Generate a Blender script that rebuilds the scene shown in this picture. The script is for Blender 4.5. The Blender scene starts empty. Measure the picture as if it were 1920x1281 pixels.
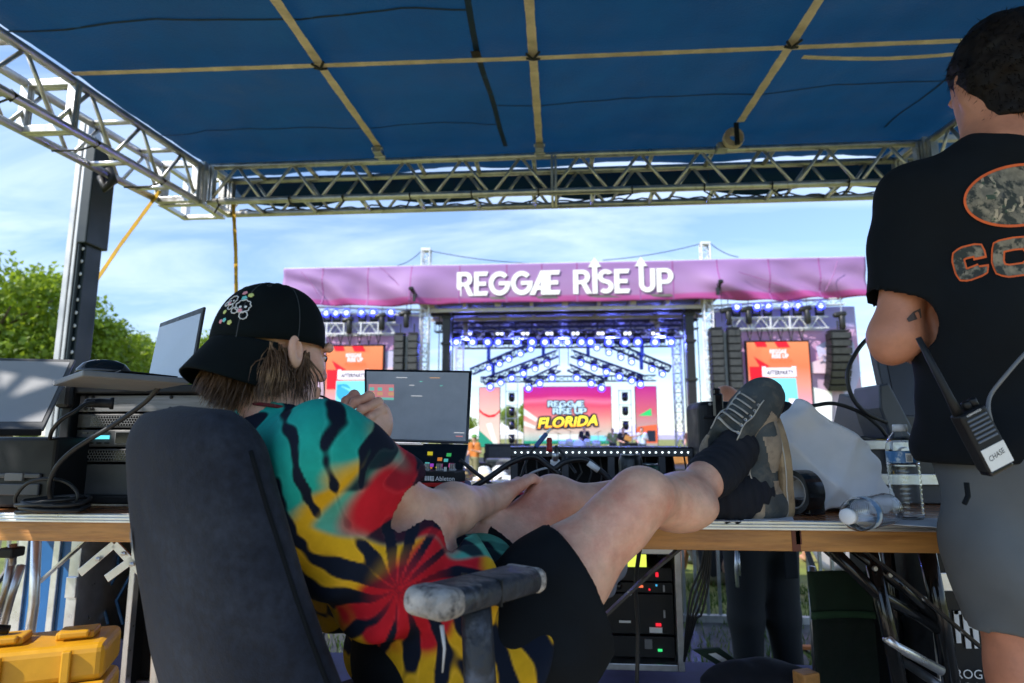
import bpy, math, random
import numpy as np
from mathutils import Vector, Matrix, noise
R = math.radians
D = bpy.data
S = bpy.context.scene
COL = S.collection
random.seed(7)
np.random.seed(7)
# ------------------------------------------------------------------ camera
F, CX, CY = 1150.0, 960.0, 640.5
PITCH, YAW = R(8.65), R(4.3)
CAM = Vector((0, 0, 0.93))
cd = D.cameras.new('camera')
cam = D.objects.new('camera', cd)
COL.objects.link(cam)
cam.location = CAM
cam.rotation_euler = (R(90) + PITCH, 0, YAW)
cd.sensor_width = 36
cd.lens = 36 * F / 1920
cd.clip_start = 0.02
cd.clip_end = 3000
cd.dof.use_dof = True
cd.dof.focus_distance = 1.45
cd.dof.aperture_fstop = 4.0
S.camera = cam
# ------------------------------------------------------------------ sky, sun, exposure
SUN_DIR = Vector((-0.78, -0.63, 0)).normalized() * math.cos(R(41)) + Vector((0, 0, math.sin(R(41))))
w = D.worlds.new('World')
S.world = w
w.use_nodes = True
nt = w.node_tree
nt.nodes.clear()
out = nt.nodes.new('ShaderNodeOutputWorld')
bg = nt.nodes.new('ShaderNodeBackground')
sky = nt.nodes.new('ShaderNodeTexSky')
sky.sky_type = 'NISHITA'
sky.sun_disc = False
sky.sun_elevation = R(41)
sky.sun_rotation = math.atan2(SUN_DIR.x, SUN_DIR.y)
sky.air_density = 0.9
sky.altitude = 900
sky.dust_density = 0.0
sky.ozone_density = 1.5
bg.inputs['Strength'].default_value = 0.115
# thin cirrus: noise over the direction flattened onto a high cloud plane
tc = nt.nodes.new('ShaderNodeTexCoord')
sep = nt.nodes.new('ShaderNodeSeparateXYZ')
nt.links.new(tc.outputs['Generated'], sep.inputs[0])
zz = nt.nodes.new('ShaderNodeMath'); zz.operation = 'ADD'; zz.inputs[1].default_value = 0.12
zm = nt.nodes.new('ShaderNodeMath'); zm.operation = 'MAXIMUM'; zm.inputs[1].default_value = 0.03
nt.links.new(sep.outputs[2], zz.inputs[0]); nt.links.new(zz.outputs[0], zm.inputs[0])
dx = nt.nodes.new('ShaderNodeMath'); dx.operation = 'DIVIDE'
dy = nt.nodes.new('ShaderNodeMath'); dy.operation = 'DIVIDE'
nt.links.new(sep.outputs[0], dx.inputs[0]); nt.links.new(zm.outputs[0], dx.inputs[1])
nt.links.new(sep.outputs[1], dy.inputs[0]); nt.links.new(zm.outputs[0], dy.inputs[1])
cmb = nt.nodes.new('ShaderNodeCombineXYZ')
nt.links.new(dx.outputs[0], cmb.inputs[0]); nt.links.new(dy.outputs[0], cmb.inputs[1])
mp = nt.nodes.new('ShaderNodeMapping')
mp.inputs['Rotation'].default_value = (0, 0, R(-20))
mp.inputs['Scale'].default_value = (0.55, 1.3, 1)
nt.links.new(cmb.outputs[0], mp.inputs[0])
n1 = nt.nodes.new('ShaderNodeTexNoise')
n1.inputs['Scale'].default_value = 1.5; n1.inputs['Detail'].default_value = 9
n1.inputs['Roughness'].default_value = 0.58; n1.inputs['Distortion'].default_value = 0.6
nt.links.new(mp.outputs[0], n1.inputs['Vector'])
cr = nt.nodes.new('ShaderNodeValToRGB')
cr.color_ramp.elements[0].position = 0.40; cr.color_ramp.elements[0].color = (0, 0, 0, 1)
cr.color_ramp.elements[1].position = 0.78; cr.color_ramp.elements[1].color = (1, 1, 1, 1)
nt.links.new(n1.outputs['Fac'], cr.inputs[0])
cm = nt.nodes.new('ShaderNodeMath'); cm.operation = 'MULTIPLY'; cm.inputs[1].default_value = 0.75
nt.links.new(cr.outputs[0], cm.inputs[0])
mixc = nt.nodes.new('ShaderNodeMix'); mixc.data_type = 'RGBA'
mixc.inputs['B'].default_value = (3.9, 4.5, 5.3, 1)
nt.links.new(cm.outputs[0], mixc.inputs['Factor'])
hz = nt.nodes.new('ShaderNodeMapRange'); hz.interpolation_type = 'SMOOTHSTEP'
hz.inputs['From Max'].default_value = 0.4; hz.inputs['To Min'].default_value = 0.56; hz.inputs['To Max'].default_value = 1.0
nt.links.new(sep.outputs[2], hz.inputs['Value'])
hs = nt.nodes.new('ShaderNodeVectorMath'); hs.operation = 'SCALE'
nt.links.new(sky.outputs[0], hs.inputs[0]); nt.links.new(hz.outputs[0], hs.inputs['Scale'])
nt.links.new(hs.outputs[0], mixc.inputs['A'])
nt.links.new(mixc.outputs['Result'], bg.inputs['Color'])
nt.links.new(bg.outputs[0], out.inputs[0])
sd = D.lights.new('sun', 'SUN')
sd.energy = 2.3
sd.angle = R(0.5)
sd.color = (1.0, 0.95, 0.87)
sun = D.objects.new('sun', sd)
COL.objects.link(sun)
sun.rotation_euler = SUN_DIR.to_track_quat('Z', 'Y').to_euler()
S.view_settings.view_transform = 'Standard'
S.view_settings.look = 'None'
S.view_settings.exposure = 1.46
S.view_settings.gamma = 1.0
S.view_settings.use_curve_mapping = False
try:
 S.cycles.use_denoising = True
 S.cycles.max_bounces = 8
 S.cycles.transparent_max_bounces = 12
 S.cycles.caustics_reflective = False
 S.cycles.caustics_refractive = False
 S.cycles.sample_clamp_indirect = 6
except Exception:
 pass
# ------------------------------------------------------------------ geometry of the viewpoint (only to take measurements)
cP, sP, cW, sW = math.cos(PITCH), math.sin(PITCH), math.cos(YAW), math.sin(YAW)
def ray(px, py):
 u = (px - CX) / F
 v = (CY - py) / F
 fy = cP - v * sP
 fz = sP + v * cP
 return Vector((u * cW - fy * sW, u * sW + fy * cW, fz)), fy
def P(px, py, d):
 r, fy = ray(px, py)
 return CAM + r * (d / fy)
def PY(px, py, Y):
 r, _ = ray(px, py)
 return CAM + r * (Y / r.y)
def PX(px, py, X):
 r, _ = ray(px, py)
 return CAM + r * (X / r.x)
def PZ(px, py, z):
 r, _ = ray(px, py)
 return CAM + r * ((z - CAM.z) / r.z)
def V(*a):
 return Vector(a)
# ------------------------------------------------------------------ mesh builder
def wm(o):
 m = o.matrix_basis.copy()
 return wm(o.parent) @ m if o.parent else m
def frame(z, up=(0, 0, 1)):
 """3x3 matrix whose z axis is the given direction"""
 z = Vector(z).normalized()
 up = Vector(up)
 if abs(z.dot(up)) > 0.98:
  up = Vector((1, 0, 0)) if abs(z.x) < 0.9 else Vector((0, 1, 0))
 x = up.cross(z).normalized()
 y = z.cross(x)
 return Matrix((x, y, z)).transposed()
def rotz(a):
 return Matrix.Rotation(a, 3, 'Z')
class MB:
 def __init__(s):
  s.v, s.f, s.mi, s.cur = [], [], [], 0
 def add(s, vs, fs):
  b = len(s.v)
  s.v.extend([tuple(p) for p in vs])
  for f in fs:
   s.f.append(tuple(i + b for i in f))
   s.mi.append(s.cur)
  return s
 def box(s, c, size, rot=None):
  c = Vector(c)
  vs = []
  for dz in (-.5, .5):
   for dy_ in (-.5, .5):
    for dx_ in (-.5, .5):
     p = Vector((dx_ * size[0], dy_ * size[1], dz * size[2]))
     vs.append(c + (rot @ p if rot else p))
  return s.add(vs, [(0, 2, 3, 1), (4, 5, 7, 6), (0, 1, 5, 4), (2, 6, 7, 3), (0, 4, 6, 2), (1, 3, 7, 5)])
 def bar(s, a, b, w_, h, up=(0, 0, 1)):
  """box beam from a to b, h measured along up"""
  a, b = Vector(a), Vector(b)
  m = frame(b - a, up)
  return s.box((a + b) / 2, (w_, h, (b - a).length), m)
 def tube(s, pts, r, n=8, caps=True, flat=1.0, up0=(0, 0, 1)):
  pts = [Vector(p) for p in pts]
  rs = r if isinstance(r, (list, tuple)) else [r] * len(pts)
  t0 = (pts[1] - pts[0])
  m = frame(t0, up0)
  x, y = m.col[0].copy(), m.col[1].copy()
  vs, fs = [], []
  for i, p in enumerate(pts):
   if i == 0:
    t = pts[1] - p
   elif i == len(pts) - 1:
    t = p - pts[i - 1]
   else:
    t = (pts[i + 1] - p).normalized() + (p - pts[i - 1]).normalized()
   t.normalize()
   x = (x - t * x.dot(t)).normalized()
   y = t.cross(x)
   for k in range(n):
    a = 2 * math.pi * k / n
    vs.append(p + (x * math.cos(a) + y * math.sin(a) * flat) * rs[i])
  for i in range(len(pts) - 1):
   for k in range(n):
    k2 = (k + 1) % n
    fs.append((i * n + k, i * n + k2, (i + 1) * n + k2, (i + 1) * n + k))
  if caps:
   fs.append(tuple(range(n - 1, -1, -1)))
   e = (len(pts) - 1) * n
   fs.append(tuple(range(e, e + n)))
  return s.add(vs, fs)
 def lathe(s, prof, n=24, c=(0, 0, 0), rot=None, caps=True):
  c = Vector(c)
  vs, fs = [], []
  for (r, z) in prof:
   for k in range(n):
    a = 2 * math.pi * k / n
    p = Vector((r * math.cos(a), r * math.sin(a), z))
    vs.append(c + (rot @ p if rot else p))
  for i in range(len(prof) - 1):
   for k in range(n):
    k2 = (k + 1) % n
    fs.append((i * n + k, i * n + k2, (i + 1) * n + k2, (i + 1) * n + k))
  if caps:
   fs.append(tuple(range(n - 1, -1, -1)))
   e = (len(prof) - 1) * n
   fs.append(tuple(range(e, e + n)))
  return s.add(vs, fs)
 def prism(s, poly, depth, o=(0, 0, 0), ux=(1, 0, 0), uy=(0, 0, 1)):
  """polygon in the plane (ux, uy) at o, extruded by depth along ux x uy (both ways from o to -n*depth)"""
  o, ux, uy = Vector(o), Vector(ux), Vector(uy)
  n_ = ux.cross(uy).normalized()
  a = [o + ux * p[0] + uy * p[1] for p in poly]
  b = [p - n_ * depth for p in a]
  n = len(poly)
  fs = [tuple(range(n)), tuple(range(2 * n - 1, n - 1, -1))]
  for k in range(n):
   k2 = (k + 1) % n
   fs.append((k, k + n, k2 + n, k2))
  return s.add(a + b, fs)
 def grid(s, fn, nu, nv, thick=0.0):
  vs = [Vector(fn(i / nu, j / nv)) for j in range(nv + 1) for i in range(nu + 1)]
  fs = [(j * (nu + 1) + i, j * (nu + 1) + i + 1, (j + 1) * (nu + 1) + i + 1, (j + 1) * (nu + 1) + i)
              for j in range(nv) for i in range(nu)]
  return s.add(vs, fs)
 def build(s, name, mat, parent=None, smooth=False, bev=0, local=False, solid=0, sub=0, kind=None, segs=2, label=None):
  me = D.meshes.new(name)
  vs = s.v
  if parent and not local:
   mi = wm(parent).inverted()
   vs = [tuple(mi @ Vector(p)) for p in vs]
  me.from_pydata(vs, [], s.f)
  mats = mat if isinstance(mat, (list, tuple)) else [mat]
  for m in mats:
   me.materials.append(m)
  if len(mats) > 1:
   me.polygons.foreach_set('material_index', s.mi)
  if smooth:
   me.polygons.foreach_set('use_smooth', [True] * len(me.polygons))
  me.update()
  o = D.objects.new(name, me)
  COL.objects.link(o)
  if parent:
   o.parent = parent
  if solid:
   md = o.modifiers.new('solid', 'SOLIDIFY'); md.thickness = solid; md.offset = 0
  if bev:
   md = o.modifiers.new('bevel', 'BEVEL'); md.width = bev; md.segments = segs; md.limit_method = 'ANGLE'
   md.angle_limit = R(35)
   md.harden_normals = False
  if sub:
   md = o.modifiers.new('sub', 'SUBSURF'); md.levels = sub; md.render_levels = sub
  if kind:
   o['kind'] = kind
  if label:
   o['label'] = label
  return o
def thing(name, label, cat, loc=(0, 0, 0), rz=0, group=None):
 o = D.objects.new(name, None)
 COL.objects.link(o)
 o.location = loc
 o.rotation_euler = (0, 0, rz)
 o.empty_display_size = 0.05
 return tag(o, label, cat, group)
def tag(o, label, cat, group=None):
 o['label'] = label
 o['category'] = cat
 if group:
  o['group'] = group
 return o
def dup(o, parent=None, loc=None, rot=None, label=None, group=None, color=None):
 c = o.copy()
 COL.objects.link(c)
 if parent:
  c.parent = parent
 if loc is not None:
  c.location = loc
 if rot is not None:
  c.rotation_euler = rot
 if label:
  c['label'] = label
 if group:
  c['group'] = group
 if color:
  c.color = color
 for ch in list(o.children):
  dup(ch, c, color=color if color and ch.get('tint') else None)
 return c
def smooth_by_angle(o, ang=35):
 me = o.data
 me.polygons.foreach_set('use_smooth', [True] * len(me.polygons))
 try:
  me.set_sharp_from_angle(angle=R(ang))
 except Exception:
  pass
 return o
def text_mesh(body, size, bold=0.0, shear=0.0, extrude=0.0, spacing=1.0, align='LEFT', res=3):
 cu = D.curves.new('txt', 'FONT')
 cu.body = body
 cu.size = size
 cu.offset = bold
 cu.shear = shear
 cu.extrude = extrude
 cu.space_character = spacing
 cu.align_x = align
 cu.resolution_u = res
 ob = D.objects.new('txt', cu)
 COL.objects.link(ob)
 dg = bpy.context.evaluated_depsgraph_get()
 dg.update()
 me = D.meshes.new_from_object(ob.evaluated_get(dg))
 vs = [v.co.copy() for v in me.vertices]
 fs = [tuple(p.vertices) for p in me.polygons]
 D.objects.remove(ob)
 D.curves.remove(cu)
 D.meshes.remove(me)
 return vs, fs
def text(mb, body, o, ux, uy, height, width=None, **kw):
 """flat lettering at o along ux / uy; height is the cap height, width squeezes or stretches it"""
 vs, fs = text_mesh(body, 1.0, **kw)
 x0 = min(v.x for v in vs); x1 = max(v.x for v in vs)
 y0 = 0.0
 y1 = max(v.y for v in vs)
 sy = height / (y1 - y0)
 sx = width / (x1 - x0) if width else sy
 o, ux, uy = Vector(o), Vector(ux).normalized(), Vector(uy).normalized()
 n_ = ux.cross(uy)
 mb.add([o + ux * ((v.x - x0) * sx) + uy * ((v.y - y0) * sy) + n_ * (v.z) for v in vs], fs)
 return mb
# ------------------------------------------------------------------ materials
def mat(name, col, rough=0.6, metal=0.0, var=0.12, scale=12.0, bump=0.0, bscale=120.0, detail=4, sss=0.0, trans=0.0,
  emit=None, estr=0.0, col2=None, c2lo=0.5, c2hi=0.7, c2scale=None, tint=False, attr=None, coat=0.0, alpha=1.0,
  spec=None, sheen=0.0, ior=None, stretch=None):
 m = D.materials.new(name)
 m.use_nodes = True
 t = m.node_tree
 b = t.nodes['Principled BSDF']
 b.inputs['Roughness'].default_value = rough
 b.inputs['Metallic'].default_value = metal
 L = t.links.new
 tcn = t.nodes.new('ShaderNodeTexCoord')
 vec = tcn.outputs['Object']
 if stretch:
  mpn = t.nodes.new('ShaderNodeMapping')
  mpn.inputs['Scale'].default_value = stretch
  L(vec, mpn.inputs[0])
  vec = mpn.outputs[0]
 base = None
 if attr:
  a = t.nodes.new('ShaderNodeAttribute'); a.attribute_name = attr
  base = a.outputs['Color']
 elif tint:
  a = t.nodes.new('ShaderNodeObjectInfo')
  base = a.outputs['Color']
 else:
  rgb = t.nodes.new('ShaderNodeRGB'); rgb.outputs[0].default_value = (*col, 1)
  base = rgb.outputs[0]
 if col2:
  nz = t.nodes.new('ShaderNodeTexNoise'); nz.inputs['Scale'].default_value = c2scale or scale
  nz.inputs['Detail'].default_value = 6; nz.inputs['Roughness'].default_value = 0.65
  L(vec, nz.inputs['Vector'])
  mr = t.nodes.new('ShaderNodeMapRange'); mr.inputs['From Min'].default_value = c2lo; mr.inputs['From Max'].default_value = c2hi
  L(nz.outputs['Fac'], mr.inputs['Value'])
  mx = t.nodes.new('ShaderNodeMix'); mx.data_type = 'RGBA'
  mx.inputs['B'].default_value = (*col2, 1)
  L(mr.outputs[0], mx.inputs['Factor']); L(base, mx.inputs['A'])
  base = mx.outputs['Result']
 if var:
  nz = t.nodes.new('ShaderNodeTexNoise'); nz.inputs['Scale'].default_value = scale
  nz.inputs['Detail'].default_value = detail; nz.inputs['Roughness'].default_value = 0.6
  L(vec, nz.inputs['Vector'])
  mr = t.nodes.new('ShaderNodeMapRange')
  mr.inputs['From Min'].default_value = 0.3; mr.inputs['From Max'].default_value = 0.7
  mr.inputs['To Min'].default_value = 1 - var; mr.inputs['To Max'].default_value = 1 + var
  L(nz.outputs['Fac'], mr.inputs['Value'])
  hs = t.nodes.new('ShaderNodeVectorMath'); hs.operation = 'SCALE'
  L(base, hs.inputs[0]); L(mr.outputs[0], hs.inputs['Scale'])
  base = hs.outputs[0]
  mr2 = t.nodes.new('ShaderNodeMapRange')
  mr2.inputs['From Min'].default_value = 0.3; mr2.inputs['From Max'].default_value = 0.7
  mr2.inputs['To Min'].default_value = max(0.02, rough - var * 0.5); mr2.inputs['To Max'].default_value = min(1, rough + var * 0.5)
  L(nz.outputs['Fac'], mr2.inputs['Value']); L(mr2.outputs[0], b.inputs['Roughness'])
 L(base, b.inputs['Base Color'])
 if bump:
  nb = t.nodes.new('ShaderNodeTexNoise'); nb.inputs['Scale'].default_value = bscale; nb.inputs['Detail'].default_value = 3
  L(vec, nb.inputs['Vector'])
  bp = t.nodes.new('ShaderNodeBump'); bp.inputs['Strength'].default_value = min(1, bump); bp.inputs['Distance'].default_value = 0.3 / bscale
  L(nb.outputs['Fac'], bp.inputs['Height']); L(bp.outputs[0], b.inputs['Normal'])
 if sss:
  b.inputs['Subsurface Weight'].default_value = sss
  b.inputs['Subsurface Radius'].default_value = (0.012, 0.005, 0.003)
  b.inputs['Subsurface Scale'].default_value = 1.0
 if trans:
  b.inputs['Transmission Weight'].default_value = trans
 if ior:
  b.inputs['IOR'].default_value = ior
 if emit:
  b.inputs['Emission Color'].default_value = (*emit, 1)
  b.inputs['Emission Strength'].default_value = estr
 if coat:
  b.inputs['Coat Weight'].default_value = coat
 if spec is not None:
  b.inputs['Specular IOR Level'].default_value = spec
 if sheen:
  b.inputs['Sheen Weight'].default_value = sheen
  b.inputs['Sheen Roughness'].default_value = 0.5
 if alpha < 1:
  b.inputs['Alpha'].default_value = alpha
 return m
def translucent(m, amount, col=None):
 """let light through a thin cloth"""
 t = m.node_tree
 b = t.nodes['Principled BSDF']
 o = [n for n in t.nodes if n.type == 'OUTPUT_MATERIAL'][0]
 tr = t.nodes.new('ShaderNodeBsdfTranslucent')
 if col:
  tr.inputs['Color'].default_value = (*col, 1)
 else:
  src = b.inputs['Base Color'].links[0].from_socket
  t.links.new(src, tr.inputs['Color'])
 mx = t.nodes.new('ShaderNodeMixShader')
 mx.inputs[0].default_value = amount
 t.links.new(b.outputs[0], mx.inputs[1]); t.links.new(tr.outputs[0], mx.inputs[2])
 t.links.new(mx.outputs[0], o.inputs['Surface'])
 return m
M = {}
M['alu'] = mat('aluminium', (0.62, 0.61, 0.58), 0.38, 0.9, 0.22, 9, 0.15, 60, col2=(0.30, 0.25, 0.19), c2lo=0.55, c2hi=0.8, c2scale=14)
M['alu_bright'] = mat('bright aluminium', (0.74, 0.75, 0.77), 0.32, 0.85, 0.12, 20, 0.1, 90)
M['steel'] = mat('steel', (0.45, 0.46, 0.48), 0.35, 0.9, 0.15, 20)
M['white_metal'] = mat('white painted metal', (0.75, 0.76, 0.80), 0.45, 0.2, 0.1, 3)
M['black_metal'] = mat('black painted metal', (0.018, 0.018, 0.02), 0.4, 0.1, 0.25, 10, 0.1, 80)
M['black_plastic'] = mat('black plastic', (0.010, 0.011, 0.013), 0.48, 0, 0.25, 14, 0.12, 220, spec=.3)
M['black_gloss'] = mat('glossy black plastic', (0.008, 0.009, 0.011), 0.16, 0, 0.2, 9)
M['dark_grey'] = mat('dark grey plastic', (0.075, 0.077, 0.083), 0.5, 0, 0.25, 14, 0.2, 260)
M['mid_grey'] = mat('grey plastic', (0.16, 0.165, 0.175), 0.5, 0, 0.15, 14)
M['light_grey'] = mat('light grey plastic', (0.42, 0.43, 0.45), 0.5, 0, 0.1, 14)
M['rubber'] = mat('black rubber cable', (0.011, 0.012, 0.014), 0.5, 0, 0.3, 30)
M['white_plastic'] = mat('white plastic', (0.78, 0.78, 0.77), 0.45, 0, 0.06, 14)
M['tarp'] = mat('blue tarpaulin', (0.008, 0.062, 0.165), 0.7, 0, 0.40, 3.2, 0.9, 90, detail=12, col2=(0.02, 0.075, 0.15), c2lo=0.5, c2hi=0.75, c2scale=1.6)
translucent(M['tarp'], 0.20, (0.004, 0.068, 0.19))
M['seam'] = mat('tarpaulin seam', (0.010, 0.036, 0.085), 0.7, 0, 0.35, 6)
translucent(M['seam'], 0.1, (0.01, 0.05, 0.1))
M['webbing'] = mat('tan webbing', (0.88, 0.72, 0.63), 0.85, 0, 0.22, 7, 0.6, 300, col2=(0.60, 0.48, 0.40), c2lo=0.5, c2hi=0.8, c2scale=9)
M['yellow_web'] = mat('yellow webbing', (0.62, 0.36, 0.02), 0.8, 0, 0.2, 10, 0.5, 300)
M['wood'] = mat('varnished table edge', (0.52, 0.24, 0.065), 0.45, 0, 0.25, 6, 0.25, 60, col2=(0.28, 0.11, 0.03), c2lo=0.48, c2hi=0.75, c2scale=7, stretch=(0.6, 6, 6))
M['wood_top'] = mat('varnished table top', (0.33, 0.12, 0.04), 0.25, 0, 0.2, 5, stretch=(0.6, 6, 6))
M['paper'] = mat('paper', (0.72, 0.74, 0.78), 0.8, 0, 0.05, 30)
M['white_label'] = mat('white label', (0.78, 0.78, 0.76), 0.6, 0, 0.05, 40)
M['ink'] = mat('black ink', (0.015, 0.015, 0.018), 0.6, 0, 0)
M['white_print'] = mat('white print', (0.82, 0.82, 0.82), 0.6, 0, 0.05, 30)
# ------------------------------------------------------------------ more materials for the setting
def ramp_mat(name, axis, stops, rough=0.7, wobble=0.3, wscale=0.4, emit=0.0, trans=0.0, bump=0.0, lines=0.0, stretch=(1, 1, 1), spec=None):
 """a print whose colour runs along one object axis with wavy boundaries"""
 m = D.materials.new(name)
 m.use_nodes = True
 t = m.node_tree; L = t.links.new
 b = t.nodes['Principled BSDF']; b.inputs['Roughness'].default_value = rough
 tcn = t.nodes.new('ShaderNodeTexCoord')
 sx = t.nodes.new('ShaderNodeSeparateXYZ'); L(tcn.outputs['Object'], sx.inputs[0])
 mpn = t.nodes.new('ShaderNodeMapping'); mpn.inputs['Scale'].default_value = stretch; L(tcn.outputs['Object'], mpn.inputs[0])
 nz = t.nodes.new('ShaderNodeTexNoise'); nz.inputs['Scale'].default_value = wscale; nz.inputs['Detail'].default_value = 2
 L(mpn.outputs[0], nz.inputs['Vector'])
 ma = t.nodes.new('ShaderNodeMath'); ma.operation = 'MULTIPLY_ADD'
 L(nz.outputs['Fac'], ma.inputs[0]); ma.inputs[1].default_value = wobble; L(sx.outputs[axis], ma.inputs[2])
 lo, hi = stops[0][0], stops[-1][0]
 mr = t.nodes.new('ShaderNodeMapRange'); mr.inputs['From Min'].default_value = lo + wobble * .5; mr.inputs['From Max'].default_value = hi + wobble * .5
 L(ma.outputs[0], mr.inputs['Value'])
 cr_ = t.nodes.new('ShaderNodeValToRGB')
 el = cr_.color_ramp.elements
 while len(el) > 1:
  el.remove(el[-1])
 for i, (p, c) in enumerate(stops):
  q = (p - lo) / (hi - lo)
  e = el[0] if i == 0 else el.new(q)
  e.position = q
  e.color = (*c, 1)
 L(mr.outputs[0], cr_.inputs[0])
 col = cr_.outputs[0]
 if lines:
  wv = t.nodes.new('ShaderNodeTexWave'); wv.bands_direction = 'Z'; wv.inputs['Scale'].default_value = lines
  L(tcn.outputs['Object'], wv.inputs['Vector'])
  mr3 = t.nodes.new('ShaderNodeMapRange'); mr3.inputs['To Min'].default_value = 0.72; mr3.inputs['To Max'].default_value = 1.1
  L(wv.outputs['Fac'], mr3.inputs['Value'])
  vs = t.nodes.new('ShaderNodeVectorMath'); vs.operation = 'SCALE'
  L(col, vs.inputs[0]); L(mr3.outputs[0], vs.inputs['Scale'])
  col = vs.outputs[0]
 if emit:
  L(col, b.inputs['Emission Color']); b.inputs['Emission Strength'].default_value = emit
  vs = t.nodes.new('ShaderNodeVectorMath'); vs.operation = 'SCALE'; vs.inputs['Scale'].default_value = 0.25
  L(col, vs.inputs[0]); L(vs.outputs[0], b.inputs['Base Color'])
 else:
  L(col, b.inputs['Base Color'])
 if spec is not None:
  b.inputs['Specular IOR Level'].default_value = spec
 if trans:
  translucent(m, trans)
 return m
M['grass'] = mat('grass', (0.16, 0.19, 0.035), 0.9, 0, 0.35, 3.0, 0.6, 30, detail=8, col2=(0.33, 0.28, 0.09), c2lo=0.45, c2hi=0.62, c2scale=0.5)
M['blade'] = mat('grass blade', (0.09, 0.17, 0.025), 0.7, 0, 0.4, 5, col2=(0.26, 0.27, 0.07), c2lo=0.5, c2hi=0.7)
translucent(M['blade'], 0.35)
M['deck'] = mat('riser carpet', (0.12, 0.11, 0.22), 0.85, 0, 0.3, 5, 0.4, 90)
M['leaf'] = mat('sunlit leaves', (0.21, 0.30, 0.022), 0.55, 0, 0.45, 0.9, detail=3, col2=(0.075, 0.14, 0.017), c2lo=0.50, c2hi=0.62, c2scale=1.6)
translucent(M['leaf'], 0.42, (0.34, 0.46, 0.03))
M['leaf_dry'] = mat('yellow leaves', (0.22, 0.21, 0.03), 0.6, 0, 0.4, 1.2, col2=(0.30, 0.13, 0.03), c2lo=0.5, c2hi=0.62, c2scale=0.8)
translucent(M['leaf_dry'], 0.35, (0.32, 0.30, 0.05))
M['bark'] = mat('bark', (0.10, 0.075, 0.05), 0.9, 0, 0.35, 6, 0.8, 20)
M['banner'] = ramp_mat('banner print', 2, [(6.45, (0.50, 0.07, 0.30)), (6.80, (0.52, 0.10, 0.36)), (6.90, (0.44, 0.23, 0.48)), (7.5, (0.46, 0.27, 0.54)), (8.4, (0.42, 0.23, 0.54))], 0.6, 0.28, 0.22, trans=0.3)
M['banner_seam'] = mat('banner seam', (0.33, 0.10, 0.32), 0.6, 0, 0.1, 5)
M['wing'] = ramp_mat('wing backdrop print', 2, [(0.2, (0.70, 0.70, 0.74)), (2.2, (0.78, 0.66, 0.74)), (3.2, (0.80, 0.58, 0.74)), (4.2, (0.80, 0.46, 0.68)), (5.3, (0.78, 0.50, 0.76)), (5.6, (0.52, 0.48, 0.80)), (6.6, (0.52, 0.48, 0.80))], 0.7, 0.8, 0.35, trans=0.35)
M['wing_blue'] = mat('blue print', (0.55, 0.52, 0.78), 0.7, 0, 0.1, 2)
M['wing_pink'] = mat('pale pink print', (0.75, 0.55, 0.66), 0.7, 0, 0.1, 2)
M['green_print'] = mat('green print', (0.08, 0.45, 0.20), 0.7, 0, 0.05, 5)
M['orange_print'] = mat('orange print', (0.65, 0.20, 0.06), 0.7, 0, 0.1, 3)
M['stage_black'] = mat('black stage cloth', (0.02, 0.02, 0.023), 0.8, 0, 0.3, 3)
M['stage_roof'] = mat('stage roof sheet', (0.16, 0.145, 0.14), 0.6, 0.2, 0.25, 1.5)
M['rafter'] = mat('rafter', (0.50, 0.45, 0.40), 0.5, 0.3, 0.2, 2)
M['truss_blue'] = mat('dark stage truss', (0.012, 0.03, 0.075), 0.45, 0.5, 0.2, 3)
M['blue_lens'] = mat('blue lamp lens', (0.05, 0.08, 0.5), 0.3, 0, 0, emit=(0.22, 0.28, 1.0), estr=3.6)
M['blue_glow'] = mat('painted blue halo', (0.02, 0.03, 0.4), 0.3, 0, 0, emit=(0.02, 0.03, 1.0), estr=2.6)  # glowing colour stands in for the haze of light around each lens
M['grille'] = mat('speaker grille', (0.045, 0.047, 0.05), 0.6, 0.2, 0.3, 8, 0.4, 60)
M['led_main'] = ramp_mat('led screen sunset', 2, [(0.4, (0.20, 0.40, 0.38)), (0.9, (0.50, 0.48, 0.42)), (1.5, (0.62, 0.36, 0.30)), (2.0, (0.66, 0.20, 0.20)), (2.55, (0.62, 0.08, 0.14)), (2.75, (0.72, 0.16, 0.26)), (3.0, (0.50, 0.03, 0.17)), (3.6, (0.40, 0.02, 0.24))], 0.5, 0.5, 0.5, emit=0.6, lines=9, spec=0.1, stretch=(0.6, 1, 1))
M['led_peach'] = ramp_mat('led screen peach', 2, [(0.2, (0.62, 0.50, 0.42)), (1.2, (0.62, 0.48, 0.40)), (2.2, (0.62, 0.40, 0.34)), (3.6, (0.60, 0.24, 0.26))], 0.5, 0.4, 0.4, emit=0.6, lines=9, spec=0.1)
M['led_right'] = ramp_mat('led screen red', 2, [(0.2, (0.20, 0.40, 0.38)), (0.75, (0.55, 0.10, 0.05)), (1.2, (0.62, 0.13, 0.06)), (1.35, (0.45, 0.30, 0.28)), (2.2, (0.55, 0.12, 0.16)), (3.6, (0.42, 0.02, 0.22))], 0.5, 0.2, 0.4, emit=0.6, lines=9, spec=0.1)
M['led_wing'] = ramp_mat('led wing screen orange', 2, [(1.7, (0.50, 0.30, 0.50)), (3.0, (0.62, 0.25, 0.20)), (3.8, (0.70, 0.17, 0.08)), (4.9, (0.62, 0.22, 0.10))], 0.5, 0.3, 0.5, emit=0.6, lines=10, spec=0.1)
def led(name, c, e=0.62):
 m = mat(name, c, 0.5, 0, 0, emit=c, estr=e, spec=0.1)
 b = m.node_tree.nodes['Principled BSDF']
 for l in list(b.inputs['Base Color'].links):
  m.node_tree.links.remove(l)
 b.inputs['Base Color'].default_value = (c[0] * .25, c[1] * .25, c[2] * .25, 1)
 return m
M['led_cyan'] = led('led cyan', (0.16, 0.55, 0.66))
M['led_blue'] = led('led blue', (0.04, 0.30, 0.55))
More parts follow.
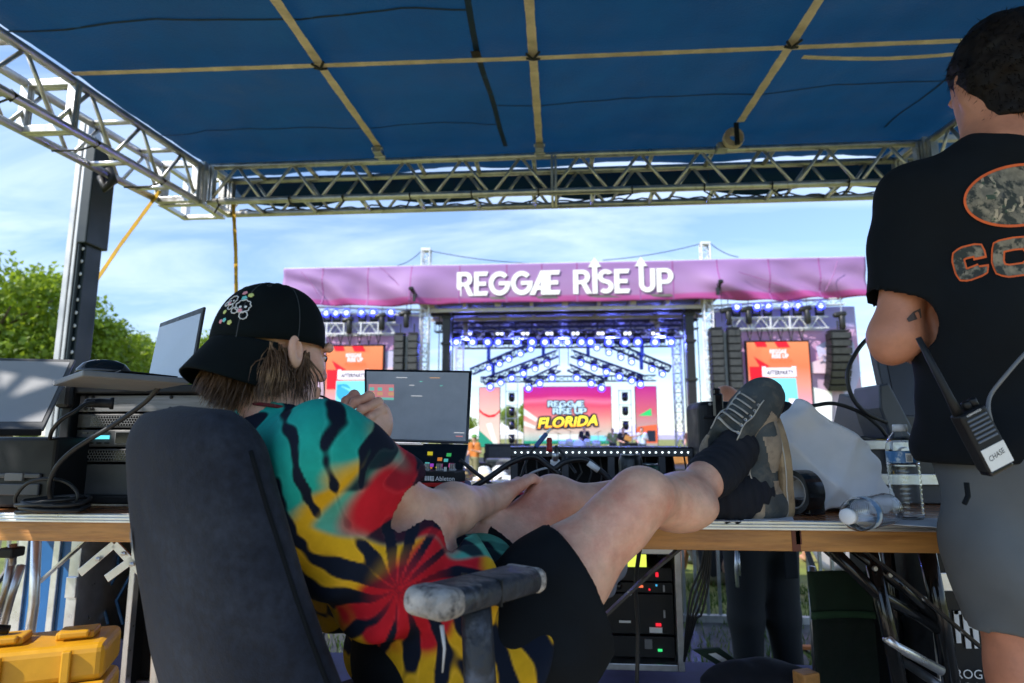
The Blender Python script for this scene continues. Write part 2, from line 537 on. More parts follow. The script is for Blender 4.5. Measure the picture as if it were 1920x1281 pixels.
M['led_white'] = led('led white', (0.72, 0.68, 0.80))
M['led_red'] = led('led red', (0.62, 0.015, 0.03))
M['led_dark'] = led('led dark', (0.02, 0.03, 0.05), 0.5)
M['led_yellow'] = ramp_mat('led yellow to orange', 2, [(1.05, (0.75, 0.07, 0.05)), (1.32, (0.85, 0.28, 0.03)), (1.62, (0.80, 0.66, 0.05))], 0.5, 0.1, 1.0, emit=0.85, spec=0.1)
M['led_logo'] = led('led logo blue', (0.46, 0.66, 0.76))
M['led_green'] = led('led green', (0.03, 0.50, 0.14))
M['led_darkgreen'] = led('led dark green', (0.02, 0.22, 0.14))
M['led_pale'] = led('led pale', (0.58, 0.64, 0.58))
M['led_orange'] = led('led orange', (0.62, 0.12, 0.05))
# ------------------------------------------------------------------ ground and riser
GZ = -0.5
def ground_z(y):
 return GZ - 0.42 * min(1.0, max(0.0, (y - 4) / 16))
gm = MB()
xs = [-900, -120, -40, -20, -10, -5, 0, 5, 10, 20, 40, 120, 900]
ys = [-300, -20, -4, 0, 4, 6, 8, 10, 12, 14, 16, 18, 20, 30, 60, 200, 1500]
vs = [(x, y, ground_z(y)) for y in ys for x in xs]
fs = [(j * len(xs) + i, j * len(xs) + i + 1, (j + 1) * len(xs) + i + 1, (j + 1) * len(xs) + i) for j in range(len(ys) - 1) for i in range(len(xs) - 1)]
gm.add(vs, fs)
gm.build('ground', M['grass'], kind='structure')
RISER_Y = 2.75
MB().box((0, .2, -0.05), (5.6, 4.1, 0.1)).build('riser_floor', mat('plywood bounce deck', (.50, .42, .32), .8, 0, .2, 4, .3, 40, col2=(.34, .28, .21), c2lo=.5, c2hi=.7, stretch=(1, 6, 1)), kind='structure', bev=0.004)  # out-of-view near deck made pale tan to bounce fill light upward
MB().box((0, 2.503, -0.048), (5.6, .494, 0.104)).build('riser_carpet', M['deck'], kind='structure', bev=0.004)
sk = MB()
sk.box((0, RISER_Y - 0.02, (GZ - .1) / 2), (5.5, 0.03, -GZ - .1))
sk.box((-2.73, RISER_Y / 2 - 0.9, (GZ - .1) / 2), (0.03, RISER_Y + 1.6, -GZ - .1))
sk.box((2.73, RISER_Y / 2 - 0.9, (GZ - .1) / 2), (0.03, RISER_Y + 1.6, -GZ - .1))
sk.build('riser_skirt', M['stage_black'], kind='structure')
# grass blades on the strip of lawn seen below the table
rng = np.random.default_rng(3)
gb = MB()
for i in range(9000):
 y = 2.85 + 4.0 * rng.random() ** 1.4
 x = -2.6 + 5.0 * rng.random()
 h = 0.035 + 0.06 * rng.random()
 a = rng.random() * 6.28
 wv_ = 0.006 + 0.004 * rng.random()
 lx, ly = (rng.random() - .5) * 0.06, (rng.random() - .5) * 0.06
 g = ground_z(y)
 c_, s_ = math.cos(a) * wv_, math.sin(a) * wv_
 gb.add([(x - c_, y - s_, g), (x + c_, y + s_, g), (x + lx, y + ly, g + h)], [(0, 1, 2)])
gb.build('grass', M['blade'], kind='stuff')
# ------------------------------------------------------------------ trees
def crown_mesh(seed, n, rx, rz, lobes):
 rg = np.random.default_rng(seed)
 m = MB()
 cs = []
 for k in range(lobes):
  a = rg.random() * 6.28
  e = rg.uniform(-0.55, 1.0)
  rr = rx * rg.uniform(0.35, 0.78)
  cs.append((np.array([rr * math.cos(a), rr * math.sin(a), rz * e * 0.72]), rx * rg.uniform(0.22, 0.42)))
 for i in range(n):
  c, r = cs[rg.integers(len(cs))]
  d = rg.normal(size=3); d /= np.linalg.norm(d)
  p = c + d * r * (rg.random() ** 0.35) * np.array([1, 1, 0.8])
  s = rg.uniform(0.06, 0.17)
  u = rg.normal(size=3); u /= np.linalg.norm(u)
  v_ = np.cross(u, d + rg.normal(size=3) * .6); v_ /= (np.linalg.norm(v_) + 1e-6)
  q = [p + u * s, p + v_ * s * .6, p - u * s * .8, p - v_ * s * .6]
  m.add(q, [(0, 1, 2, 3)])
 return m
def make_tree(seed, rx, rz, h, lobes, n, leaf):
 t = thing('tree', 'tree', 'tree')
 m = MB()
 rg = random.Random(seed)
 m.tube([(0, 0, 0), (0.05, 0, h * .3), (-.05, .05, h * .65), (0, 0, h)], [.26, .2, .15, .05], 8)
 for k in range(7):
  a = k * 0.95 + rg.random()
  b0 = h * (0.35 + 0.07 * k)
  m.tube([(0, 0, b0), (math.cos(a) * rx * .35, math.sin(a) * rx * .35, b0 + rz * .3), (math.cos(a) * rx * .7, math.sin(a) * rx * .7, b0 + rz * .45)], [.09, .06, .02], 5)
 m.build('trunk', M['bark'], t, smooth=True, local=True)
 c = crown_mesh(seed, n, rx, rz, lobes)
 c.v = [(x, y, z + h * .82 - (rz * .55 if i_ % 3 == 0 else 0)) for i_, (x, y, z) in ((i // 4, p) for i, p in enumerate(c.v))]
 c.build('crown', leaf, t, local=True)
 return t
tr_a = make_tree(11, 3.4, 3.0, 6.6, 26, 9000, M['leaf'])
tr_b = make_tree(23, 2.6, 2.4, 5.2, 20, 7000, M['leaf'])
tr_c = make_tree(37, 2.0, 2.1, 4.4, 15, 5000, M['leaf_dry'])
def place_tree(src, px, pytop, Y, hh, label, first=False, rz=0, group=None):
 p = PY(px, pytop, Y)
 s = (p.z - ground_z(Y)) / hh
 o = src if first else dup(src)
 o.location = (p.x, Y, ground_z(Y))
 o.rotation_euler = (0, 0, rz)
 o.scale = (s, s, s)
 o['label'] = label
 if group:
  o['group'] = group
 return o
GT = 'green trees beyond the left edge of the site'
place_tree(tr_a, 10, 462, 24, 8.6, 'tallest leafy green tree standing at the left edge of the view', True, 0.3, GT)
place_tree(tr_a, 85, 540, 29, 8.6, 'bushy green tree rising just left of the grey lifting mast', False, 2.1, GT)
place_tree(tr_b, 200, 578, 30, 7.0, 'rounded green tree just right of the grey lifting mast', True, 0.9, GT)
place_tree(tr_b, 262, 622, 34, 7.0, 'smaller green tree behind the open laptop on the amplifier rack', False, 3.0, GT)
place_tree(tr_a, 395, 618, 40, 8.6, 'pale green tree seen between the upright laptop screen and the black cap', False, 4.4, GT)
place_tree(tr_b, 20, 640, 21, 7.0, 'low green tree filling in below the tallest tree by the left laptop', False, 5.2, GT)
place_tree(tr_a, 150, 640, 36, 8.6, 'dark green tree low behind the foot of the lifting mast', False, 1.2, GT)
place_tree(tr_a, 98, 512, 26, 8.6, 'broad leafy green tree between the tallest tree and the mast', False, 3.7, GT)
place_tree(tr_b, 135, 555, 27, 7.0, 'leafy green tree directly behind the grey lifting mast', False, 2.6, GT)
place_tree(tr_a, 318, 655, 37, 8.6, 'green tree between the lifting mast and the open laptop', False, 5.5, GT)
place_tree(tr_b, 232, 600, 38, 7.0, 'round topped green tree between the mast and the smaller tree', False, 1.9, GT)
place_tree(tr_c, 1645, 738, 44, 6.1, 'yellowing tree seen past the right edge of the stage backdrop', True, 0.4, None)
place_tree(tr_c, 1668, 792, 40, 6.1, 'small yellow green bush tree under the yellowing tree at the stage edge', False, 1.6, None)
place_tree(tr_b, 968, 742, 60, 7.0, 'distant green tree seen through the stage right of the peach screen', False, 2.2, None)
place_tree(tr_b, 880, 770, 58, 7.0, 'distant green tree seen through the stage left of the peach screen', False, 4.2, None)
# ------------------------------------------------------------------ canopy roof over the mixing position
RSL = 0.047
def roof_z(y):
 return 2.975 + RSL * (y - 4.3)
def PR(px, py, off=0.0):
 """point of the sloping roof plane under a picture position"""
 r, _ = ray(px, py)
 k = (2.975 + off - 4.3 * RSL - CAM.z) / (r.z - RSL * r.y)
 return CAM + r * k
roof = thing('canopy_roof', 'blue tarpaulin roof stretched over the mixing desk between silver trusses', 'canopy', (0, 1.6, 2.9))
X0, X1, Y0, Y1 = -2.72, 2.92, -1.0, 4.62
STRX = (-1.262, -0.112, 1.208)
def tarp_pt(u, v):
 x = X0 + (X1 - X0) * u
 y = Y0 + (Y1 - Y0) * v
 k = min(abs(x - sx_) for sx_ in STRX + (-2.65, 2.55))
 ky = min(abs(y - 2.98), abs(y - 4.25), abs(y - 1.6))
 b = 0.045 * min(1, k / 0.55) * min(1, ky / 0.5)
 n_ = 0.022 * noise.noise(Vector((x * 2.3, y * 3.1, 1.7))) + 0.010 * noise.noise(Vector((x * 7 + y * 2, y * 3, 4))) + .004 * noise.noise(Vector((x * 16, y * 16, 8)))
 return (x, y, roof_z(y) + 0.035 + b + n_)
m = MB()
m.grid(tarp_pt, 110, 110)
o = m.build('tarpaulin', M['tarp'], roof, smooth=True)
m = MB()
def val_pt(u, v):
 x = X0 + (X1 - X0) * u
 return (x, Y1 + 0.004 + 0.03 * v + 0.012 * math.sin(x * 9) * v, roof_z(Y1) + 0.03 - v * (0.22 + 0.03 * math.sin(x * 5.2)))
m.grid(val_pt, 80, 5)
m.build('valance', M['tarp'], roof, smooth=True, solid=0.002)
def seam(pts, wd, name='seam'):
 m = MB()
 q = []
 for i in range(len(pts) - 1):
  a, b = Vector(pts[i]), Vector(pts[i + 1])
  for k in range(12):
   q.append(a.lerp(b, k / 12))
 q.append(Vector(pts[-1]))
 q = [Vector((p.x, p.y, tarp_pt((p.x - X0) / (X1 - X0), (p.y - Y0) / (Y1 - Y0))[2] - 0.003)) for p in q]
 for i in range(len(q) - 1):
  d = (q[i + 1] - q[i]).normalized()
  n_ = Vector((-d.y, d.x, 0)) * wd / 2
  m.add([q[i] - n_, q[i] + n_, q[i + 1] + n_, q[i + 1] - n_], [(0, 1, 2, 3)])
 m.build(name, M['seam'], roof)
seam([PR(873, 0), PR(893, 105), PR(948, 285)], 0.032)
seam([PR(0, 72), PR(500, 52), PR(880, 35)], 0.014)
seam([PR(300, 262), PR(640, 254), PR(935, 243)], 0.01)
seam([PR(930, 213), PR(1250, 200), PR(1800, 168)], 0.011)
seam([PR(1920, 118), PR(1780, 165), PR(1660, 250)], 0.014)
MB().box(PR(893, 104, 0.02), (0.05, 0.07, 0.004)).build('patch', mat('brown patch', (0.05, 0.035, 0.03), 0.8), roof)
def strap(name, label, pts, wd, mt, grp, thick=0.003, sag=0.0, up=(0, 0, 1)):
 t = thing(name, label, 'strap', pts[0], 0, grp)
 m = MB()
 q = []
 for i in range(len(pts) - 1):
  a, b = Vector(pts[i]), Vector(pts[i + 1])
  for k in range(14):
   f_ = k / 14
   p = a.lerp(b, f_)
   p.z -= sag * 4 * f_ * (1 - f_)
   q.append(p)
 q.append(Vector(pts[-1]))
 for i in range(len(q) - 1):
  m.bar(q[i], q[i + 1] + (q[i + 1] - q[i]) * 0.02, wd * (0.94 + .06 * math.sin(i * 1.7)), thick, up)
 m.build('webbing', mt, t)
 return t
GS = 'tan webbing straps under the blue tarpaulin'
ratchet_pts = {}
for i, (a, b, lb) in enumerate((((480, -40), (706, 278), 'tan webbing strap crossing the tarpaulin nearest the left truss'),
        ((985, -60), (1012, 262), 'tan webbing strap running straight up the middle of the tarpaulin'),
        ((1572, -42), (1398, 238), 'tan webbing strap ending at a rolled up coil on the right'))):
 xx = STRX[i]
 ya, yb = 1.2, (4.02, 4.06, 3.85)[i]
 t = strap('webbing_strap', lb, [(xx, -.95, roof_z(-.95)), (xx, ya, roof_z(ya) + .01), (xx, 2.98, roof_z(2.98) - .008), (xx, yb, roof_z(yb) + .0)], 0.05, M['webbing'], GS)
 m = MB()
 if i < 2:
  m.box((xx, yb + .03, roof_z(yb) - .03), (.06, .09, .045))
  m.tube([(xx - .04, yb, roof_z(yb) - .02), (xx + .04, yb, roof_z(yb) - .02)], .014, 8)
  m.tube([(xx - .04, yb + .07, roof_z(yb) - .05), (xx + .04, yb + .07, roof_z(yb) - .05)], .012, 8)
  m.box((xx, yb + .1, roof_z(yb) - .045), (.05, .08, .01))
  m.build('ratchet', M['steel'], t, bev=.003)
 else:
  # the end rolled up into a flat coil hanging beside the truss
  q = []
  for k in range(150):
   a = k * 0.25
   r = 0.028 + 0.0011 * a
   q.append((xx + 0.0 + r * math.cos(a), 4.02, roof_z(4.0) - .035 + r * math.sin(a)))
  m2 = MB()
  for k in range(len(q) - 1):
   m2.bar(q[k], Vector(q[k + 1]) + (Vector(q[k + 1]) - Vector(q[k])) * .3, 0.05, 0.003, (math.cos(k * .25), 0, math.sin(k * .25)))
  m2.build('rolled_end', M['webbing'], t)
  m.box((xx - .06, 4.1, roof_z(4.1) - .07), (.07, .09, .05))
  m.tube([(xx - .1, 4.08, roof_z(4.1) - .06), (xx - .02, 4.08, roof_z(4.1) - .06)], .014, 8)
  m.build('ratchet', M['steel'], t, bev=.003)
  m3 = MB()
  m3.box((xx, 3.94, roof_z(4.0) - .04), (.03, .02, .16))
  m3.build('tie', M['black_plastic'], t, bev=.004)
 m = MB()
 for s_ in (-1, 1):
  m.tube([(xx - .035, 2.95 - s_ * .02, roof_z(2.98) - .02), (xx, 2.97, roof_z(2.98) - .03), (xx + .035, 2.95 + s_ * .03, roof_z(2.98) - .02)], .007, 6)
 m.build('cord_knot', M['rubber'], t, smooth=True)
strap('webbing_strap', 'tan webbing strap running crosswise below the tarpaulin from truss to truss', [(-2.65, 2.93, roof_z(2.9) - .012), (-1.26, 2.955, roof_z(2.9) - .014), (-.11, 2.975, roof_z(2.9) - .014), (1.21, 2.985, roof_z(2.9) - .014), (2.6, 3.0, roof_z(2.9) - .012)], 0.035, M['webbing'], GS)
strap('webbing_strap', 'loose end of tan strap sagging below the crosswise strap at right', [PR(1505, 107, -.02), PR(1660, 110, -.02), PR(1830, 98, -.02), PR(1990, 80, -.02)], 0.03, M['webbing'], GS, sag=0.004)
# ------------------------------------------------------------------ box trusses round the roof
def box_truss(label, A, B, side, gates, step, grp, tube_r=0.025, brace_r=0.0115, size=0.275):
 """A, B: ends of the top inner chord; side: horizontal vector to the outer chords"""
 A, B, side = Vector(A), Vector(B), Vector(side)
 t = thing('roof_truss', label, 'truss', A, 0, grp)
 dn = Vector((0, 0, -size))
 offs = [Vector((0, 0, 0)), side, dn, side + dn]
 for o_ in offs:
  MB().tube([A + o_, B + o_], tube_r, 12).build('chord', M['alu'], t, smooth=True)
 L_ = (B - A).length
 n = int(round(L_ / step))
 for i in range(n):
  f0, fm, f1 = i / n, (i + .5) / n, (i + 1) / n
  for base in (Vector((0, 0, 0)), side):
   for fa, fb in ((f0, fm), (f1, fm)):
    a = A.lerp(B, fa) + base + dn
    b = A.lerp(B, fb) + base
    if fa == f0:
     a += (B - A).normalized() * .012
    else:
     a -= (B - A).normalized() * .012
    MB().tube([a, b], brace_r, 8).build('brace', M['alu'], t, smooth=True)
  for zz_ in (Vector((0, 0, 0)), dn):
   a = A.lerp(B, f0 + .06) + zz_
   MB().tube([a, a + side], brace_r * 1.5, 8).build('rung', M['alu_bright'] if zz_.z else M['alu'], t, smooth=True)
 dirv = (B - A).normalized()
 for g in gates:
  c = A.lerp(B, g)
  m = MB()
  for base in (Vector((0, 0, 0)), side):
   m.bar(c + base - dirv * .012, c + base + dn - dirv * .012, .05, .018, dirv)
   m.bar(c + base + dirv * .014, c + base + dn + dirv * .014, .05, .018, dirv)
  for zz_ in (Vector((0, 0, 0)), dn):
   m.bar(c + zz_ - dirv * .012, c + side + zz_ - dirv * .012, .04, .018, dirv)
   m.bar(c + zz_ + dirv * .014, c + side + zz_ + dirv * .014, .04, .018, dirv)
  m.build('joint_plate', M['alu'], t, bev=.003)
 return t
GR = 'aluminium box trusses under the roof edge'
YF = 4.2
fA, fB = Vector((-2.60, YF, 2.93)), Vector((2.52, YF, 2.93))
tf = box_truss('long silver box truss along the front edge of the blue roof', fA, fB, (0, 0.27, 0), (0.004, 0.505, 0.996), 0.43, GR)
tl = box_truss('silver box truss running down the left edge of the roof towards the corner', (-2.66, 4.16, 2.925), (-2.66, -.6, 2.70), (-0.28, 0, 0), (0.006, 0.25, 0.82), 0.42, GR)
trr = box_truss('silver box truss at the right edge of the roof behind the standing man', (2.56, 4.16, 2.925), (2.56, -.6, 2.70), (0.28, 0, 0), (0.006, 0.35, 0.82), 0.42, GR)
for (cx_, s_) in ((-2.80, -1), (2.70, 1)):
 t = thing('truss_corner', 'silver cube corner joining the front truss to the %s side truss' % ('left' if s_ < 0 else 'right'), 'truss corner', (cx_, 4.33, 2.8), 0, 'cube corners of the roof trusses')
 for dx_ in (-.15, .15):
  for dy_ in (-.14, .14):
   MB().bar((cx_ + dx_, 4.335 + dy_, 2.965), (cx_ + dx_, 4.335 + dy_, 2.625), .05, .05).build('post', M['alu'], t, bev=.004)
 for zz_ in (2.95, 2.64):
  m = MB()
  for dx_ in (-.15, .15):
   m.bar((cx_ + dx_, 4.22, zz_), (cx_ + dx_, 4.45, zz_), .04, .03)
  for dy_ in (-.14, .14):
   m.bar((cx_ - .125, 4.335 + dy_, zz_), (cx_ + .125, 4.335 + dy_, zz_), .04, .03)
  m.build('frame', M['alu'], t, bev=.003)
# black cable ties and sagging cable along the bottom chords
rg = random.Random(5)
for px in (412, 545, 645, 770, 885, 1010, 1185, 1320, 1447, 1590):
 c = PY(px, 366 - (px - 400) * 0.026, YF)
 m = MB()
 c.z = 2.655
 m.tube([c + Vector((0, 0, -.03)), c + Vector((-.004, -.03, 0)), c + Vector((0, 0, .03)), c + Vector((.01, .03, 0)), c + Vector((0, 0, -.03)), c + Vector((-.07 * rg.choice((1, -1, .6)), .02, -.09 + .03 * rg.random()))], .006, 6)
 m.build('cable_tie', M['rubber'], tf, smooth=True)
ct = MB()
q = []
for k in range(90):
 x = -2.5 + 5.0 * k / 89
 q.append((x, 4.47 + .015 * math.sin(k * .9), 2.685 + .012 * math.sin(k * 1.7)))
ct.tube(q, .006, 6)
ct.build('cable', M['rubber'], tf, smooth=True)
for y in (2.6, 3.15, 3.75):
 c = Vector((-2.66, y, 2.652 - .045 * (4.16 - y) / 1))
 c.z = 2.925 - .275 - (4.16 - y) * .0477
 m = MB()
 m.tube([c + Vector((.03, 0, .0)), c + Vector((0, 0, .03)), c + Vector((-.03, 0, 0)), c + Vector((0, 0, -.03)), c + Vector((.03, 0.004, 0)), c + Vector((-.1, .02, -.03)), c + Vector((-.27, .01, -.035))], .006, 6)
 m.build('cable_tie', M['rubber'], tl, smooth=True)
m = MB()
m.tube([(-2.94, 3.62, 2.66), (-2.9, 3.62, 2.58), (-2.94, 3.6, 2.52), (-2.97, 3.6, 2.6)], .028, 8)
m.build('rope_bundle', M['rubber'], tl, smooth=True)
# row of small white lamps hung on the rear of the front truss
for k in range(12):
 px = 662 + k * 95
 if px > 1720:
  break
 c = PY(px, 338 - (px - 400) * 0.026, 4.52)
 m = MB()
 m.lathe([(.004, .012), (.012, .004), (.013, -.006), (.006, -.014)], 8, c)
 m.build('bulb', M['white_plastic'], tf, smooth=True)
 MB().tube([c, c + Vector((0, 0, -.11))], .002, 5).build('drop_wire', M['rubber'], tf)
# ------------------------------------------------------------------ lifting mast and its yellow straps
t = thing('lifting_mast', 'tall grey telescopic mast holding up the left side of the roof', 'mast', (-3.2, 3.7, GZ))
YM = 3.72
a = PY(150, 290, YM); b = PY(210, 300, YM)
xm = (a.x + b.x) / 2
wmx = (b.x - a.x) * .66
m = MB()
m.box((xm - wmx * .36, YM, 1.3), (wmx * .26, .16, 3.5)); m.box((xm - wmx * .1, YM - .03, 1.3), (wmx * .16, .10, 3.5))
m.build('outer_channel', mat('galvanised channel', (0.46, 0.47, 0.48), 0.5, 0.5, 0.15, 6), t, bev=.006)
blu = mat('dark teal steel', (0.006, 0.018, 0.026), 0.5, 0.1, 0.25, 5)
m = MB()
m.box((xm + wmx * .2, YM, 1.15), (wmx * .34, .14, 3.3))
m.box((xm + wmx * .2, YM - .085, 1.15), (wmx * .08, .03, 3.3))
m.build('inner_rail', blu, t, bev=.005)
m = MB()
m.box((xm + wmx * .32, YM - .01, 2.52), (wmx * .44, .2, .72))
m.build('slider_bracket', blu, t, bev=.008)
m = MB()
for k in range(9):
 m.lathe([(.010, 0), (.012, .003), (.004, .006)], 8, (xm + wmx * .28, YM - .075, 1.45 + .085 * k), Matrix.Rotation(R(90), 3, 'X'))
m.build('bolt', M['white_metal'], t)
MB().box((xm - wmx * .62, YM + .02, .75), (wmx * .18, .08, 2.3)).build('side_rail', M['black_metal'], t, bev=.004)
MB().box((xm, YM, GZ + .03), (.5, .5, .06)).build('base_plate', M['black_metal'], t, bev=.008)
GY = 'yellow webbing straps hanging from the roof truss'
pa = Vector((-2.83, 4.0, 2.62)); pb = PY(150, 590, 3.95)
strap('yellow_strap', 'yellow strap slanting down from the truss corner to the mast', [PY(300, 358, 4.05), PY(225, 460, 4.05), PY(150, 572, 4.02)], 0.03, M['yellow_web'], GY, up=(0, 1, 0))
strap('yellow_strap', 'yellow strap hanging straight down behind the black cap', [PY(437, 375, 4.4), PY(442, 470, 4.4), PY(444, 640, 4.4), PY(446, 900, 4.4)], 0.03, M['yellow_web'], GY, up=(0, 1, 0))
# ------------------------------------------------------------------ main stage across the field
SX = 0.34          # centre line of the stage
YB = 26.0
stage = None
FZ = ground_z(26)
def tag_mesh(o, label, cat, group=None):
 return tag(o, label, cat, group)
def lattice(mb, A, B, size, step, r, up=(0, 0, 1), rb=None):
 """four chords and zigzag bracing between A and B, added to one builder"""
 A, B = Vector(A), Vector(B)
 d = (B - A).normalized()
 fm = frame(d, up)
 x, y = fm.col[0] * size / 2, fm.col[1] * size / 2
 cs = [x + y, x - y, -x - y, -x + y]
 n = max(1, int(round((B - A).length / step)))
 for c in cs:
  mb.tube([A + c, B + c], r, 5)
 rb = rb or r * .6
 for k in range(4):
  c0, c1 = cs[k], cs[(k + 1) % 4]
  for i in range(n):
   a = A.lerp(B, i / n); b = A.lerp(B, (i + 1) / n)
   if (i + k) % 2:
    mb.tube([a + c0, b + c1], rb, 4, caps=False)
   else:
    mb.tube([a + c1, b + c0], rb, 4, caps=False)
   mb.tube([a + c0, a + c1], rb, 4, caps=False)
 return mb
# stage deck with skirt
t = thing('stage_deck', 'wide black fronted concert stage deck under the pink banner', 'stage', (SX, 27, FZ))
DK = -.45
MB().box((SX, 32.2, DK - .07), (13.0, 12.4, .14)).build('deck_floor', M['stage_black'], t, bev=.01)
MB().box((SX, 26.06, (FZ + DK - .14) / 2), (13.0, .06, DK - .145 - FZ)).build('skirt', M['stage_black'], t)
for sx_ in (-1, 1):
 MB().box((SX + sx_ * 9.3, 29.0, DK - .2), (5.4, 4.0, .12)).build('wing_deck', M['stage_black'], t, bev=.01)
# banner
bn = thing('stage_banner', 'long purple and magenta banner over the stage with white festival lettering', 'banner', (SX, YB, 0))
BX0, BX1 = -12.27, 12.93
def ban_pt(u, v):
 x = BX0 + (BX1 - BX0) * u
 zt = 8.33
 zb = 6.62 - 0.09 * abs(2 * u - 1) + .05 * math.sin(u * 21) * (0.4 + abs(2 * u - 1))
 z = zb + (zt - zb) * v
 ed_ = min(1, max(0, abs(2 * u - 1) - .28) * 2.2)
 fold = 0.19 * math.sin((x * 1.1 + z * 1.9) * 2.4 + 1.5 * noise.noise(Vector((x * .4, z, 0)))) * (1 - v) * (0.08 + 1.1 * ed_)
 fold += (.012 + .06 * ed_) * noise.noise(Vector((x * .7, z * 1.6, 3))) + (.01 + .06 * ed_) * (1 - v) ** 3 * math.sin(x * 3.7)
 hk = math.exp(-((x + 6.4) ** 2 + (z - 7.2) ** 2 * 2) / 1.2) + math.exp(-((x - 7.0) ** 2 + (z - 7.2) ** 2 * 2) / 1.2)
 return (x, YB - fold - .35 * hk, z)
m = MB()
m.grid(ban_pt, 220, 22)
m.build('banner_cloth', M['banner'], bn, smooth=True, solid=.01)
for px in (605, 690, 772, 862, 950, 1016, 1082, 1200, 1262, 1345, 1443, 1538):
 x = PY(px, 530, YB).x
 u = (x - BX0) / (BX1 - BX0)
 m = MB()
 for k in range(10):
  a = Vector(ban_pt(u, k / 10)); b = Vector(ban_pt(u, (k + 1) / 10))
  m.add([a + Vector((-.03, -.014, 0)), a + Vector((.03, -.014, 0)), b + Vector((.03, -.014, 0)), b + Vector((-.03, -.014, 0))], [(0, 1, 2, 3)])
 m.build('cloth_seam', M['banner_seam'], bn)
MB().bar((BX0, YB + .06, 8.34), (BX1, YB + .06, 8.34), .06, .06).build('top_rail', M['white_metal'], bn)
# lettering built from polygons: bold geometric capitals, two letters carry an arrow
def arc(cx_, cy_, rx, ry, a0, a1, n=14):
 return [(cx_ + rx * math.cos(R(a0 + (a1 - a0) * i / n)), cy_ + ry * math.sin(R(a0 + (a1 - a0) * i / n))) for i in range(n + 1)]
def letter_polys(ch):
 w_ = 0.22
 if ch == 'R':
  outer = [(0, 0), (0, 1), (.42, 1)] + arc(.42, .70, .30, .30, 90, -90)[1:] + [(.40, .40)]
  return [[(0, 0), (w_, 0), (w_, 1), (0, 1)],
    [(w_, 1), (.42, 1)] + arc(.42, .70, .30, .30, 90, -90)[1:] + [(w_, .40), (w_, .56)] + [(.40, .56)] + arc(.40, .70, .10, .12, -90, 90) + [(w_, .83)],
    [(.34, .40), (.56, .43), (.80, 0), (.55, 0)]], .78
 if ch == 'E':
  return [[(0, 0), (w_, 0), (w_, 1), (0, 1)], [(w_, .82), (.60, .82), (.66, 1), (w_, 1)], [(w_, .41), (.56, .41), (.56, .58), (w_, .58)], [(w_, 0), (.60, 0), (.66, .18), (w_, .18)]], .66
 if ch == 'G':
  return [arc(.5, .5, .5, .5, 42, 360, 30) + [(.78, .5)] + arc(.5, .5, .28, .30, 360, 42, 24)[1:], [(.46, .42), (1.0, .42), (1.0, .58), (.46, .58)]], 1.0
 if ch == 'A':
  return [[(-.24, 0), (.02, 0), (.52, 1), (.28, 1)], [(.30, 0), (.52, 0), (.52, 1), (.30, 1)], [(.1, .2), (.4, .2), (.4, .37), (.17, .37)]], .50
 if ch == 'I':
  return [[(0, 0), (w_, 0), (w_, 1.1), (0, 1.1)], [(-.17, 1.1), (w_ + .17, 1.1), (w_ / 2, 1.5)]], .22
 if ch == 'S':
  top = arc(.33, .72, .33, .28, 20, 270, 20)
  bot = arc(.33, .28, .33, .28, 90, -160, 20)
  ti = arc(.33, .72, .13, .12, 270, 30, 16)
  bi = arc(.33, .28, .13, .12, -160, 90, 16)
  return [[(.62, .84)] + arc(.33, .71, .33, .29, 40, 270, 20) + arc(.33, .71, .12, .11, 270, 40, 14)[0:],
    arc(.33, .29, .33, .29, 90, -140, 20) + arc(.33, .29, .12, .11, -140, 90, 14)], .66
 if ch == 'U':
  return [[(0, .3), (w_, .3), (w_, 1.1), (0, 1.1)], [(-.17, 1.1), (w_ + .17, 1.1), (w_ / 2, 1.5)], [(.5, .3), (.72, .3), (.72, 1), (.5, 1)],
    arc(.36, .34, .36, .34, 180, 360, 20) + arc(.36, .34, .14, .14, 360, 180, 14)], .72
 if ch == 'P':
  return [[(0, 0), (w_, 0), (w_, 1), (0, 1)],
    [(w_, 1), (.42, 1)] + arc(.42, .67, .33, .33, 90, -90)[1:] + [(w_, .34), (w_, .51)] + [(.40, .51)] + arc(.40, .67, .12, .16, -90, 90) + [(w_, .83)]], .75
 return [], .3
def logo(string, o, h, width, depth, gap=.07, space=.34, arrows=True):
 """returns [(character, builder)] for a line of capitals set in the X/Z plane at o"""
 items, x = [], 0
 for ch in string:
  if ch == ' ':
   x += space
   continue
  polys, adv = letter_polys(ch)
  if not arrows and ch in 'IU':
   polys = [[(a, min(b, 1.0)) for a, b in p] for p in polys if max(q[1] for q in p) < 1.4]
  if ch == 'A':
   x += .06
  if ch == 'S':
   x -= .02
  items.append((ch, x, polys))
  x += adv + gap
 k = width / (x - gap)
 res = []
 for ch, x_, polys in items:
  m = MB()
  for j, p in enumerate(polys):
   m.prism([(a * k + x_ * k, b * h) for a, b in p], depth + .004 * j, Vector(o) + Vector((0, -.004 * j, 0)))
  res.append((ch, m))
 return res
pa, pb = PY(856, 558, YB - .055), PY(1051, 555, YB - .055)
for ch, m in logo('REGGAE', (pa.x, YB - .055, 6.92), 1.08, pb.x - pa.x, .02, gap=.02):
 m.build('letter', M['white_print'], bn)
pa, pb = PY(1075, 553, YB - .055), PY(1182, 550, YB - .055)
for ch, m in logo('RISE', (pa.x, YB - .055, 6.93), 1.07, pb.x - pa.x, .02, gap=.03):
 m.build('letter', M['white_print'], bn)
pa, pb = PY(1199, 553, YB - .055), PY(1264, 550, YB - .055)
for ch, m in logo('UP', (pa.x, YB - .055, 6.95), 1.05, pb.x - pa.x, .02, gap=.06):
 m.build('letter', M['white_print'], bn)
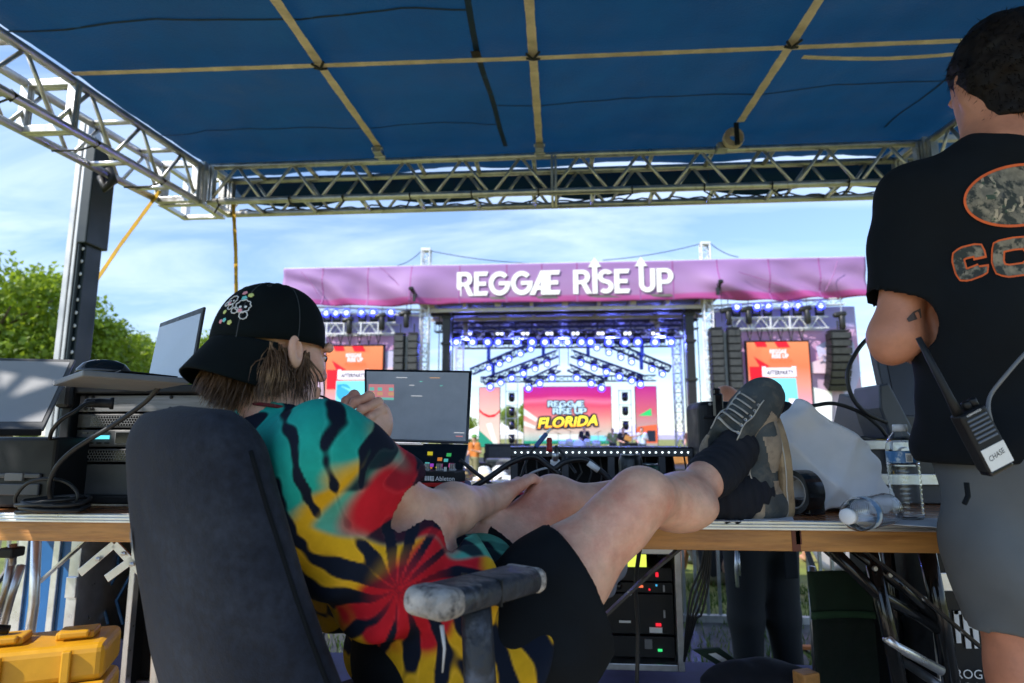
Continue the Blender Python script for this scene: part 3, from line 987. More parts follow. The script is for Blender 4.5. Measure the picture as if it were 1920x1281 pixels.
# roof
t = thing('stage_roof', 'dark flat stage roof with pale rafters behind the banner', 'stage roof', (SX, 31, 6.7))
MB().box((SX, 31.4, 6.82), (13.2, 10.8, .12)).build('roof_sheet', M['stage_roof'], t)
for k in range(9):
 x = SX - 5.9 + k * 1.475
 MB().bar((x, 26.3, 6.62), (x, 36.6, 6.62), .14 if k % 2 else .26, .22).build('rafter', M['rafter'], t)
for k, y in enumerate((26.5, 27.6, 28.7, 29.8, 31.2, 32.6, 34, 35.4, 36.6)):
 MB().bar((SX - 6.4, y, 6.45 if k % 2 else 6.40), (SX + 6.4, y, 6.45 if k % 2 else 6.40), .1, .16).build('purlin', M['rafter'] if k in (0, 2) else M['black_metal'], t)
m = MB()
for y in (29.2, 32.0, 35.0):
 lattice(m, (SX - 6.3, y, 6.1), (SX + 6.3, y, 6.1), .42, .8, .028)
m.build('roof_truss_work', M['black_metal'], t)
# columns and towers
for s_ in (-1, 1):
 lab = 'left' if s_ < 0 else 'right'
 x = PY(838, 640, 27.2).x if s_ < 0 else PY(1293, 640, 27.2).x
 t = thing('stage_column', 'black steel column carrying the %s side of the stage roof' % lab, 'column', (x, 27.2, 0), 0, 'black columns of the stage roof')
 m = MB()
 m.box((x, 27.2, 3.0), (.36, .36, 7.2))
 m.build('shaft', M['black_metal'], t, bev=.02)
 for z in (1.6, 3.3, 5.0, 6.2):
  MB().box((x, 27.2, z), (.48, .48, .12)).build('collar', M['black_metal'], t, bev=.01)
 m = MB(); m.tube([(x - s_ * .3, 27.0, .2), (x - s_ * .3, 27.0, 6.3)], .03, 6); m.tube([(x + s_ * .33, 27.05, .2), (x + s_ * .33, 27.05, 6.5)], .022, 6)
 m.build('conduit', M['rubber'], t)
 x = PY(792, 640, 25.9).x if s_ < 0 else PY(1333, 640, 25.9).x
 if s_ > 0:
  x = PY(1331, 640, 26.25).x
 t = thing('lattice_tower', 'white lattice tower standing through the %s half of the banner' % lab, 'tower', (x, 26.3, FZ), 0, 'white lattice towers at the stage front')
 m = MB()
 lattice(m, (x, 26.35, FZ), (x, 26.35, 9.1), .36, .42, .03)
 m.build('lattice', M['white_metal'], t)
 MB().box((x, 26.35, 9.15), (.42, .42, .12)).build('head_plate', M['white_metal'], t, bev=.01)
 MB().box((x, 26.35, FZ + .05), (1.0, 1.0, .1)).build('base_plate', M['black_metal'], t)
 # rear towers
 x = PY(862, 640, 34).x if s_ < 0 else PY(1268, 640, 33).x
 y = 34 if s_ < 0 else 33
 t = thing('lattice_tower', '%s lattice tower at the %s rear of the stage' % ('pale' if s_ < 0 else 'grey', lab), 'tower', (x, y, 0), 0, 'lattice towers behind the stage')
 m = MB()
 lattice(m, (x, y, DK), (x, y, 6.2), .42, .5, .03)
 m.build('lattice', M['white_metal'] if s_ < 0 else M['steel'], t)
# guy wires
for i, (pts, lb) in enumerate(((((745, 498), (791, 470)), 'left wire running down from the left tower head'), (((796, 468), (1000, 494)), 'long wire from the left tower head to the banner top'),
                               (((1130, 488), (1322, 455)), 'long wire from the banner top up to the right tower head'), (((1330, 455), (1384, 482)), 'short wire from the right tower head down to the banner top'))):
 a, b = PY(*pts[0], 26.3), PY(*pts[1], 26.3)
 m = MB()
 q = [a.lerp(b, k / 10) - Vector((0, 0, .12 * 4 * (k / 10) * (1 - k / 10))) for k in range(11)]
 m.tube(q, .018, 5)
 tag(m.build('guy_wire', M['black_metal']), lb, 'wire', 'guy wires over the stage banner')
for i, (pa, pb, lb) in enumerate((((565, 510), (598, 556), 'dark cord hanging across the far left banner panel'), ((712, 500), (756, 545), 'dark cord hanging across the banner beside the left hoist'), ((1385, 510), (1500, 548), 'dark cord slanting across the right banner panels'), ((1570, 490), (1548, 545), 'dark cord across the far right banner panel'))):
 m = MB()
 m.tube([PY(*pa, 25.7), PY((pa[0] + pb[0]) / 2 + 3, (pa[1] + pb[1]) / 2, 25.72), PY(*pb, 25.7)], .014, 5)
 tag(m.build('rigging_cord', M['banner_seam']), lb, 'cord', 'cords across the banner')
# hoist arms poking out in front of the banner
for s_, px, py in ((-1, 772, 545), (1, 1350, 532)):
 p = PY(px, py, 25.2)
 t = thing('hoist_arm', 'dark hoist arm poking out in front of the %s end of the banner lettering' % ('left' if s_ < 0 else 'right'), 'hoist', p, 0, 'hoist arms in front of the banner')
 MB().bar(p + Vector((.1, .9, -.25)), p + Vector((0, -.1, .1)), .12, .14).build('arm', M['black_metal'], t, bev=.01)
 m = MB(); m.lathe([(.05, -.1), (.09, -.06), (.09, .06), (.05, .1)], 10, p + Vector((0, -.12, .06)), Matrix.Rotation(R(90), 3, 'Y'))
 m.build('pulley', M['black_metal'], t)
 m = MB(); m.box(p + Vector((.14 * -s_, -.1, -.35)), (.12, .12, .3)); m.tube([p + Vector((.14 * -s_, -.1, .0)), p + Vector((.14 * -s_, -.1, -.4))], .015, 5)
 m.build('hook_block', M['black_metal'], t)
 MB().tube([p + Vector((0, -.12, 0)), p + Vector((0, 0, -1.6))], .012, 5).build('chain', M['black_metal'], t)
# ------------------------------------------------------------------ wings: backdrops, screens, trusses, speakers
def flat(mb, pts, Y, dz=.01):
 """thin plate whose corners sit where the picture shows them on the plane y = Y"""
 q = [PY(px, py, Y) for px, py in pts]
 mb.add(q + [p + Vector((0, dz, 0)) for p in q], [tuple(range(len(q)))] + [(i, i + len(q), (i + 1) % len(q) + len(q), (i + 1) % len(q)) for i in range(len(q))])
 return mb
for s_ in (-1, 1):
 lab = 'left' if s_ < 0 else 'right'
 xa, xb = (6.75, 12.78) if s_ > 0 else (-12.1, -6.05)
 t = thing('wing_backdrop', 'tall printed backdrop in lilac and pink on the %s wing of the stage' % lab, 'backdrop', ((xa + xb) / 2, 26.95, 0), 0, 'printed backdrops on the stage wings')
 m = MB()
 m.grid(lambda u, v: (xa + (xb - xa) * u, 26.95 + .05 * math.sin(u * 17 + 2 * v) + .04 * noise.noise(Vector((u * 5, v * 6, s_))), FZ + (6.4 - FZ) * v), 60, 40)
 m.build('printed_cloth', M['wing'], t, smooth=True, solid=.01)
 YW = 26.84
 if s_ > 0:
  decals = [('wing_blue', [(1560, 690), (1600, 640), (1614, 700), (1596, 755), (1570, 720)]), ('wing_blue', [(1530, 650), (1548, 640), (1556, 668), (1540, 690)]),
                  ('wing_pink', [(1520, 680), (1550, 670), (1552, 700), (1522, 700)]),
                  ('green_print', [(1596, 778), (1612, 778), (1612, 793), (1596, 793)]), ('orange_print', [(1530, 800), (1636, 800), (1638, 826), (1530, 826)]),
                  ('white_print', [(1500, 720), (1560, 735), (1560, 798), (1500, 798)])]
 else:
  decals = [('wing_blue', [(722, 660), (738, 655), (738, 690), (724, 690)]), ('wing_pink', [(719, 690), (740, 688), (740, 720), (719, 720)]), ('wing_blue', [(600, 625), (612, 620), (612, 650), (602, 652)])]
 for k, (mk, pts) in enumerate(decals):
  flat(MB(), pts, YW - .012 * k).build('print_patch', M[mk], t)
 if s_ > 0:
  rg = random.Random(4)
  for k in range(9):
   a = k * .7
   c = (1535 + 3 * k, 665 + 4 * math.sin(k * 2))
   flat(MB(), [c, (c[0] + 16 * math.cos(a), c[1] + 12 * math.sin(a)), (c[0] + 15 * math.cos(a + .3), c[1] + 11 * math.sin(a + .3))], YW - .13 - .01 * k).build('palm_frond', M['wing_blue'] if k % 2 else M['wing_pink'], t)
 # led screen of the wing
 scr = [(613, 650), (718, 650), (722, 775), (616, 775)] if s_ < 0 else [(1400, 642), (1515, 642), (1522, 775), (1412, 775)]
 q0 = PY(*scr[0], 26.7); q1 = PY(*scr[1], 26.7); q3 = PY(*scr[3], 26.7)
 x0, x1, z1, z0 = q0.x, q1.x, q0.z, 1.75
 t = thing('wing_screen', 'portrait video screen with orange festival artwork on the %s wing' % lab, 'video screen', ((x0 + x1) / 2, 26.7, 0), 0, 'portrait video screens on the wings')
 MB().box(((x0 + x1) / 2, 26.78, (z0 + z1) / 2), (x1 - x0 + .14, .12, z1 - z0 + .14)).build('screen_frame', M['black_plastic'], t, bev=.01)
 MB().box(((x0 + x1) / 2, 26.705, (z0 + z1) / 2), (x1 - x0, .02, z1 - z0)).build('screen_panel', M['led_wing'], t)
 W_, H_ = x1 - x0, z1 - z0
 def sp(mb, pts, k=0):
  q = [(x0 + W_ * a, 26.685 - .006 * k, z1 - H_ * b) for a, b in pts]
  return mb.add(q + [(a, b + .01, c) for a, b, c in q], [tuple(range(len(q) - 1, -1, -1))] + [(i, (i + 1) % len(q), (i + 1) % len(q) + len(q), i + len(q)) for i in range(len(q))])
 for k, (mk, pts) in enumerate((('led_red', [(.02, .34), (.3, .34), (.3, .62), (.03, .62)]), ('led_red', [(.1, .2), (.36, .34), (.2, .36)]), ('led_red', [(.12, .0), (.3, .0), (.33, .07), (.16, .07)]), ('led_red', [(.45, .0), (.65, .0), (.7, .08), (.5, .08)]),
                                  ('led_cyan', [(.2, .5), (.76, .5), (.78, 1), (.2, 1)]), ('led_blue', [(.22, .55)] + [(.34 + .13 * math.cos(a * .35), .66 + .12 * math.sin(a * .35)) for a in range(18)]),
                                  ('led_white', [(.22, .34), (.28, .34), (.28, .36), (.7, .36), (.7, .34), (.77, .34), (.77, .48), (.22, .48)]), ('led_white', [(.62, .78), (.72, .78), (.72, .98), (.62, .98)]))):
  sp(MB(), pts, k).build('artwork_shape', M[mk], t)
 m = MB()
 text(m, 'REGGAE', (x0 + W_ * .36, 26.63, z1 - H_ * .16), (1, 0, 0), (0, 0, 1), .17, W_ * .27, bold=.03)
 text(m, 'RISE UP', (x0 + W_ * .39, 26.63, z1 - H_ * .225), (1, 0, 0), (0, 0, 1), .17, W_ * .27, bold=.03)
 m.build('lettering', M['led_white'], t)
 m = MB(); text(m, 'FLORIDA', (x0 + W_ * .34, 26.63, z1 - H_ * .29), (1, 0, 0), (0, 0, 1), .17, W_ * .38, bold=.03, shear=.2)
 m.build('lettering', M['led_orange'], t)
 m = MB(); text(m, 'AFTERPARTY', (x0 + W_ * .28, 26.62, z1 - H_ * .455), (1, 0, 0), (0, 0, 1), .19, W_ * .45, bold=.03, shear=.15)
 m.build('lettering', M['led_dark'], t)
 # six hanging straps of the screen
 for k in range(6):
  x = x0 + W_ * (.06 + .17 * k)
  m = MB()
  m.tube([(x - .12, 26.75, z1 + .62), (x, 26.75, z1 + .07)], .022, 5); m.tube([(x + .12, 26.75, z1 + .62), (x, 26.75, z1 + .07)], .022, 5)
  m.build('hanger', M['black_metal'], t)
 # white lighting truss above it
 if s_ < 0:
  a, b = PY(585, 622, 26.6), PY(744, 622, 26.6)
 else:
  a, b = PY(1370, 610, 26.6), PY(1549, 609, 26.6)
 zt = 5.62
 t = thing('lighting_truss', 'white lighting truss hung above the video screen of the %s wing' % lab, 'truss', ((a.x + b.x) / 2, 26.6, zt), 0, 'white trusses of the stage wings')
 n = 5
 for dy_ in (-.25, .25):
  for dz in (-.24, .24):
   MB().tube([(a.x, 26.6 + dy_, zt + dz), (b.x, 26.6 + dy_, zt + dz)], .03, 6).build('chord', M['white_metal'], t)
 for k in range(n):
  xa_, xb_ = a.x + (b.x - a.x) * k / n, a.x + (b.x - a.x) * (k + 1) / n
  for dy_ in (-.25, .25):
   MB().tube([(xa_ + .05, 26.6 + dy_, zt - .24), ((xa_ + xb_) / 2, 26.6 + dy_, zt + .24), (xb_ - .05, 26.6 + dy_, zt - .24)], .024, 5).build('brace', M['white_metal'], t)
   MB().bar((xa_, 26.6 + dy_, zt - .28), (xa_, 26.6 + dy_, zt + .28), .09, .05).build('joint_plate', M['white_metal'], t)
 # outrigger truss under the banner
 t = thing('outrigger_truss', 'slim white truss reaching outward under the %s end of the banner' % lab, 'truss', (xa, 26.3, 6.4), 0, 'outrigger trusses of the stage wings')
 m = MB()
 lattice(m, (SX + s_ * 6.2, 26.4, 6.28), (SX + s_ * 11.8, 26.4, 6.52), .26, .5, .024)
 m.build('lattice', M['white_metal'], t)
# ------------------------------------------------------------------ moving lights
def make_light():
 t = thing('moving_light', 'moving light', 'stage light')
 m = MB(); m.box((0, 0, .06), (.26, .22, .12)); m.build('base', M['black_plastic'], t, bev=.01, local=True)
 m = MB()
 m.box((-.13, 0, .26), (.04, .09, .3)); m.box((.13, 0, .26), (.04, .09, .3)); m.box((0, 0, .125), (.22, .08, .02)); m.build('yoke', M['black_plastic'], t, bev=.01, local=True)
 m = MB(); m.lathe([(.05, .14), (.095, .10), (.10, -.02), (.125, -.14), (.12, -.16)], 14, (0, 0, .36), Matrix.Rotation(R(90), 3, 'X').to_3x3() @ Matrix.Rotation(R(180), 3, 'X').to_3x3() if False else Matrix.Rotation(R(-90), 3, 'X'))
 h = m.build('head', M['black_plastic'], t, smooth=True, local=True)
 m = MB(); m.lathe([(.001, 0), (.07, 0.006), (.085, .0)], 14, (0, -.165, .36), Matrix.Rotation(R(90), 3, 'X'), caps=False); m.build('lens', M['blue_lens'], h, local=True)
 m = MB(); m.lathe([(.085, 0), (.155, 0.004), (.157, -.03)], 14, (0, -.162, .36), Matrix.Rotation(R(90), 3, 'X'), caps=False); m.build('glow_ring', M['blue_glow'], h, local=True)
 return t
ORD = ['leftmost'] + [w_ + ' from the left' for w_ in 'second third fourth fifth sixth seventh eighth ninth tenth eleventh twelfth thirteenth fourteenth fifteenth'.split()] + ['rightmost']
proto = make_light()
used = [False]
def put_light(p, label, group, up=True, s=1.0, rz=0.0):
 if not used[0]:
  used[0] = True
  o = proto
  o['label'] = label; o['group'] = group
 else:
  o = dup(proto, label=label, group=group)
 o.location = p
 o.scale = (s, s, s)
 o.rotation_euler = (0, 0 if up else math.pi, rz)
 return o
for k, px in enumerate((613, 631, 651, 679, 701, 734)):
 p = PY(px, 612, 26.5); p.z = 5.92
 put_light(p, '%s upright blue light on the left wing truss' % ORD[k], 'blue lights on the left wing truss', True, 1.15)
for k, px in enumerate((1381, 1419, 1440, 1473, 1496, 1538)):
 p = PY(px, 604, 26.5); p.z = 5.92
 put_light(p, '%s upright blue light on the right wing truss' % ORD[k], 'blue lights on the right wing truss', True, 1.15)
# long front truss under the stage roof with its row of lights
t = thing('lighting_truss', 'long silver lighting truss under the stage roof with a row of blue lamps', 'truss', (SX, 30, 5.9))
pa, pb = PY(845, 628, 30), PY(1282, 626, 30)
for dy_ in (-.2, .2):
 for dz in (-.2, .2):
  MB().tube([(pa.x, 30 + dy_, pa.z + dz), (pb.x, 30 + dy_, pa.z + dz)], .03, 6).build('chord', M['alu_bright'], t)
m = MB()
for k in range(24):
 xa_ = pa.x + (pb.x - pa.x) * k / 24; xb_ = pa.x + (pb.x - pa.x) * (k + 1) / 24
 m.tube([(xa_, 29.8, pa.z - .2), (xb_, 29.8, pa.z + .2)], .026, 5)
 m.tube([(xa_, 30.2, pa.z + .2), (xb_, 30.2, pa.z - .2)], .026, 5)
m.build('bracing', M['alu_bright'], t, kind='stuff')
ROW = 'row of blue lamps on the long truss under the stage roof'
for k, px in enumerate((857, 887, 915, 935, 970, 998, 1022, 1044, 1064, 1090, 1107, 1141, 1171, 1195, 1227, 1257)):
 p = PY(px, 643, 29.7)
 put_light(p + Vector((0, 0, .36 * 1.3)), '%s lit blue lamp in the row under the stage roof' % ORD[k], ROW, False, 1.3)
par = thing('spot_lamp', 'pair of small white spot lamps on the long truss under the stage roof', 'stage light', (0, 0, 0), 0, 'paired white spot lamps on the long truss')
for dx_ in (-.1, .1):
 m = MB(); m.lathe([(.05, .12), (.09, -.05), (.09, -.08)], 10, (dx_, 0, 0), Matrix.Rotation(R(-90), 3, 'X')); c = m.build('can', M['black_plastic'], par, local=True)
 m = MB(); m.lathe([(.001, .0), (.085, .0)], 10, (dx_, -.085, 0), Matrix.Rotation(R(90), 3, 'X'), caps=False); m.build('lens', led('white lens', (.8, .85, .9), 1.0), c, local=True)
for k, px in enumerate((878, 937, 985, 1030, 1079, 1126, 1176, 1228)):
 p = PY(px, 626, 29.6)
 o = par if k == 0 else dup(par)
 o.location = p
 o['label'] = '%s pair of small white spot lamps on the long stage truss' % ORD[k]
# chevron trusses
CHV = 'sloping dark trusses making chevrons over the stage'
chev = [((884, 697), (1015, 641), 33.5, 'outer left dark truss of the stage chevron'), ((907, 716), (1045, 663), 32.5, 'middle left dark truss of the stage chevron'), ((990, 718), (1049, 690), 31.5, 'short inner left dark truss of the stage chevron'),
  ((1256, 692), (1133, 641), 33.5, 'outer right dark truss of the stage chevron'), ((1204, 710), (1072, 663), 32.5, 'middle right dark truss of the stage chevron'), ((1130, 717), (1066, 689), 31.5, 'short inner right dark truss of the stage chevron')]
for a, b, Y, lb in chev:
 pa, pb = PY(*a, Y), PY(*b, Y)
 t = thing('chevron_truss', lb, 'truss', pa, 0, CHV)
 m = MB(); lattice(m, pa, pb, .34, .45, .036); m.build('lattice', M['truss_blue'], t)
 MB().tube([pb + Vector((0, 0, .1)), pb + Vector((0, 0, 6.6 - pb.z))], .02, 5).build('hanging_wire', M['truss_blue'], t)
t = thing('cross_truss', 'level dark truss above the main video screen', 'truss', PY(905, 712, 34), 0)
m = MB(); lattice(m, PY(902, 712, 34.2), PY(1230, 709, 34.2), .3, .6, .026); m.build('lattice', M['truss_blue'], t)
LL = [((310, 605), (388, 575), (458, 540), (545, 500), (622, 465)), ((320, 745), (398, 715), (480, 680), (655, 610), (745, 575), (568, 645)), ((605, 755), (690, 720), (780, 680)),
      ((1115, 455), (1205, 490), (1295, 525), (1375, 560), (1527, 615), (1605, 650)), ((995, 570), (1095, 605), (1185, 635), (1282, 670), (1375, 700), (1440, 725)), ((965, 680), (1072, 720), (1150, 755))]
for grp_, Y, nm in zip(LL, (33.3, 32.3, 31.3, 33.3, 32.3, 31.3), ('outer left', 'middle left', 'inner left', 'outer right', 'middle right', 'inner right')):
 for k, (cx_, cy_) in enumerate(sorted(grp_)):
  p = PY(840 + cx_ / 4.0, 540 + cy_ / 4.0, Y)
  put_light(p + Vector((0, 0, .36 * 1.2)), '%s lit blue lamp below the %s chevron truss over the stage' % (ORD[k], nm), 'blue lamps below the %s chevron truss' % nm, False, 1.2)
for k, (cx_, cy_) in enumerate(sorted(((305, 490), (715, 470), (1050, 460), (1455, 470), (575, 645), (1185, 640), (340, 625), (1450, 560)))):
 p = PY(840 + cx_ / 4.0, 540 + cy_ / 4.0, 32.9)
 m = MB(); m.box(p, (.18, .18, .75)); m.box(p + Vector((0, 0, .42)), (.42, .25, .12))
 tag(m.build('chain_hoist', M['truss_blue'], bev=.02), ORD[k] + ' dark chain hoist of those hanging among the chevron trusses', 'hoist', 'chain hoists among the chevron trusses')
for k, (px, py, Y, lb) in enumerate(((655, 612, 26.2, 'leftmost black hoist on the left wing'), (716, 605, 26.2, 'bent black hoist on the white truss of the left wing'), (762, 600, 26.2, 'black hoist hanging over the left speaker columns'),
                                     (1366, 595, 26.2, 'black hoist hanging over the right speaker columns'), (1404, 593, 26.2, 'black hoist beside the first blue light of the right wing'), (1514, 592, 26.2, 'black hoist near the right end of the right wing truss'), (1579, 603, 26.2, 'black hoist above the curved side speakers'),
                                     (873, 618, 29.3, 'pale hoist at the left end of the long lamp truss'), (1232, 612, 29.3, 'pale hoist at the right end of the long lamp truss'))):
 p = PY(px, py, Y)
 t = thing('chain_hoist', lb, 'hoist', p, 0, 'chain hoists under the banner')
 m = MB(); m.lathe([(.08, -.35), (.13, -.3), (.13, .2), (.09, .28)], 10, p); m.build('body', M['black_metal'] if k < 7 else M['rafter'], t, smooth=True)
 m = MB(); m.lathe([(.08, -.26), (.12, -.2), (.12, .2), (.08, .26)], 10, p + Vector((-.08, 0, .3)), Matrix.Rotation(R(80), 3, 'Y')); m.build('motor', M['black_metal'] if k < 7 else M['rafter'], t, smooth=True)
 MB().tube([p + Vector((0, 0, .3)), p + Vector((0, 0, 1.2 if k < 7 else .6))], .02, 5).build('chain', M['steel'], t)
for x in (-4.5, -2, .3, 2.6, 5.1):
 lp = D.lights.new('blue_stage_light', 'POINT'); lp.energy = 190; lp.color = (.12, .16, 1.0); lp.shadow_soft_size = .25
 lo_ = D.objects.new('blue_stage_light', lp); COL.objects.link(lo_); lo_.location = (x, 29.9, 5.35)
# line arrays
def line_array(px0, px1, n, zt, Y, lab, grp, curve=0.0, h=.31):
 a, b = PY(px0, 640, Y), PY(px1, 640, Y)
 w_ = b.x - a.x; cx_ = (a.x + b.x) / 2
 t = thing('line_array', lab, 'speaker array', (cx_, Y, zt), 0, grp)
 m = MB(); m.box((cx_, Y, zt + .06), (w_ * .9, .5, .06)); m.tube([(cx_, Y, zt + .08), (cx_, Y, zt + .5)], .03, 6); m.build('fly_frame', M['black_metal'], t)
 z = zt; y = Y; ang = 0
 for k in range(n):
  rot = Matrix.Rotation(ang, 3, 'X')
  c = Vector((cx_, y, z - h / 2))
  m = MB(); m.box(c, (w_, .55, h * .94), rot)
  cab = m.build('cabinet', M['black_plastic'], t, bev=.015)
  m = MB(); m.box(c + rot @ Vector((0, -.285, 0)), (w_ * .84, .012, h * .78), rot); m.build('grille', M['grille'], cab)
  z -= h * math.cos(ang); y += h * math.sin(ang)
  ang += curve
 return t
GL = 'tall speaker columns flanking the stage'
line_array(741, 760, 11, 5.22, 26.0, 'left column of the pair of speakers hung left of the stage', GL)
line_array(767, 786, 11, 5.22, 26.0, 'right column of the pair of speakers hung left of the stage', GL)
line_array(1330, 1354, 11, 5.28, 26.0, 'left column of the pair of speakers hung right of the stage', GL)
line_array(1362, 1387, 11, 5.28, 26.0, 'right column of the pair of speakers hung right of the stage', GL)
for x0, x1 in ((760.8, 766.2), (1355, 1361)):
 a, b = PY(x0, 640, 26.1), PY(x1, 640, 26.1)
 m = MB(); m.box(((a.x + b.x) / 2, 26.1, 3.4), (b.x - a.x, .2, 3.6)); o = m.build('cable_loom', M['light_grey'], bev=.03)
 tag(o, 'pale cable loom hanging between the two speaker columns at %s' % ('left' if x0 < 1000 else 'right'), 'cable', 'pale looms between speaker columns')
line_array(1553, 1592, 8, 5.15, 26.2, 'curved bank of side speakers hung on the right wing', None, .085, .30)
# ------------------------------------------------------------------ video screens at the rear of the stage
YS = 34.0
def screen(px0, px1, pyt, pyb, mt, lab):
 a, b = PY(px0, pyt, YS), PY(px1, pyt, YS)
 z0 = PY(px0, pyb, YS).z
 t = thing('video_screen', lab, 'video screen', ((a.x + b.x) / 2, YS, 0), 0)
 MB().box(((a.x + b.x) / 2, YS + .1, (a.z + z0) / 2), (b.x - a.x + .06, .14, a.z - z0 + .06)).build('screen_frame', M['black_plastic'], t)
 MB().box(((a.x + b.x) / 2, YS + .015, (a.z + z0) / 2), (b.x - a.x, .03, a.z - z0)).build('screen_panel', M[mt], t)
 return t, a.x, b.x, z0, a.z
t, x0, x1, z0, z1 = screen(982, 1145, 726, 832, 'led_main', 'main video screen centre stage with festival logo on a crimson sunset')
W_, H_ = x1 - x0, z1 - z0
def sart(t, mk, pts, k=0, name='artwork_shape'):
 q = [(x0 + W_ * a, YS - .012 - .008 * k, z1 - H_ * b) for a, b in pts]
 MB().add(q, [tuple(range(len(q) - 1, -1, -1))]).build(name, M[mk], t)
sart(t, 'led_pale', [(0, .38), (.16, .56), (.14, .62), (0, .5)], 0)
sart(t, 'led_pale', [(0, .60), (.14, .70), (.12, .74), (0, .68)], 1)
sart(t, 'led_cyan', [(.18, .86), (.95, .86), (.95, .97), (.18, .97)], 0)
sart(t, 'led_pale', [(.2, .84), (.7, .84), (.68, .93), (.22, .93)], 1)
sart(t, 'led_darkgreen', [(.0, .95), (1, .95), (1, 1), (0, 1)], 2)
def sx(cx_):   # crop column to x on the screen plane
 return PY(840 + cx_ / 4.0, 760, YS).x
def sz(cy_):
 return PY(1060, 540 + cy_ / 4.0, YS).z
for (s_, xa_, xb_, yb_, h_) in (('REGGAE', 748, 1022, 893, 44), ('RISE UP', 785, 1038, 946, 44)):
 zb = sz(yb_); hh = sz(yb_ - h_) - zb
 for k_, (mk, grow) in enumerate((('led_dark', .06), ('led_logo', 0))):
  if mk == 'led_dark':
   for dx_, dz_ in ((-.05, .05), (.05, .05), (-.05, -.05), (.05, -.05), (0, -.06), (0, .06)):
    for ch, m in logo(s_, (sx(xa_) + dx_, YS - .08, zb + dz_), hh, sx(xb_) - sx(xa_), .004, gap=.03, space=.25):
     m.build('letter_outline', M[mk], t)
  else:
   for ch, m in logo(s_, (sx(xa_), YS - .12, zb), hh, sx(xb_) - sx(xa_), .01, gap=.03, space=.25):
    m.build('letter', M[mk], t)
zb = sz(1052); hh = sz(975) - zb
for dx_, dz_ in ((-.09, .07), (.09, .07), (-.09, -.08), (.09, -.08), (0, .1), (0, -.1), (.1, 0), (-.1, 0)):
 m = MB(); text(m, 'FLORiDA', (sx(672) + dx_, YS - .09, zb + dz_), (1, 0, .05), (0, 0, 1), hh, sx(1120) - sx(672), bold=.045, shear=.22); m.build('letter_outline', M['led_dark'], t)
m = MB(); text(m, 'FLORiDA', (sx(672), YS - .13, zb), (1, 0, .05), (0, 0, 1), hh, sx(1120) - sx(672), bold=.03, shear=.22); m.build('lettering', M['led_yellow'], t)
t, x0, x1, z0, z1 = screen(899, 937, 727, 838, 'led_peach', 'narrow peach coloured video screen left of the main screen')
W_, H_ = x1 - x0, z1 - z0
sart(t, 'led_red', [(0, .36), (.2, .43), (.5, .47), (.8, .45), (1, .38), (1, .42), (.75, .5), (.45, .51), (.2, .47), (0, .41)], 0)
sart(t, 'led_darkgreen', [(0, .72), (.9, 1), (0, 1)], 1)
sart(t, 'led_pale', [(.35, .62), (.75, 1), (.95, 1), (.6, .6)], 2)
t, x0, x1, z0, z1 = screen(1191, 1230, 725, 840, 'led_right', 'narrow red video screen right of the main screen')
W_, H_ = x1 - x0, z1 - z0
sart(t, 'led_green', [(.12, .48), (.72, .36), (.75, .48)], 0)
sart(t, 'led_orange', [(.05, .66), (.98, .62), (.98, .92), (.08, .92)], 0)
sart(t, 'led_cyan', [(.15, .76), (.3, .76), (.3, .9), (.15, .9)], 1)
sart(t, 'led_dark', [(.5, .72), (.9, .72), (.9, .9), (.5, .9)], 1)
# floor totems with fixtures between the screens
for k, (cx_, lb) in enumerate(((478, 'left'), (1325, 'right'))):
 a = PY(840 + cx_ / 4.0, 735, 33.0)
 t = thing('light_totem', 'upright frame of four dark fixtures on the %s side of the main screen' % lb, 'light stand', (a.x, 33, .1), 0, 'upright frames of stage fixtures')
 m = MB()
 for s_ in (-1, 1):
  m.bar((a.x + s_ * .32, 33, DK), (a.x + s_ * .32, 33, 4.0 if k == 0 else 3.3), .04, .04)
 for z in (.35, 1.05, 1.8, 2.5, 3.25):
  m.bar((a.x - .32, 33, z), (a.x + .32, 33, z), .04, .04)
 m.build('frame', M['steel'], t)
 for z in (.7, 1.4, 2.15, 2.9):
  m = MB(); m.lathe([(.08, .2), (.17, .14), (.17, -.1), (.11, -.22)], 10, (a.x, 32.95, z)); m.box((a.x, 32.95, z + .22), (.34, .2, .08))
  m.build('fixture', M['black_gloss'], t, smooth=True)
# small clutter on the deck
EQ = 'amplifiers and cases standing on the stage'
for k, (px, py, w_, d_, h_, mk, lb) in enumerate(((952, 822, 2.2, .8, .95, 'stage_black', 'black cloth draped riser at the left of the stage'), (1163, 826, 1.6, .8, .8, 'stage_black', 'black amplifier stack right of the drums'), (1182, 822, .9, .6, 1.0, 'black_plastic', 'black speaker cabinet beside the bass player'),
          (1216, 832, 1.3, .8, .5, 'white_print', 'white case at the right of the stage'), (1258, 835, 2.0, .9, .4, 'wood', 'brown wooden riser at the right of the stage'), (1250, 818, 2.1, .8, .5, 'white_print', 'white panel above the brown riser'),
          (925, 838, .9, .6, .5, 'black_plastic', 'black wedge monitor at the left of the stage'), (884, 834, .7, .6, .6, 'light_grey', 'grey case at the far left of the stage'))):
 p = PY(px, py, 30.5)
 t = thing('stage_case', lb, 'case', (p.x, 30.5, DK), 0, EQ)
 MB().box((p.x, 30.5, DK + h_ / 2), (w_, d_, h_)).build('shell', M[mk], t, bev=.03)
 m = MB(); m.box((p.x, 30.5 - d_ / 2 - .01, DK + h_ * .5), (w_ * .8, .02, h_ * .7)); m.build('front_panel', M['grille'] if mk in ('black_plastic', 'stage_black') else M[mk], t)
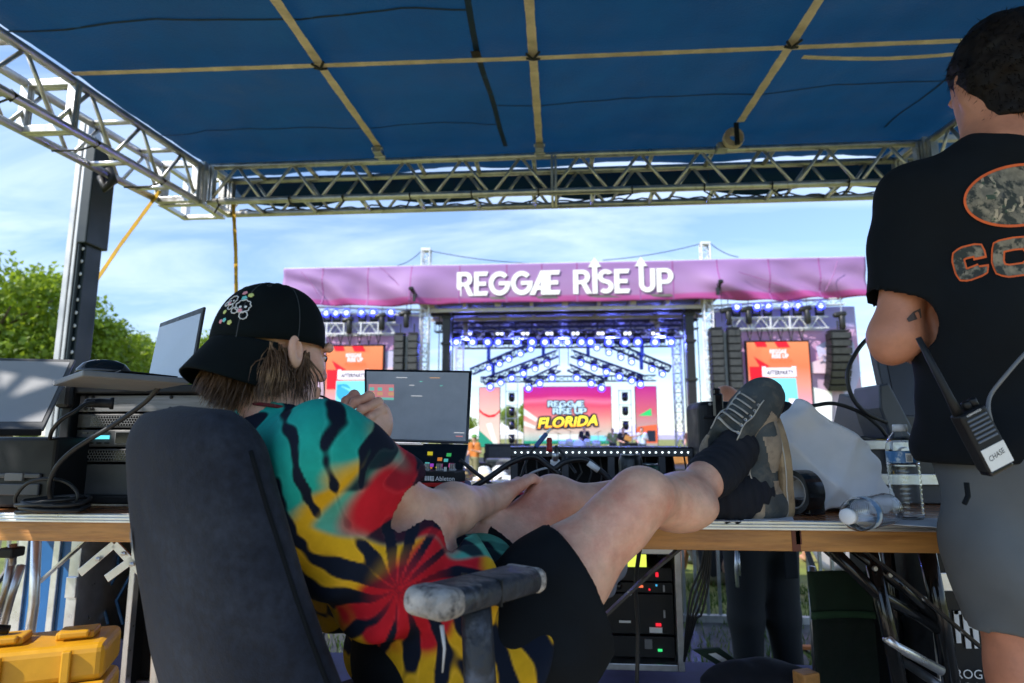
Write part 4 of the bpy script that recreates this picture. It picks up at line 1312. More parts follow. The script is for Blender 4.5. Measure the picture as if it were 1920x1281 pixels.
for k, (px, py, w_, h_, lb) in enumerate(((880, 868, .8, .7, 'black floor speaker in front of the stage at left'), (905, 862, .9, .75, 'black subwoofer in front of the stage beside the singer'), (935, 872, 1.0, .9, 'grey fronted subwoofer on the ground before the stage'), (862, 858, .7, .6, 'small black speaker low at the stage left corner'), (955, 860, .8, .8, 'black cabinet at the near corner of the stage front'))):
 p = PY(px, py, 25.0)
 t = thing('floor_speaker', lb, 'speaker', (p.x, 25, ground_z(25)), 0, 'speakers on the ground before the stage')
 z0 = ground_z(25)
 MB().box((p.x, 25, z0 + h_ / 2), (w_, .6, h_)).build('cabinet', M['black_plastic'] if k != 2 else M['mid_grey'], t, bev=.02)
 MB().box((p.x, 24.69, z0 + h_ / 2), (w_ * .85, .02, h_ * .8)).build('grille', M['grille'], t)
# drum kit
p = PY(1088, 838, 31.5)
t = thing('drum_kit', 'white and chrome drum kit at the back of the stage', 'drum kit', (p.x, 31.5, DK))
MB().box((p.x, 31.9, DK + .05), (3.0, 2.4, .1)).build('drum_riser', M['stage_black'], t, bev=.02)
for dx_, dy_, z, r, h in ((-.1, 0, .78, .30, .4), (-.55, .1, .95, .17, .3), (.35, .1, .95, .17, .3), (.8, .2, .8, .22, .45), (-.9, -.1, .85, .18, .3)):
 m = MB(); m.lathe([(r, -h / 2), (r * 1.03, -h / 2 + .02), (r, 0), (r * 1.03, h / 2 - .02), (r, h / 2)], 16, (p.x + dx_, 31.3 + dy_, z - .42), Matrix.Rotation(R(80 if r > .25 else 20), 3, 'X')); m.build('drum', M['white_plastic'], t, smooth=True)
brass = mat('cymbal brass', (0.55, 0.40, 0.12), .3, .9)
for dx_, z, tilt in ((-1.1, 1.45, .4), (-.5, 1.55, .3), (.9, 1.5, -.4), (1.3, 1.3, -.3)):
 m = MB(); m.lathe([(.001, .03), (.05, .03), (.24, 0), (.24, -.005)], 16, (p.x + dx_, 31.4, z - .45), Matrix.Rotation(tilt, 3, 'Y')); c = m.build('cymbal', brass, t, smooth=True)
 MB().tube([(p.x + dx_, 31.4, DK + .1), (p.x + dx_, 31.4, z - .45)], .015, 5).build('stand', M['steel'], c)
# tents behind the stage and greenery
for k, (px0, px1, pyt, pyb, Y, lb) in enumerate(((868, 985, 788, 815, 46, 'white canopy tent behind the stage at left'), (1135, 1282, 790, 816, 46, 'pale blue canopy tent behind the stage at right'))):
 a, b = PY(px0, pyb, Y), PY(px1, pyb, Y)
 zt = PY(px0, pyt, Y).z
 cx_, w_ = (a.x + b.x) / 2, (b.x - a.x)
 t = thing('canopy_tent', lb, 'tent', (cx_, Y, ground_z(Y)), 0, 'canopy tents behind the stage')
 m = MB()
 z0 = a.z
 m.add([(cx_ - w_ / 2, Y - 2.5, z0), (cx_ + w_ / 2, Y - 2.5, z0), (cx_ + w_ / 2, Y + 2.5, z0), (cx_ - w_ / 2, Y + 2.5, z0), (cx_, Y, zt)], [(0, 1, 4), (1, 2, 4), (2, 3, 4), (3, 0, 4)])
 m.add([(cx_ - w_ / 2, Y - 2.5, z0), (cx_ + w_ / 2, Y - 2.5, z0), (cx_ + w_ / 2, Y - 2.5, z0 - .3), (cx_ - w_ / 2, Y - 2.5, z0 - .3)], [(0, 3, 2, 1)])
 m.build('tent_roof', M['wing_blue'] if k else M['white_print'], t)
 for sx_ in (-1, 0, 1):
  MB().tube([(cx_ + sx_ * w_ * .49, Y - 2.45, ground_z(Y)), (cx_ + sx_ * w_ * .49, Y - 2.45, z0)], .04, 6).build('pole', M['white_metal'], t)
# ------------------------------------------------------------------ smooth bodies: signed distance shapes turned into one mesh
LX = Vector((cW, sW, 0))      # to the right across the view
LY = Vector((-sW, cW, 0))     # away from the viewer
def Lc(lat, d, z):
 return LX * lat + LY * d + Vector((0, 0, z))
class Sdf:
 def __init__(s):
  s.p = []
 def cone(s, a, b, ra, rb=None, k=.02, op='add'):
  s.p.append(('c', np.array(a, float), np.array(b, float), ra, ra if rb is None else rb, k, op)); return s
 def chain(s, pts, rs, k=.02, op='add'):
  for i in range(len(pts) - 1):
   s.cone(pts[i], pts[i + 1], rs[i], rs[i + 1], k, op)
  return s
 def ell(s, c, r, rot=None, k=.02, op='add'):
  s.p.append(('e', np.array(c, float), np.array(r, float), np.array(rot, float) if rot is not None else np.eye(3), 0, k, op)); return s
 def cut(s, pt, nrm, k=.004):
  """keep the side the normal points away from"""
  s.p.append(('h', np.array(pt, float), np.array(Vector(nrm).normalized(), float), 0, 0, k, 'cut')); return s
 def trim(s, pt, nrm, c, R_):
  s.p.append(('t', np.array(pt, float), np.array(Vector(nrm).normalized(), float), np.array(c, float), R_, 0, 'trim')); return s
 def field(s, lo, hi, h):
  lo = np.array(lo, float); hi = np.array(hi, float)
  n = np.ceil((hi - lo) / h).astype(int) + 1
  ax = [lo[i] + h * np.arange(n[i]) for i in range(3)]
  f = np.full(n, 0.15, np.float32)
  for q in s.p:
   t, a, b, ra, rb, k, op = q
   if t == 'h':
    d = ((ax[0] - a[0]) * b[0])[:, None, None] + ((ax[1] - a[1]) * b[1])[None, :, None] + ((ax[2] - a[2]) * b[2])[None, None, :]
    f = np.maximum(f, d.astype(np.float32))
    continue
   if t == 't':
    d = ((ax[0] - a[0]) * b[0])[:, None, None] + ((ax[1] - a[1]) * b[1])[None, :, None] + ((ax[2] - a[2]) * b[2])[None, None, :]
    e = np.sqrt(((ax[0] - ra[0]) ** 2)[:, None, None] + ((ax[1] - ra[1]) ** 2)[None, :, None] + ((ax[2] - ra[2]) ** 2)[None, None, :]) - rb
    f = np.maximum(f, -np.maximum(-d, e).astype(np.float32))
    continue
   if t == 'c':
    m = max(ra, rb) + k + .05
    bl, bh = np.minimum(a, b) - m, np.maximum(a, b) + m
   else:
    m = max(b) + k + .05
    bl, bh = a - m, a + m
   i0 = np.maximum(0, np.floor((bl - lo) / h).astype(int)); i1 = np.minimum(n, np.ceil((bh - lo) / h).astype(int) + 1)
   if np.any(i1 <= i0):
    continue
   X = ax[0][i0[0]:i1[0]][:, None, None]; Y = ax[1][i0[1]:i1[1]][None, :, None]; Z = ax[2][i0[2]:i1[2]][None, None, :]
   if t == 'c':
    ba = b - a
    L2 = max(1e-9, ba.dot(ba))
    hh = np.clip(((X - a[0]) * ba[0] + (Y - a[1]) * ba[1] + (Z - a[2]) * ba[2]) / L2, 0, 1)
    d = np.sqrt((X - a[0] - ba[0] * hh) ** 2 + (Y - a[1] - ba[1] * hh) ** 2 + (Z - a[2] - ba[2] * hh) ** 2) - (ra + (rb - ra) * hh)
   else:
    R_ = ra   # local axes in columns
    px_, py_, pz_ = X - a[0], Y - a[1], Z - a[2]
    u = (px_ * R_[0, 0] + py_ * R_[1, 0] + pz_ * R_[2, 0]); v = (px_ * R_[0, 1] + py_ * R_[1, 1] + pz_ * R_[2, 1]); w_ = (px_ * R_[0, 2] + py_ * R_[1, 2] + pz_ * R_[2, 2])
    k0 = np.sqrt((u / b[0]) ** 2 + (v / b[1]) ** 2 + (w_ / b[2]) ** 2)
    k1 = np.sqrt((u / b[0] ** 2) ** 2 + (v / b[1] ** 2) ** 2 + (w_ / b[2] ** 2) ** 2) + 1e-9
    d = k0 * (k0 - 1) / k1
   d = d.astype(np.float32)
   g = f[i0[0]:i1[0], i0[1]:i1[1], i0[2]:i1[2]]
   if op == 'add':
    e = np.maximum(k - np.abs(g - d), 0) / max(k, 1e-6)
    r = np.minimum(g, d) - e * e * k * .25
   else:
    e = np.maximum(k - np.abs(g + d), 0) / max(k, 1e-6)
    r = np.maximum(g, -d) + e * e * k * .25
   f[i0[0]:i1[0], i0[1]:i1[1], i0[2]:i1[2]] = r
  return f, lo, ax
 def bounds(s, pad=.02):
  lo = np.full(3, 1e9); hi = -lo
  for q in s.p:
   if q[6] != 'add' or q[0] in 'ht':
    continue
   if q[0] == 'c':
    m = max(q[3], q[4]); lo = np.minimum(lo, np.minimum(q[1], q[2]) - m); hi = np.maximum(hi, np.maximum(q[1], q[2]) + m)
   else:
    m = max(q[2]); lo = np.minimum(lo, q[1] - m); hi = np.maximum(hi, q[1] + m)
  return lo - pad, hi + pad
 def mesh(s, h, lo=None, hi=None, disp=None, keep=None):
  if lo is None:
   lo, hi = s.bounds()
  f, lo, ax = s.field(lo, hi, h)
  if disp:
   idx = np.nonzero(np.abs(f) < .03)
   P_ = np.stack([ax[i][idx[i]] for i in range(3)], 1)
   f[idx] += disp(P_).astype(np.float32)
  v, q = surface_nets(f, lo, h)
  if keep is not None and len(q):
   c = v[q].mean(1)
   q = q[keep(c)]
  return v, q
def surface_nets(f, lo, h):
 ins = f < 0
 n = np.array(f.shape)
 cnt = np.zeros(n - 1, np.int8)
 offs = [(i, j, k) for i in (0, 1) for j in (0, 1) for k in (0, 1)]
 for o in offs:
  cnt += ins[o[0]:n[0] - 1 + o[0], o[1]:n[1] - 1 + o[1], o[2]:n[2] - 1 + o[2]]
 act = (cnt > 0) & (cnt < 8)
 ci = np.nonzero(act)
 N = len(ci[0])
 idm = np.full(n - 1, -1, np.int64)
 idm[ci] = np.arange(N)
 val = np.stack([f[ci[0] + o[0], ci[1] + o[1], ci[2] + o[2]] for o in offs], 1)
 pos = np.zeros((N, 3)); num = np.zeros(N)
 oa = np.array(offs, float)
 for a in range(8):
  for b in range(a + 1, 8):
   if np.abs(oa[a] - oa[b]).sum() != 1:
    continue
   va, vb = val[:, a], val[:, b]
   msk = (va < 0) != (vb < 0)
   t = np.where(msk, va / np.where(msk, va - vb, 1), 0)
   p = oa[a] + t[:, None] * (oa[b] - oa[a])
   pos += np.where(msk[:, None], p, 0); num += msk
 pos /= num[:, None]
 v = lo + (np.stack(ci, 1) + pos) * h
 quads = []
 for axn in range(3):
  b_, c_ = (axn + 1) % 3, (axn + 2) % 3
  sl0 = [slice(None)] * 3; sl1 = [slice(None)] * 3
  sl0[axn] = slice(0, n[axn] - 1); sl1[axn] = slice(1, n[axn])
  a0, a1 = ins[tuple(sl0)], ins[tuple(sl1)]
  e = np.nonzero(a0 != a1)
  e = np.stack(e, 1)
  ok = (e[:, b_] > 0) & (e[:, c_] > 0) & (e[:, b_] < n[b_] - 1) & (e[:, c_] < n[c_] - 1)
  e = e[ok]
  flip = a0[tuple(e.T)]
  q = []
  for db, dc in ((0, 0), (1, 0), (1, 1), (0, 1)):
   c = e.copy(); c[:, b_] -= db; c[:, c_] -= dc
   q.append(idm[tuple(c.T)])
  q = np.stack(q, 1)
  q[~flip] = q[~flip][:, ::-1]
  quads.append(q)
 q = np.concatenate(quads)
 q = q[(q >= 0).all(1)]
 return v, q
def mesh_obj(name, parts, mt, parent=None, local=False, colors=None, relax=1):
 """parts: list of (verts, quads) put into ONE mesh object"""
 vs, qs, b = [], [], 0
 for v, q in parts:
  if relax:
   for _ in range(relax):
    acc = np.zeros_like(v); cn = np.zeros(len(v))
    for i in range(4):
     a_, b_ = q[:, i], q[:, (i + 1) % 4]
     np.add.at(acc, a_, v[b_]); np.add.at(cn, a_, 1)
     np.add.at(acc, b_, v[a_]); np.add.at(cn, b_, 1)
    m_ = cn > 0
    v = v.copy()
    v[m_] = v[m_] * .5 + .5 * acc[m_] / cn[m_][:, None]
  vs.append(v); qs.append(q + b); b += len(v)
 v = np.concatenate(vs); q = np.concatenate(qs)
 col = colors(v) if colors else None
 if parent and not local:
  m = np.array(wm(parent).inverted())
  v = v @ m[:3, :3].T + m[:3, 3]
 me = D.meshes.new(name)
 me.vertices.add(len(v)); me.vertices.foreach_set('co', v.astype(np.float32).ravel())
 me.loops.add(q.size); me.loops.foreach_set('vertex_index', q.astype(np.int32).ravel())
 me.polygons.add(len(q)); me.polygons.foreach_set('loop_start', np.arange(0, q.size, 4, dtype=np.int32))
 me.polygons.foreach_set('use_smooth', np.ones(len(q), bool))
 me.update(calc_edges=True)
 me.validate()
 if col is not None:
  at = me.color_attributes.new('dye', 'FLOAT_COLOR', 'POINT')
  at.data.foreach_set('color', np.concatenate([col, np.ones((len(col), 1))], 1).astype(np.float32).ravel())
 me.materials.append(mt)
 o = D.objects.new(name, me)
 COL.objects.link(o)
 if parent:
  o.parent = parent
 return o
def vnoise(p, s, seed=0):
 """cheap smooth noise from warped sines, about -1..1"""
 rg = np.random.default_rng(seed)
 r = np.zeros(len(p))
 for k in range(5):
  d = rg.normal(size=3); d /= np.linalg.norm(d)
  ph = rg.random() * 6.28
  w_ = rg.normal(size=3)
  r += np.sin(p @ d * s * (0.7 + .35 * k) + ph + 1.2 * np.sin(p @ w_ * s * .6 + ph * 2)) / (1 + .35 * k)
 return r / 2.6
# ------------------------------------------------------------------ materials of people
M['skin'] = mat('skin', (0.74, 0.44, 0.315), 0.5, 0, 0.14, 26, 0.5, 170, col2=(0.62, 0.25, 0.17), c2lo=0.44, c2hi=0.70, c2scale=9, sss=0.12)
M['skin_tan'] = mat('tanned skin', (0.52, 0.215, 0.125), 0.5, 0, 0.12, 20, 0.25, 220, col2=(0.36, 0.14, 0.08), c2lo=0.50, c2hi=0.75, c2scale=8, sss=0.1)
M['dye'] = mat('tie dyed cotton', (1, 1, 1), 0.85, 0, 0.10, 40, 0.35, 420, attr='dye', spec=.15)
M['black_cloth'] = mat('black cotton', (0.0065, 0.0085, 0.011), 0.95, 0, 0.25, 18, 0.4, 420, spec=.15)
M['cap_cloth'] = mat('black cap twill', (0.004, 0.0065, 0.0075), 0.95, 0, 0.25, 25, 0.4, 500, spec=.12)
M['grey_shorts'] = mat('grey hiking cloth', (0.105, 0.115, 0.122), 0.8, 0, 0.12, 7, 0.25, 500)
M['denim'] = mat('black denim', (0.016, 0.018, 0.022), 0.85, 0, 0.3, 7, 0.4, 300, spec=.15)
M['hair'] = mat('brown hair', (0.10, 0.052, 0.026), 0.45, 0, 0.4, 30, col2=(0.30, 0.18, 0.09), c2lo=0.52, c2hi=0.68, c2scale=26, spec=.35)
M['hair_dark'] = mat('dark hair', (0.008, 0.0055, 0.0045), 0.6, 0, 0.4, 40, spec=.15)
M['sock'] = mat('navy black sock', (0.005, 0.007, 0.014), 0.95, 0, 0.2, 30, 0.5, 380)
M['canvas_blue'] = mat('faded blue canvas', (0.060, 0.070, 0.073), 0.9, 0, 0.3, 20, 0.5, 420, col2=(0.16, 0.14, 0.11), c2lo=.50, c2hi=.8, c2scale=35)
M['suede'] = mat('dirty tan suede', (0.33, 0.26, 0.19), 0.9, 0, 0.25, 25, 0.4, 260, col2=(0.15, 0.115, 0.085), c2lo=.5, c2hi=.75, c2scale=22)
M['lace'] = mat('worn laces', (0.46, 0.43, 0.38), 0.9, 0, 0.2, 40, 0.4, 300)
M['sole'] = mat('worn rubber sole', (0.34, 0.25, 0.15), 0.75, 0, 0.3, 18, 0.3, 160, col2=(0.13, 0.085, 0.05), c2lo=.5, c2hi=.72, c2scale=30)
# ------------------------------------------------------------------ the seated man
HD = R(42)
fwdT = LX * math.cos(HD) + LY * math.sin(HD)
rgtT = LX * math.sin(HD) - LY * math.cos(HD)
UP = Vector((0, 0, 1))
hipM = Lc(-.114, 1.158, .545)
hipR, hipL = hipM + rgtT * .095, hipM - rgtT * .095
c7 = P(520, 795, 1.09)
shR = c7 + rgtT * .175 - UP * .045 + fwdT * .01
shL = c7 - rgtT * .18 - UP * .03 + fwdT * .02
kneeR = P(1196, 938, 1.17); calfR = P(1274, 938, 1.30); ankR = P(1362, 868, 1.43)
kneeL = P(1036, 944, 1.37); calfL = P(1160, 946, 1.41); ankL = P(1386, 925, 1.455)
elR = P(806, 972, 1.09); wrR = P(915, 938, 1.285)
elL = P(640, 915, 1.17); wrL = P(692, 838, 1.245)
seated = thing('person', 'young man in tie dyed shirt and backwards black cap lounging, feet on table', 'person', Lc(-.114, 1.158, .0))
body = Sdf()
# torso
for s_, h_, sh_ in ((1, hipR, shR), (-1, hipL, shL)):
 body.chain([h_ + UP * .02, hipM.lerp(c7, .4) + rgtT * .07 * s_, c7 - UP * .12 + rgtT * .085 * s_], [.085, .08, .085], .06)
 body.cone(c7 - UP * .06 + rgtT * .05 * s_, sh_, .055, .052, .05)
# neck
HC = P(514, 648, 1.12)
HA = R(54)
hf = (LX * math.cos(HA) + LY * math.sin(HA) - UP * .10).normalized()
hl = UP.cross(hf).normalized()
hu = hf.cross(hl)
HM = np.array(Matrix((hf, hl, hu)).transposed())
def H(x, y, z):
 return HC + hf * x + hl * y + hu * z
body.cone(H(-.025, 0, -.06), c7 + fwdT * .03 - UP * .02, .056, .062, .03)
# head
body.ell(H(-.012, 0, .02), (.092, .074, .088), HM, .02)
body.ell(H(.032, 0, -.045), (.060, .060, .082), HM, .025)
for y in (-1, 1):
 body.cone(H(-.012, y * .055, -.055), H(.072, y * .012, -.112), .019, .018, .025)
 body.ell(H(.055, y * .044, -.03), (.024, .018, .02), HM, .02)
 body.cone(H(.086, y * .045, .010), H(.092, y * .012, .012), .010, .010, .012)
 body.ell(H(.090, y * .031, -.010), (.014, .016, .011), HM, .008, 'sub')
 body.ell(H(.078, y * .031, -.010), (.0125, .0125, .0125), None, .001)
 # ear
 er = np.array(Matrix((hf, hl, hu)).transposed() @ Matrix.Rotation(R(-12), 3, 'Y') @ Matrix.Rotation(R(-y * 22), 3, 'Z'))
 body.ell(H(-.010, y * .084, -.020), (.018, .009, .030), er, .006)
 body.ell(H(-.006, y * .094, -.016), (.010, .010, .018), er, .003, 'sub')
 body.ell(H(-.006, y * .075, -.04), (.010, .007, .011), er, .006)
body.ell(H(.080, 0, -.108), (.020, .024, .018), HM, .02)
body.cone(H(.094, 0, -.002), H(.110, 0, -.038), .008, .012, .012)
for y in (-1, 1):
 body.ell(H(.099, y * .011, -.043), (.011, .008, .008), HM, .008)
body.cone(H(.094, -.018, -.070), H(.094, .018, -.070), .007, .007, .008)
body.cone(H(.092, -.015, -.081), H(.092, .015, -.081), .008, .008, .008)
# arms
body.chain([shR, shR.lerp(elR, .5) - UP * .005, elR], [.050, .046, .040], .03)
body.chain([elR, elR.lerp(wrR, .35) + UP * .004, wrR], [.041, .044, .028], .025)
body.ell(elR - UP * .012 - fwdT * .012, (.030, .030, .030), None, .03)
body.chain([shL, elL, elL.lerp(wrL, .35), wrL], [.05, .042, .042, .027], .025)
# legs
body.chain([hipR, hipR.lerp(kneeR, .5) + UP * .01, kneeR - (kneeR - hipR).normalized() * .05], [.090, .073, .055], .04)
body.chain([kneeR - (kneeR - hipR).normalized() * .05, kneeR + UP * .002], [.055, .050], .03)
body.ell(kneeR + UP * .012 + LX * .010, (.042, .042, .045), None, .03)
body.cone(kneeR + LX * .035 + UP * .012, calfR + UP * .03, .022, .018, .03)
body.chain([kneeR, calfR, calfR.lerp(ankR, .55), ankR], [.045, .043, .037, .034], .03)
body.ell(calfR - UP * .016 - LY * .005 - LX * .005, (.075, .055, .034), None, .06)
body.chain([hipL, hipL.lerp(kneeL, .5) + UP * .01, kneeL], [.090, .072, .053], .04)
body.ell(kneeL + UP * .010, (.044, .044, .045), None, .03)
body.chain([kneeL, calfL, calfL.lerp(ankL, .6), ankL], [.045, .044, .038, .034], .03)
body.ell(calfL - UP * .018, (.068, .052, .036), None, .06)
def finger(s, pts, rs, k=.004):
 s.chain(pts, rs, k)
 for p, r in zip(pts[1:-1], rs[1:-1]):
  s.ell(p, (r * 1.08,) * 3, None, .003)
# left hand, raised and curled: palm and five fingers, nails come later
hand = Sdf()
D0 = 1.245
palm_c = [P(703, 800, D0 + .02), P(712, 775, D0 + .025)]
hand.chain([wrL, P(697, 812, D0 + .005), P(704, 790, D0 + .012)], [.0265, .031, .033], .02)
hand.cone(P(690, 800, D0 + .008), P(694, 765, D0 + .018), .018, .016, .02)
hand.cone(P(712, 800, D0 + .010), P(712, 772, D0 + .02), .018, .016, .02)
fing = [((P(688, 768, D0 + .030), P(664, 741, D0 + .012), P(649, 752, D0 - .012), P(643, 770, D0 - .022)), (.0105, .0100, .0088, .0072)),
  ((P(700, 768, D0 + .026), P(692, 744, D0 + .000), P(666, 755, D0 - .022), P(648, 776, D0 - .028)), (.0110, .0102, .0090, .0074)),
  ((P(708, 774, D0 + .022), P(709, 755, D0 - .006), P(679, 768, D0 - .028), P(656, 787, D0 - .030)), (.0105, .0098, .0086, .0070)),
  ((P(712, 788, D0 + .018), P(718, 769, D0 - .004), P(695, 783, D0 - .024), P(674, 795, D0 - .026)), (.0095, .0086, .0074, .0062))]
for pts, rs in fing:
 finger(hand, pts, rs)
thumb = (P(688, 808, D0 - .006), P(668, 796, D0 - .012), P(650, 779, D0 - .006), P(637, 762, D0 + .002))
finger(hand, thumb, (.016, .0125, .0105, .0085))
hand.cone(P(686, 822, D0), wrL, .022, .026, .02)
hand.cone(wrL, wrL.lerp(elL, .3), .027, .033, .01)
# right hand lying flat on the left thigh
handR = Sdf()
dR = (P(985, 915, 1.36) - wrR).normalized()
nR = (UP + LX * -.3).normalized()
sR = dR.cross(nR).normalized()
pR = wrR + dR * .085 + UP * .004
handR.chain([wrR.lerp(elR, .25), wrR, wrR + dR * .03], [.032, .027, .027], .02)
for k, o_ in enumerate((-.028, -.009, .010, .028)):
 kn = wrR + dR * (.088 - .004 * abs(k - 1)) + sR * o_ + nR * .012
 handR.cone(wrR + sR * o_ * .5 + dR * .02, kn, .018, .0125, .012)
 L_ = (.078, .088, .082, .064)[k]
 spread = dR + sR * o_ * 2.0
 finger(handR, [kn, kn + spread * L_ * .48 + nR * .004, kn + spread * L_ * .78 - nR * .008, kn + spread * L_ - nR * .020], [.0105, .0095, .0085, .007])
th0 = wrR + dR * .03 - sR * .026
finger(handR, [th0, th0 + dR * .035 - sR * .022 - nR * .004, th0 + dR * .06 - sR * .03 - nR * .008, th0 + dR * .078 - sR * .03 - nR * .012], [.017, .0125, .0105, .0085])
cutW_L = (wrL - elL).normalized(); cutW_R = (wrR - elR).normalized()
neck_n = np.array((H(0, 0, -.06) - c7).normalized()); neck_p = np.array(c7.lerp(H(-.02, 0, -.06), .62))
wl_p, wl_n = np.array(wrL - cutW_L * .02), np.array(cutW_L)
wr_p, wr_n = np.array(wrR - cutW_R * .02), np.array(cutW_R)
def near(c, p, r):
 return np.linalg.norm(c - np.array(p), axis=1) < r
def keep_body(c):
 up_ = ((c - neck_p) @ neck_n > 0) & near(c, HC, .26)
 return ~up_
lo, hi = body.bounds()
parts = [body.mesh(.0055, lo, hi, keep=keep_body)]
hc = np.array(HC)
parts.append(body.mesh(.0025, hc - np.array([.16, .16, .22]), hc + np.array([.16, .16, .14]), keep=lambda c: ((c - neck_p) @ neck_n > -.003) & near(c, HC, .2)))
lo, hi = hand.bounds()
parts.append(hand.mesh(.0018, lo, hi, keep=lambda c: (c - wl_p) @ wl_n > -.004))
lo, hi = handR.bounds()
parts.append(handR.mesh(.0024, lo, hi, keep=lambda c: (c - wr_p) @ wr_n > -.004))
mesh_obj('body', parts, M['skin'], seated)
nm = mat('finger nail', (0.62, 0.40, 0.34), .3, 0, 0.05)
for pts, rs in fing + [(thumb, (0, 0, 0, .0085))]:
 a, b = pts[-2], pts[-1]
 d = (b - a).normalized()
 n_ = (CAM - b).normalized()
 n_ = (n_ - d * n_.dot(d)).normalized()
 m = MB()
 fr = Matrix((d, n_.cross(d), n_)).transposed()
 m.lathe([(.0001, .0012), (.0032, .0008), (.0042, 0)], 10, b + n_ * rs[-1] * .86 - d * .001, fr, caps=False)
 m.build('finger_nail', nm, seated, smooth=True)
# eyes, lashes and brow at the edge of the turned face
eye_m = mat('eye', (0.6, 0.58, 0.55), .2, 0, 0)
for y in (-1, 1):
 m = MB(); m.lathe([(.0001, .0128), (.007, .0108), (.0125, 0), (.007, -.0108), (.0001, -.0128)], 14, H(.0795, y * .031, -.010)); m.build('eye', eye_m, seated, smooth=True)
 m = MB(); m.lathe([(.0001, .0016), (.0058, 0)], 12, H(.0922, y * .0325, -.010), np.array(frame(hf)).tolist() and frame(hf), caps=False); m.build('iris', mat('iris', (.05, .07, .08), .15), seated)
 m = MB()
 for k in range(9):
  yy = y * (.020 + .0032 * k)
  b0 = H(.0905 - .0016 * k, yy, -.002 - .0004 * k)
  m.tube([b0, b0 + hf * .006 - hu * .0015, b0 + hf * .010 + hu * .001 + hl * y * .003], [.0006, .0005, .0002], 4)
 m.build('eyelashes', M['hair_dark'], seated)
 m = MB()
 for k in range(26):
  yy = y * (.012 + .0016 * k)
  b0 = H(.101 - .00055 * k - .00002 * k * k, yy, .013 + .006 * math.sin(k * .12))
  m.tube([b0 - hu * .002, b0 + hu * .003 + hl * y * .005], [.0010, .0004], 4)
 m.build('eyebrow', M['hair'], seated)
# hair falling out below the cap
def strands(name, roots, mt, parent, n, seed):
 rg = np.random.default_rng(seed)
 m = MB()
 for i in range(n):
  p0, d0, L_, curl, r = roots(rg)
  pts = [p0]
  d = Vector(d0)
  side = Vector(rg.normal(size=3)).normalized()
  for k in range(6):
   d = (d + Vector((0, 0, -.10)) + side * curl * math.sin(k * 1.1 + i)).normalized()
   pts.append(pts[-1] + d * L_ / 6)
  m.tube(pts, [r, r * 1.1, r, r * .85, r * .65, r * .4, r * .12], 4, caps=False)
 return m.build(name, mt, parent, smooth=True)
def root_nape(rg):
 a = rg.uniform(-1.62, 1.5)          # 0 = straight behind, negative = right side of head
 z = rg.uniform(-.095, -.034 if abs(a) < 1.35 else -.015)
 c, s_ = math.cos(a), math.sin(a)
 rr = 1.0 + .02 * rg.random()
 p = H(-.012 - .097 * c * rr * math.sqrt(max(0, 1 - (z - .02) ** 2 / .0095)), .079 * s_ * rr * math.sqrt(max(0, 1 - (z - .02) ** 2 / .0095)), z)
 out_ = (p - H(-.012, 0, z)).normalized()
 d = (out_ * .38 - hu * .85 - hf * .25 * abs(c))
 return p, d, rg.uniform(.045, .085) * (1 - .25 * abs(s_)), rg.uniform(.05, .34), rg.uniform(.0007, .0019)
strands('hair', root_nape, M['hair'], seated, 3000, 5)
def root_side(rg):
 s_ = -1
 p = H(rg.uniform(-.058, -.034) if rg.random() < .8 else rg.uniform(.012, .022), s_ * rg.uniform(.074, .080), rg.uniform(-.034, -.012))
 return p, (hl * s_ * .25 - hu + hf * rg.uniform(-.5, .25)), rg.uniform(.05, .10), rg.uniform(.15, .55), rg.uniform(.0007, .0017)
strands('hair', root_side, M['hair'], seated, 420, 9)
# backwards cap: crown, band, button, brim, embroidered dots
m = MB()
def cap_pt(u, v):
 a = 2 * math.pi * u
 e = v * math.pi / 2
 ce = math.cos(e) ** .82
 x = -.010 + .100 * ce * math.cos(a)
 y = .087 * ce * math.sin(a)
 z = .004 + .107 * math.sin(e) ** .95 - (.006 if v == 0 else 0) + .010 * math.cos(a) * (1 - v)
 x += .0012 * math.cos(3 * a * 2) * ce
 return H(x, y, z)
m.grid(cap_pt, 72, 22)
cap = m.build('cap', M['cap_cloth'], seated, smooth=True, solid=.003)
m = MB(); m.lathe([(.009, 0), (.0095, .003), (.006, .006), (.0005, .007)], 14, H(-.010, 0, .1105), np.array(frame(hu)).tolist() and frame(hu)); m.build('cap_button', M['cap_cloth'], cap, smooth=True)
def brim_pt(u, v):
 a = math.pi + (u - .5) * 2.45
 cx_, cy_ = -.010 + .100 * math.cos(a), .087 * math.sin(a)
 ext = .042 * v * (math.cos((u - .5) * 2.6) ** .6 if abs(u - .5) < .5 else 0)
 x = cx_ - ext
 y = cy_ * (1 + .05 * v)
 z = -.008 + v * -.062 - .30 * y * y * (2 + 8 * v)
 return H(x, y, z)
m = MB(); m.grid(brim_pt, 40, 12); m.build('cap_brim', M['cap_cloth'], cap, smooth=True, solid=.004)
for k in range(4):
 m = MB()
 m.tube([Vector(brim_pt(.06 + .88 * i / 24, .2 + .2 * k)) + hu * .0024 for i in range(25)], .0006, 4)
 m.build('stitch_row', mat('cap stitching', (.03, .035, .04), .8) if k == 0 else D.materials['cap stitching'], cap)
for k in range(6):
 m = MB(); m.tube([Vector(cap_pt(k / 6 + 1 / 12, v / 14)) + (Vector(cap_pt(k / 6 + 1 / 12, v / 14)) - H(-.01, 0, 0)).normalized() * .0012 for v in range(14)], .0011, 5); m.build('panel_seam', D.materials['cap stitching'], cap)
def on_cap(u, v, lift=.0025):
 p = Vector(cap_pt(u, v))
 e = .004
 n_ = (Vector(cap_pt(u + e, v)) - p).cross(Vector(cap_pt(u, v + e)) - p).normalized()
 if n_.dot(p - H(-.01, 0, .03)) < 0:
  n_ = -n_
 return p + n_ * lift, n_
